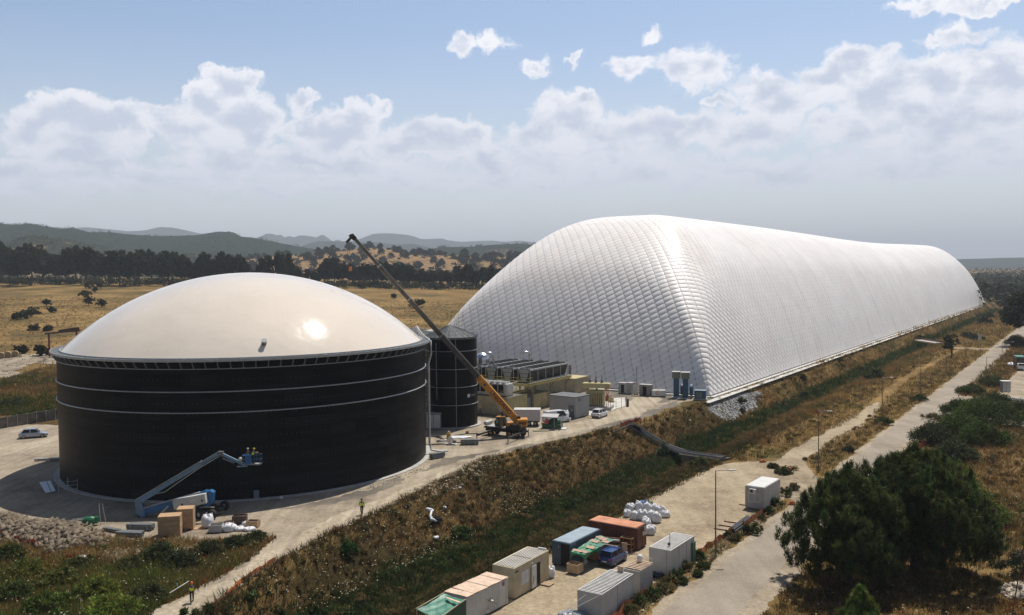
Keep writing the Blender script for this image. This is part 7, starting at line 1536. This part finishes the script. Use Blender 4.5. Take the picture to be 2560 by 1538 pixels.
for i, (x, yt, hw) in enumerate(beltpx):
    D = 640+random.uniform(-15, 45)+(25 if x > 700 else 0); az_x = (x-CX)/F; Yd = D; X = az_x*Yd; z = gzf(X, Yd); top = atY(x, yt, Yd).z
    belt(i, Vector((X, Yd, z-.5)), max(6, top-z+1.5), hw/F*Yd*1.35)
for i in range(34):   # second row, filling behind
    x = -80+i*42; X = (x-CX)/F*735; z = gzf(X, 735); yt = 650+random.uniform(-6, 10)+(14 if x > 480 else 0)+(10 if x > 1000 else 0)
    if 625 < x < 690 or 740 < x < 800: continue
    belt(i, Vector((X, 735+random.uniform(-10, 30), z-.5)), max(6, atY(x, yt, 735).z-z), 9.0)
t = thing('undergrowth', 'dark undergrowth', 'undergrowth', (0, 0, 0)); bpy.data.objects.remove(t)
C = []; Rd = []; Cc = []
r = np.random.default_rng(5)
for i in range(620):
    x = r.uniform(-120, 1330); D = 655+r.uniform(-12, 60)
    if (625 < x < 690 or 745 < x < 800) and r.random() < .6: continue
    X = (x-CX)/F*D; s = r.uniform(2.2, 4.2); C.append((X, D, gzf(X, D)+s*.45)); Rd.append((s*1.3, s, s*.9)); Cc.append(np.array((.024, .032, .012))*(.6+.8*r.random()))
to_mesh('undergrowth', foliage(C, Rd, 40, .85, .8, 0, Cc, .35, .3, 55), ML, kind='stuff')
# trees dotted over the tan hill and slopes
def hill_pt(seed, u, v):
    az_, q, R, Z = HILLS[seed]; i = u*(len(az_)-1.001); j = v*(len(q)-1.001); i0, j0 = int(i), int(j); fi, fj = i-i0, j-j0
    z = (Z[i0, j0]*(1-fi)*(1-fj)+Z[i0+1, j0]*fi*(1-fj)+Z[i0, j0+1]*(1-fi)*fj+Z[i0+1, j0+1]*fi*fj); rr = R[i0, j0]*(1-fj)+R[i0, j0+1]*fj; a = az_[i0]*(1-fi)+az_[i0+1]*fi
    return Vector((rr*sin(a), rr*cos(a), z))
hp = None; random.seed(77)
for i in range(230):
    v = random.uniform(.12, .55); u = random.random(); p = hill_pt(26, u, v); s = random.uniform(.7, 1.5)
    if hp is None: hp = broad_tree('hillside_tree', 'small round dark tree dotted over the tan hill', 'tree', p, 7.5, 6.2, 801, base=(.032, .036, .016), nclump=26, nper=22, leaf=1.3, group='round trees dotted over the tan hill', low=.1)
    else: dup(hp, p, random.random()*6, s)
C = []; Rd = []; Cc = []
for sd_, n_, s0 in ((25, 420, 6), (23, 260, 9), (26, 300, 3), (24, 200, 8)):
    for i in range(n_):
        p = hill_pt(sd_, r.random(), r.uniform(.1, .56)); s = s0*r.uniform(.5, 1.3); C.append((p.x, p.y, p.z+s*.2)); Rd.append((s*1.4, s*1.2, s*.6)); Cc.append(np.array((.026, .032, .014))*(.6+.8*r.random()))
to_mesh('hill_scrub', foliage(C, Rd, 16, 2.4, .8, 0, Cc, .3, .3, 56), ML, kind='stuff')
# woods right of the dome
C = []; Rd = []; Cc = []
for i in range(900):
    D = 720*(4.6**r.random()); a = r.uniform(.40, .62); X = D*sin(a); Y = D*cos(a); s = r.uniform(4, 9)*(1+D/3500); C.append((X, Y, s*.9)); Rd.append((s*1.2, s*1.2, s*.9)); Cc.append(np.array((.026, .034, .014))*(.5+1.0*r.random()))
to_mesh('woodland', foliage(C, Rd, 46, 1.9, .8, 0, Cc, .35, .3, 57), ML, kind='stuff')
C = []; Rd = []; Cc = []
for i in range(700):
    D = 3200*(1.6**r.random()); a = r.uniform(.38, .64) if i % 2 else r.uniform(-.1, .3); s = r.uniform(12, 22); C.append((D*sin(a), D*cos(a), s*.4)); Rd.append((s*2.0, s, s*.6)); Cc.append(np.array((.026, .034, .016))*(.6+.8*r.random()))
to_mesh('distant_wood', foliage(C, Rd, 24, 6.0, .8, 0, Cc, .3, .3, 58), ML, kind='stuff')
# single trees on the right
p = hit(2375, 897); broad_tree('canal_tree', 'small gnarled tree standing alone beside the far side track', 'tree', p, 8.2, 3.2, 811, base=(.034, .045, .018), nclump=70, nper=34, leaf=.25, low=.42, trunk_h=.4, lean=.6)
p = onpix(2545, 866); broad_tree('roadside_tree', 'big dark tree overhanging the far road at the right edge', 'tree', p+Vector((4, 0, 0)), 20, 10.5, 812, base=(.020, .030, .011), nclump=330, nper=60, leaf=.42, low=.2)
for k, (x, y, H, R, lb) in enumerate(((2460, 752, 15, 8, 'tall dark tree just right of the far end of the dome'), (2440, 748, 13, 7, 'dark tree peeping out behind the far end of the dome'), (2550, 800, 14, 9, 'dark tree above the big tree at the right edge'), (2520, 775, 8, 8, 'tree on the mound beyond the canal end'), (2492, 757, 11, 8, 'dark tree beside the bare earth mound'))):
    p = hit(x, y); broad_tree('dark_tree', lb, 'tree', p, H, R, 820+k, base=(.024, .033, .014), nclump=110, nper=40, leaf=.6, low=.1)
# bare earth mound beyond the end of the dome
mb = MB(); p = hit(2505, 752); V = []; n = 22
random.seed(4)
for i in range(7):
    rr = i/6
    for j in range(n): a = 2*pi*j/n; q = 1+.15*sin(a*3)+random.uniform(-.05, .05); V.append((26*rr*q*cos(a), 34*rr*q*sin(a), 6.5*(1-rr**1.6)+random.uniform(-.3, .3)*(i < 6)))
mb.add(V, [(i*n+j, (i+1)*n+j, (i+1)*n+(j+1) % n, i*n+(j+1) % n) for i in range(6) for j in range(n)]); o = mb.build('earth_mound', mat('bare_earth', (.26, .16, .09), .95, var=.25, scale=.15), smooth=True); o.location = p; o['kind'] = 'structure'
# ------------------------------------------------------------ grass and weeds
def fbm(x, y, seed=0, sc=1.0): return vnoise(np.asarray(x)*sc, np.asarray(y)*sc, seed)
def tufts(name, P, size, cols, blades=7, seed=1, spread=.75, m=MG, wid=.05, flat=.4):
    r = np.random.default_rng(seed); n = len(P); P = np.repeat(P, blades, 0); S = np.repeat(size, blades)[:, None]; c = np.repeat(cols, blades, 0)
    a = r.random(n*blades)*6.283; d = np.stack([np.cos(a), np.sin(a), np.zeros_like(a)], 1); off = r.random((n*blades, 1))*spread*S
    base = P+d*off; up_ = d*(r.random((n*blades, 1))*.85*S)+np.array([0, 0, 1])*S*(.45+.65*r.random((n*blades, 1)))
    b2 = a+1.57+r.normal(size=n*blades)*.8; w = np.stack([np.cos(b2), np.sin(b2), flat*r.normal(size=n*blades)], 1)*S*wid*(1+r.random((n*blades, 1)))
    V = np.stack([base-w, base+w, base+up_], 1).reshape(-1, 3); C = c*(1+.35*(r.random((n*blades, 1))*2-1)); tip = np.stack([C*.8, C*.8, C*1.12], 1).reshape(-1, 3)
    return npmesh(name, V, np.arange(3*len(base)).reshape(-1, 3), m, col=np.clip(tip, .003, 1), kind='stuff')
def inpoly(x, y, P):
    ins = np.zeros(x.shape, bool); n = len(P)
    for i in range(n):
        a, b = P[i], P[(i+1) % n]; ins ^= ((a[1] > y) != (b[1] > y)) & (x < (b[0]-a[0])*(y-a[1])/(b[1]-a[1]+1e-9)+a[0])
    return ins
YP = [(p[0], p[1]) for p in yard]
def colour(x, y, s, t, kind):
    n1 = fbm(x, y, 91, .11); n2 = fbm(x, y, 92, .35); n3 = fbm(x, y, 94, .9)
    brown = np.array([.150, .090, .036]); gold = np.array([.215, .145, .055]); oliv = np.array([.105, .085, .032]); green = np.array([.060, .070, .020]); pale = np.array([.22, .17, .085]); rust = np.array([.15, .068, .026])
    w = n1+.5*n2+.3*n3; w = w+.35*r.normal(size=len(w)); c = np.where((w > .55)[:, None], gold, np.where((w > -.15)[:, None], brown, np.where((w > -.85)[:, None], oliv, green)))
    c = np.where((n2 > .75)[:, None], rust, c); c = np.where(((n3 > .8) & (n1 > 0))[:, None], pale, c)
    return c
r = np.random.default_rng(101)
def region(s0, s1, t0f, t1f, dens, seed, keep=None):
    n = int((s1-s0)*max(1, (np.max(t1f)-np.min(t0f)))*dens); s = r.uniform(s0, s1, n); lo = t0f if np.isscalar(t0f) else np.interp(s, LIPS, LIPT); t = r.uniform(np.min(t0f), np.max(t1f), n)
    ok = t > lo; s, t = s[ok], t[ok]; x = s*sa+t*ca; y = s*ca-t*sa
    # only ground the picture can show
    px = CX+x/np.maximum(y, 1)*F; ok = (y > 38) & (px > -160) & (px < 2720); return s[ok], t[ok], x[ok], y[ok]
allP = []; allS = []; allC = []
# canal banks near
for s0, s1, dn, sz in ((40, 90, 10, .44), (90, 150, 8.0, .50), (150, 230, 4.4, .66), (230, 380, 1.8, .95), (380, 720, .45, 1.7)):
    s, t, x, y = region(s0, s1, np.array(LIPT)-0, -47.2, dn, 1)
    ok = ~inpoly(x, y, [(q.x, q.y) for q in SCREE]); s, t, x, y = s[ok], t[ok], x[ok], y[ok]
    z = gz(x, y); c = colour(x, y, s, t, 0); dc = np.abs(t+60.2)
    br = smooth((s-150)/60)   # beyond the crossing the slope is golden, only the bottom is green
    wd = 3.8-1.6*br+.9*fbm(x, y, 95, .2)
    gre = np.array([.058, .080, .024])*(.6+.8*r.random((len(s), 1))); dk = np.array([.030, .050, .015])
    isg = (dc < wd) & (r.random(len(s)) < .55+.35*smooth((fbm(x, y, 81, .12)+.4))); c = np.where(isg[:, None], np.where((r.random(len(s)) < .35)[:, None], dk, gre), c)
    far_ = smooth((s-150)/50)[:, None]; lowd = np.array([.80, .80, .82]); c = np.where(isg[:, None], c, c*(lowd*(1-far_)+far_*1.7))
    near = (s < 125) & (t > -57) & ~isg & (r.random(len(s)) < .62); c = np.where(near[:, None], np.array([.048, .062, .02])*(.6+.8*r.random((len(s), 1))), c)
    pal = (t < np.interp(s, LIPS, LIPT)+2.2+1.2*fbm(x, y, 96, .4)) & (r.random(len(s)) < .5); c = np.where(pal[:, None], np.array([.20, .16, .095])*(.7+.5*r.random((len(s), 1))), c)
    S = sz*(.6+.8*r.random(len(s)))*np.where(isg, 1.7, 1.0)*np.where(pal, .6, 1.0)
    allP.append(np.stack([x, y, z-.05], 1)); allS.append(S); allC.append(c)
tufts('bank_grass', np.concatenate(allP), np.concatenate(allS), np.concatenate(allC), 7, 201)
# verge between the canal, the side track and the road
allP = []; allS = []; allC = []
for s0, s1, dn, sz in ((128, 200, 4.5, .55), (200, 300, 2.4, .75), (300, 420, 1.1, 1.0), (420, 700, .4, 1.6)):
    s, t, x, y = region(s0, s1, -48.6, -32.2, dn, 2)
    trk = np.interp(s, [128, 134, 150, 182, 200, 250, 300, 350], [-39, -39, -39.4, -38.0, -39.8, -42.4, -41.8, -41]); hwid = np.interp(s, [128, 134, 150, 200, 250, 350, 352, 360], [7, 3.5, 1.5, 1.4, 1.4, 1.0, .1, .1])
    ok = (np.abs(t-trk) > hwid+.3*fbm(x, y, 97, .5)) & ~((s > 350) & (s < 360) & (t > -47)); 
    ok &= ~((s < 134.5) & (t > -48) & (t < -34) & (s < 132))
    s, t, x, y = s[ok], t[ok], x[ok], y[ok]; c = colour(x, y, s, t, 1); gold = np.array([.38, .27, .11]); c = np.where((r.random(len(s)) < .35)[:, None], gold, c)
    allP.append(np.stack([x, y, gz(x, y)-.04], 1)); allS.append(sz*(.5+.8*r.random(len(s)))); allC.append(c)
# narrow strips beside the container yard
s, t, x, y = region(40, 131, -34.3, -32.0, 6, 3); ok = ~((s > 112) & (t > -33.6)); ok &= ~((s > 118)); s, t, x, y = s[ok], t[ok], x[ok], y[ok]
c = np.where((r.random(len(s)) < .5)[:, None], np.array([.30, .24, .15]), np.where((r.random(len(s)) < .5)[:, None], np.array([.09, .085, .03]), np.array([.05, .065, .02])))
allP.append(np.stack([x, y, gz(x, y)], 1)); allS.append(.42*(.4+r.random(len(s)))); allC.append(c)
# field right of the road
for s0, s1, t1, dn, sz in ((40, 130, 30, 5.0, .55), (130, 190, 40, 2.6, .7)):
    s, t, x, y = region(s0, s1, -23.4, t1, dn, 4); ok = ~((s > 184) & (s < 224)) ; s, t, x, y = s[ok], t[ok], x[ok], y[ok]
    ok = ~((s > 146) & (t < -25)); n_ = fbm(x, y, 98, .25); ok &= ~((n_ > 1.05) & (t > -12)); s, t, x, y = s[ok], t[ok], x[ok], y[ok]
    c = colour(x, y, s, t, 2); c = np.where((r.random(len(s)) < .3)[:, None], np.array([.20, .12, .045]), c)
    allP.append(np.stack([x, y, gz(x, y)], 1)); allS.append(sz*(.5+.8*r.random(len(s)))); allC.append(c)
s, t, x, y = region(224, 420, -26.4, -19.3, 1.6, 5); c = colour(x, y, s, t, 2); allP.append(np.stack([x, y, gz(x, y)], 1)); allS.append(.8*(.5+.9*r.random(len(s)))); allC.append(c)
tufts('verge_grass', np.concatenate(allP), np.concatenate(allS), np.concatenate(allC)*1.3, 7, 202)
# weeds in the triangle left of the dirt track
x = r.uniform(-75, -20, 60000); y = r.uniform(55, 100, 60000); px = CX+x/y*F; ok = ~inpoly(x, y, YP) & (px > -120) & (px < 760); x, y = x[ok], y[ok]; t = x*ca-y*sa; s = x*sa+y*ca
lipt = np.interp(s, LIPS, LIPT); ok = (t < lipt-2.5); x, y, s, t = x[ok], y[ok], s[ok], t[ok]
edge = 96.0-y; n1 = fbm(x, y, 93, .25); c = colour(x, y, s, t, 3); grn = (y < 84+3*n1) & (r.random(len(x)) < .42); c = np.where(grn[:, None], np.array([.075, .092, .02])*(.6+.9*r.random((len(x), 1))), c)
dry = (y > 86+2*n1) & (r.random(len(x)) < .7); c = np.where(dry[:, None], np.array([.24, .19, .10])*(.7+.5*r.random((len(x), 1))), c)
ok = ~(dry & (r.random(len(x)) < .55)); S = np.where(dry, .32, .62)*(.5+.9*r.random(len(x)))
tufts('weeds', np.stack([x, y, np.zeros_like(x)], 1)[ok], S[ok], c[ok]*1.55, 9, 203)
for i, (px_, py_, R, H, b) in enumerate(((60,1440,2.3,1.5,(.075,.09,.02)),(150,1460,2.2,1.4,(.07,.085,.02)),(240,1490,2.2,1.6,(.085,.11,.02)),(30,1500,2.0,1.4,(.04,.06,.014)),(330,1420,1.6,1.0,(.05,.06,.02)),(400,1400,2.2,1.5,(.028,.042,.014)),(455,1420,1.8,1.3,(.03,.042,.016)),(520,1390,1.9,1.4,(.038,.048,.018)),(590,1370,1.5,1.2,(.036,.046,.018)),(640,1352,1.2,.9,(.03,.045,.016)),(280,1540,2.4,1.8,(.09,.13,.02)),(120,1530,2.2,1.5,(.05,.08,.014)),(370,1500,1.8,1.2,(.045,.055,.02)),(200,1420,1.7,1.0,(.05,.06,.018)),(20,1400,1.8,1.4,(.04,.055,.014)))):
    shrub('leafy green bush in the weed patch at the lower left corner', at(px_, py_, 0), R, H, 900+i, b, nm='weed_bush', cat='bush', leaf=.12, nper=42, ncl=60, group='bushes in the lower left weed patch', elong=1.3, up=.3)
# tall stalks along the track edge
x = []; y = []
for a, b in zip(lip[1:-1], lip[2:]):
    A = at(*a); B = at(*b); n = int((B-A).length*5)
    for i in range(n): q = A.lerp(B, random.random()); d = Vector((ca, -sa, 0))*random.uniform(.1, 1.6); x.append(q.x+d.x); y.append(q.y+d.y)
x = np.array(x); y = np.array(y); k = y < 112; x, y = x[k], y[k]; c = np.where((r.random(len(x)) < .6)[:, None], np.array([.17, .11, .055]), np.array([.10, .09, .035]))
tufts('tall_dry_weeds', np.stack([x, y, gz(x, y)], 1), .85*(.5+.8*r.random(len(x))), c, 9, 204, .3, wid=.035)
# far field grass: sparse tall clumps
x = r.uniform(-330, 60, 26000); y = r.uniform(205, 520, 26000); t = x*ca-y*sa; px = CX+x/y*F; ok = (t < -160) & (px > -60) & (px < 1200) & (r.random(len(x)) < (240/y)); x, y = x[ok], y[ok]
c = np.where((r.random(len(x)) < .5)[:, None], np.array([.25, .17, .065]), np.array([.17, .11, .04])); tufts('field_grass', np.stack([x, y, gz(x, y)], 1), .6*(.5+.8*r.random(len(x))), c, 6, 205, .8, wid=.09)
x = r.uniform(-130, -60, 16000); y = r.uniform(176, 250, 16000); t = x*ca-y*sa; px = CX+x/y*F; ok = (px > -60) & (px < 160) & ~inpoly(x, y, YP); x, y = x[ok], y[ok]; c = colour(x, y, x, y, 0)
g_ = (y < 205) & (r.random(len(x)) < .6); c = np.where(g_[:, None], np.array([.05, .075, .014]), c*1.25); tufts('weeds', np.stack([x, y, gz(x, y)], 1), .9*(.5+.8*r.random(len(x))), c, 6, 206, .6)
# soft bushy clumps breaking up the grass
def clumps(name, n, sf, tf, size, seed, pal, nsub=6, nper=26, leaf=.09, keep=None):
    r = np.random.default_rng(seed); s = r.uniform(*sf, n); t = r.uniform(*tf, n); x = s*sa+t*ca; y = s*ca-t*sa; px = CX+x/np.maximum(y, 1)*F; ok = (y > 40) & (px > -120) & (px < 2680)
    if keep is not None: ok &= keep(s, t, x, y)
    s, t, x, y = s[ok], t[ok], x[ok], y[ok]; C = []; Rd = []; Cc = []; zz = gz(x, y); big = fbm(x, y, 71, .15)
    for i in range(len(s)):
        R = size*(.4+1.0*r.random()**1.5)*(1+s[i]/260); k = int(abs(big[i]*2+r.normal()*.8)) % len(pal); b = np.array(pal[k])*(.7+.6*r.random())
        for j in range(nsub): a = r.random()*6.28; q = R*r.random()*.8; rr = R*(.3+.25*r.random()); C.append((x[i]+q*cos(a), y[i]+q*sin(a), zz[i]+rr*.5+R*.25*r.random())); Rd.append((rr, rr, rr*.75)); Cc.append(b*(.85+.3*r.random()))
    to_mesh(name, foliage(C, Rd, nper, leaf, 1.2, .4, Cc, .35, .2, seed), ML, kind='stuff')
PAL = [(.11, .09, .034), (.16, .10, .04), (.075, .085, .024), (.055, .075, .020), (.17, .13, .06), (.13, .072, .03)]
clumps('bank_undergrowth', 1500, (42, 150), (-77, -48), .62, 41, PAL, keep=lambda s, t, x, y: t > np.interp(s, LIPS, LIPT)+.6)
clumps('bank_undergrowth', 500, (150, 330), (-70, -48.5), .62, 42, [(.22, .15, .055), (.17, .115, .04), (.07, .085, .024), (.25, .175, .07)], leaf=.14, keep=lambda s, t, x, y: (t > np.interp(s, LIPS, LIPT)+.8) & ~inpoly(x, y, [(q.x, q.y) for q in SCREE]))
clumps('reeds', 520, (44, 420), (-62.6, -58), .75, 43, [(.05, .075, .02), (.04, .055, .018), (.075, .09, .026), (.11, .09, .035)], leaf=.16)
clumps('weed_cover', 900, (30, 100), (-112, -60), .6, 44, [(.085, .085, .024), (.07, .09, .02), (.12, .085, .035), (.055, .07, .02), (.10, .06, .026)], keep=lambda s, t, x, y: ~inpoly(x, y, YP) & (t < np.interp(s, LIPS, LIPT)-2.5) & (y < 92))
clumps('verge_cover', 420, (130, 300), (-48.5, -32.6), .42, 45, [(.22, .15, .055), (.15, .11, .04), (.08, .085, .03)], leaf=.12, keep=lambda s, t, x, y: (np.abs(t+40.5) > 3))
clumps('field_cover', 800, (50, 185), (-23, 26), .5, 46, [(.13, .085, .032), (.09, .075, .028), (.065, .072, .022), (.16, .11, .045)], leaf=.11, keep=lambda s, t, x, y: (s < 145) | (t > -21))
# white wild flowers
n = 7000; s = r.uniform(44, 165, n); t = r.uniform(-76, -49, n); ok = (t > np.interp(s, LIPS, LIPT)+.8) & (fbm(s, t, 99, .22) > -.1+.5*(s > 110)) & (t < -63+.04*(110-s)); s, t = s[ok], t[ok]; x = s*sa+t*ca; y = s*ca-t*sa; z = gz(x, y)
x2 = r.uniform(-60, -22, 900); y2 = r.uniform(58, 92, 900); t2 = x2*ca-y2*sa; s2 = x2*sa+y2*ca; ok = ~inpoly(x2, y2, YP) & (t2 < np.interp(s2, LIPS, LIPT)-2.5); x2, y2 = x2[ok], y2[ok]
s3 = r.uniform(50, 150, 500); t3 = r.uniform(-23, 5, 500); x3 = s3*sa+t3*ca; y3 = s3*ca-t3*sa
X = np.concatenate([x, x2, x3]); Y = np.concatenate([y, y2, y3]); Z = np.concatenate([z, np.zeros_like(x2), np.full_like(x3, -1.5)])+.55+.35*r.random(len(X))
k = len(X); sz = .04+.045*r.random(k)**2; V = []; 
for j in range(5): a = 2*pi*j/5; V.append(np.stack([X+sz*np.cos(a), Y+sz*np.sin(a), Z+sz*.3*np.sin(a)], 1))
V = np.stack(V, 1).reshape(-1, 3); C = np.repeat(np.where((r.random(k) < .8)[:, None], np.array([.42, .41, .30]), np.array([.35, .33, .16])), 5, 0)
npmesh('wild_flowers', V, np.arange(5*k).reshape(-1, 5), MG, col=C, kind='stuff')
# rubble heap (left), gravel spill at the dome corner, stones on the verges
def stones(name, P, sz, cols, m, seed):
    r = np.random.default_rng(seed); n = len(P); base = np.array([(-1, -1, -1), (1, -1, -1), (1, 1, -1), (-1, 1, -1), (-1, -1, 1), (1, -1, 1), (1, 1, 1), (-1, 1, 1)], float)*.5
    Fb = np.array([(3, 2, 1, 0), (4, 5, 6, 7), (0, 1, 5, 4), (1, 2, 6, 5), (2, 3, 7, 6), (3, 0, 4, 7)])
    V = base[None]*(1+.17*r.normal(size=(n, 8, 3)))*np.array([1, .75, .5])*sz[:, None, None]; a = r.random(n)*6.28; b = r.normal(size=n)*.6
    ca_, sa_ = np.cos(a)[:, None], np.sin(a)[:, None]; X = V[..., 0]*ca_-V[..., 1]*sa_; Y = V[..., 0]*sa_+V[..., 1]*ca_; Zz = V[..., 2]+X*np.sin(b)[:, None]
    V = np.stack([X, Y, Zz], -1)+P[:, None, :]; return npmesh(name, V.reshape(-1, 3), (Fb[None]+8*np.arange(n)[:, None, None]).reshape(-1, 4), MST, col=np.repeat(cols, 8, 0), kind='stuff')
def heap(poly, n, hmax, seed, smin, smax, c0=(.34, .30, .24), z=0.0, name='rubble'):
    P = [(p.x, p.y) for p in poly]; xs = [p[0] for p in P]; ys = [p[1] for p in P]; r = np.random.default_rng(seed); x = r.uniform(min(xs), max(xs), n*4); y = r.uniform(min(ys), max(ys), n*4); ok = inpoly(x, y, P); x, y = x[ok][:n], y[ok][:n]
    d = np.full(len(x), 1e9)
    for i in range(len(P)):
        a = np.array(P[i]); b = np.array(P[(i+1) % len(P)]); ab = b-a; tt = np.clip(((x-a[0])*ab[0]+(y-a[1])*ab[1])/(ab@ab), 0, 1); d = np.minimum(d, np.hypot(x-a[0]-tt*ab[0], y-a[1]-tt*ab[1]))
    h = hmax*(1-np.exp(-d/1.8)); zz = (gz(x, y) if z is None else z)+h*(.7+.45*r.random(len(x))*(1+.3*fbm(x, y, 12, .8))); sz = smin+(smax-smin)*r.random(len(x))**4; c = np.array(c0)*(.55+.6*r.random((len(x), 1)))*np.array([1, .98+.0, .95])
    stones(name, np.stack([x, y, zz], 1), sz, c, MG, seed)
pp2 = lambda L_, z=0: [at(a, b, z) for a, b in L_]
heap(pp2([(-60, 1300), (40, 1290), (75, 1305), (180, 1312), (250, 1330), (270, 1365), (190, 1372), (130, 1385), (60, 1365), (-60, 1345)]), 6500, .9, 61, .06, .95, (.20, .165, .125))
heap(pp2([(250, 1372), (420, 1368), (560, 1358), (470, 1395), (370, 1425), (300, 1425), (240, 1400)]), 2600, .25, 62, .06, .32, (.38, .34, .25))
heap(SCREE, 3200, .12, 63, .08, .5, (.33, .33, .32), None)
heap([ST(62, -33.9, -1.5), ST(62, -32.0, -1.5), ST(104, -32.2, -1.5), ST(104, -33.4, -1.5)], 2600, .12, 64, .06, .28, (.42, .37, .27), -1.5)
heap(pp2([(2500, 1470), (2570, 1450), (2580, 1500), (2520, 1500)], -1.5), 300, .5, 65, .15, .7, (.42, .38, .32), -1.5)
heap(pp2([(880, 1228), (1060, 1165), (1075, 1175), (900, 1240)]), 500, .05, 66, .05, .25, (.3, .26, .22))
heap(pp2([(1000, 1235), (1100, 1195), (1180, 1158), (1260, 1138), (1200, 1180), (1090, 1230), (1020, 1255)]), 1500, .1, 67, .06, .35, (.40, .35, .26), None)
# rubbish in the bank
for k, (x, y, r_, h_, lb) in enumerate(((205, 1400, .8, .3, 'crumpled white sheeting in the weeds by the red net'), (1150, 1225, .35, .3, 'small white scrap high on the bank'), (1112, 1275, .4, .35, 'round white bucket-like scrap in the bank'), (1090, 1350, .6, .35, 'pale crumpled sack lying low in the bank'), (1195, 1298, .3, .3, 'dark rag beside the bank bushes'), (1725, 1055, .35, .3, 'small pale scrap on the bank below the dome'), (703, 1213, .3, .35, 'white rag hanging at the foot of the tank'))):
    p = hit(x, y) if k != 6 else at(703, 1250, 0); bag('litter', lb, p+Vector((0, 0, .15)), r_*.6, h_*.7+.05, seed=70+k, cat='litter', m=M_BAG if k != 4 else M_STEELD)
p = hit(1080, 1315); t = thing('torn_sack', 'long torn white sack draped over the weeds in the bank', 'sack', p); mb = MB(); V = []
cpx = [(1065, 1288), (1080, 1292), (1076, 1305), (1078, 1316), (1092, 1319)]
for i, (x, y) in enumerate(cpx):
    q = hit(x, y)-p+Vector((0, 0, .45)); w = (.42, .38, .28, .4, .15)[i]
    for a, b in ((-1, .1), (0, .3), (1, .05)): V.append((q.x+a*w, q.y-.1*a, q.z+b))
mb = MB(); Q = [Vector(V[3*i+1]) for i in range(5)]; Q2 = []
for i in range(4): Q2 += [Q[i].lerp(Q[i+1], k/4)+Vector((random.uniform(-.06, .06), random.uniform(-.1, .1), random.uniform(-.05, .1))) for k in range(4)]
mb.path(Q2+[Q[4]], 0, 9, radii=[.06, .2, .26, .24, .2, .17, .14, .16, .13, .13, .16, .2, .24, .22, .16, .12, .05]); mb.build('cloth', M_BAG, t, smooth=True)
t = thing('white_stick', 'thin white pole lying in the weeds beside the walking person', 'pole', at(440, 1475, 0)); mb = MB(); a = at(408, 1493, .4)-at(440, 1475, 0); b = at(472, 1453, .8)-at(440, 1475, 0); mb.tube(a, b, .035, 6); mb.build('rod', M_WHITE, t)
# ------------------------------------------------------------ air
hz = MB(); hz.box((1500, 3500, 262), (40000, 42000, 540)); 
ho = hz.build('haze', None); m = bpy.data.materials.new('haze_air'); m.use_nodes = True; nt = m.node_tree; nt.nodes.clear(); out = N(nt, 'ShaderNodeOutputMaterial'); pv = N(nt, 'ShaderNodeVolumePrincipled')
pv.inputs['Color'].default_value = (.82, .90, 1.0, 1); pv.inputs['Density'].default_value = 1.25e-4; pv.inputs['Anisotropy'].default_value = .0; L(nt, pv.outputs[0], out.inputs['Volume']); ho.data.materials.append(m); ho['kind'] = 'stuff'
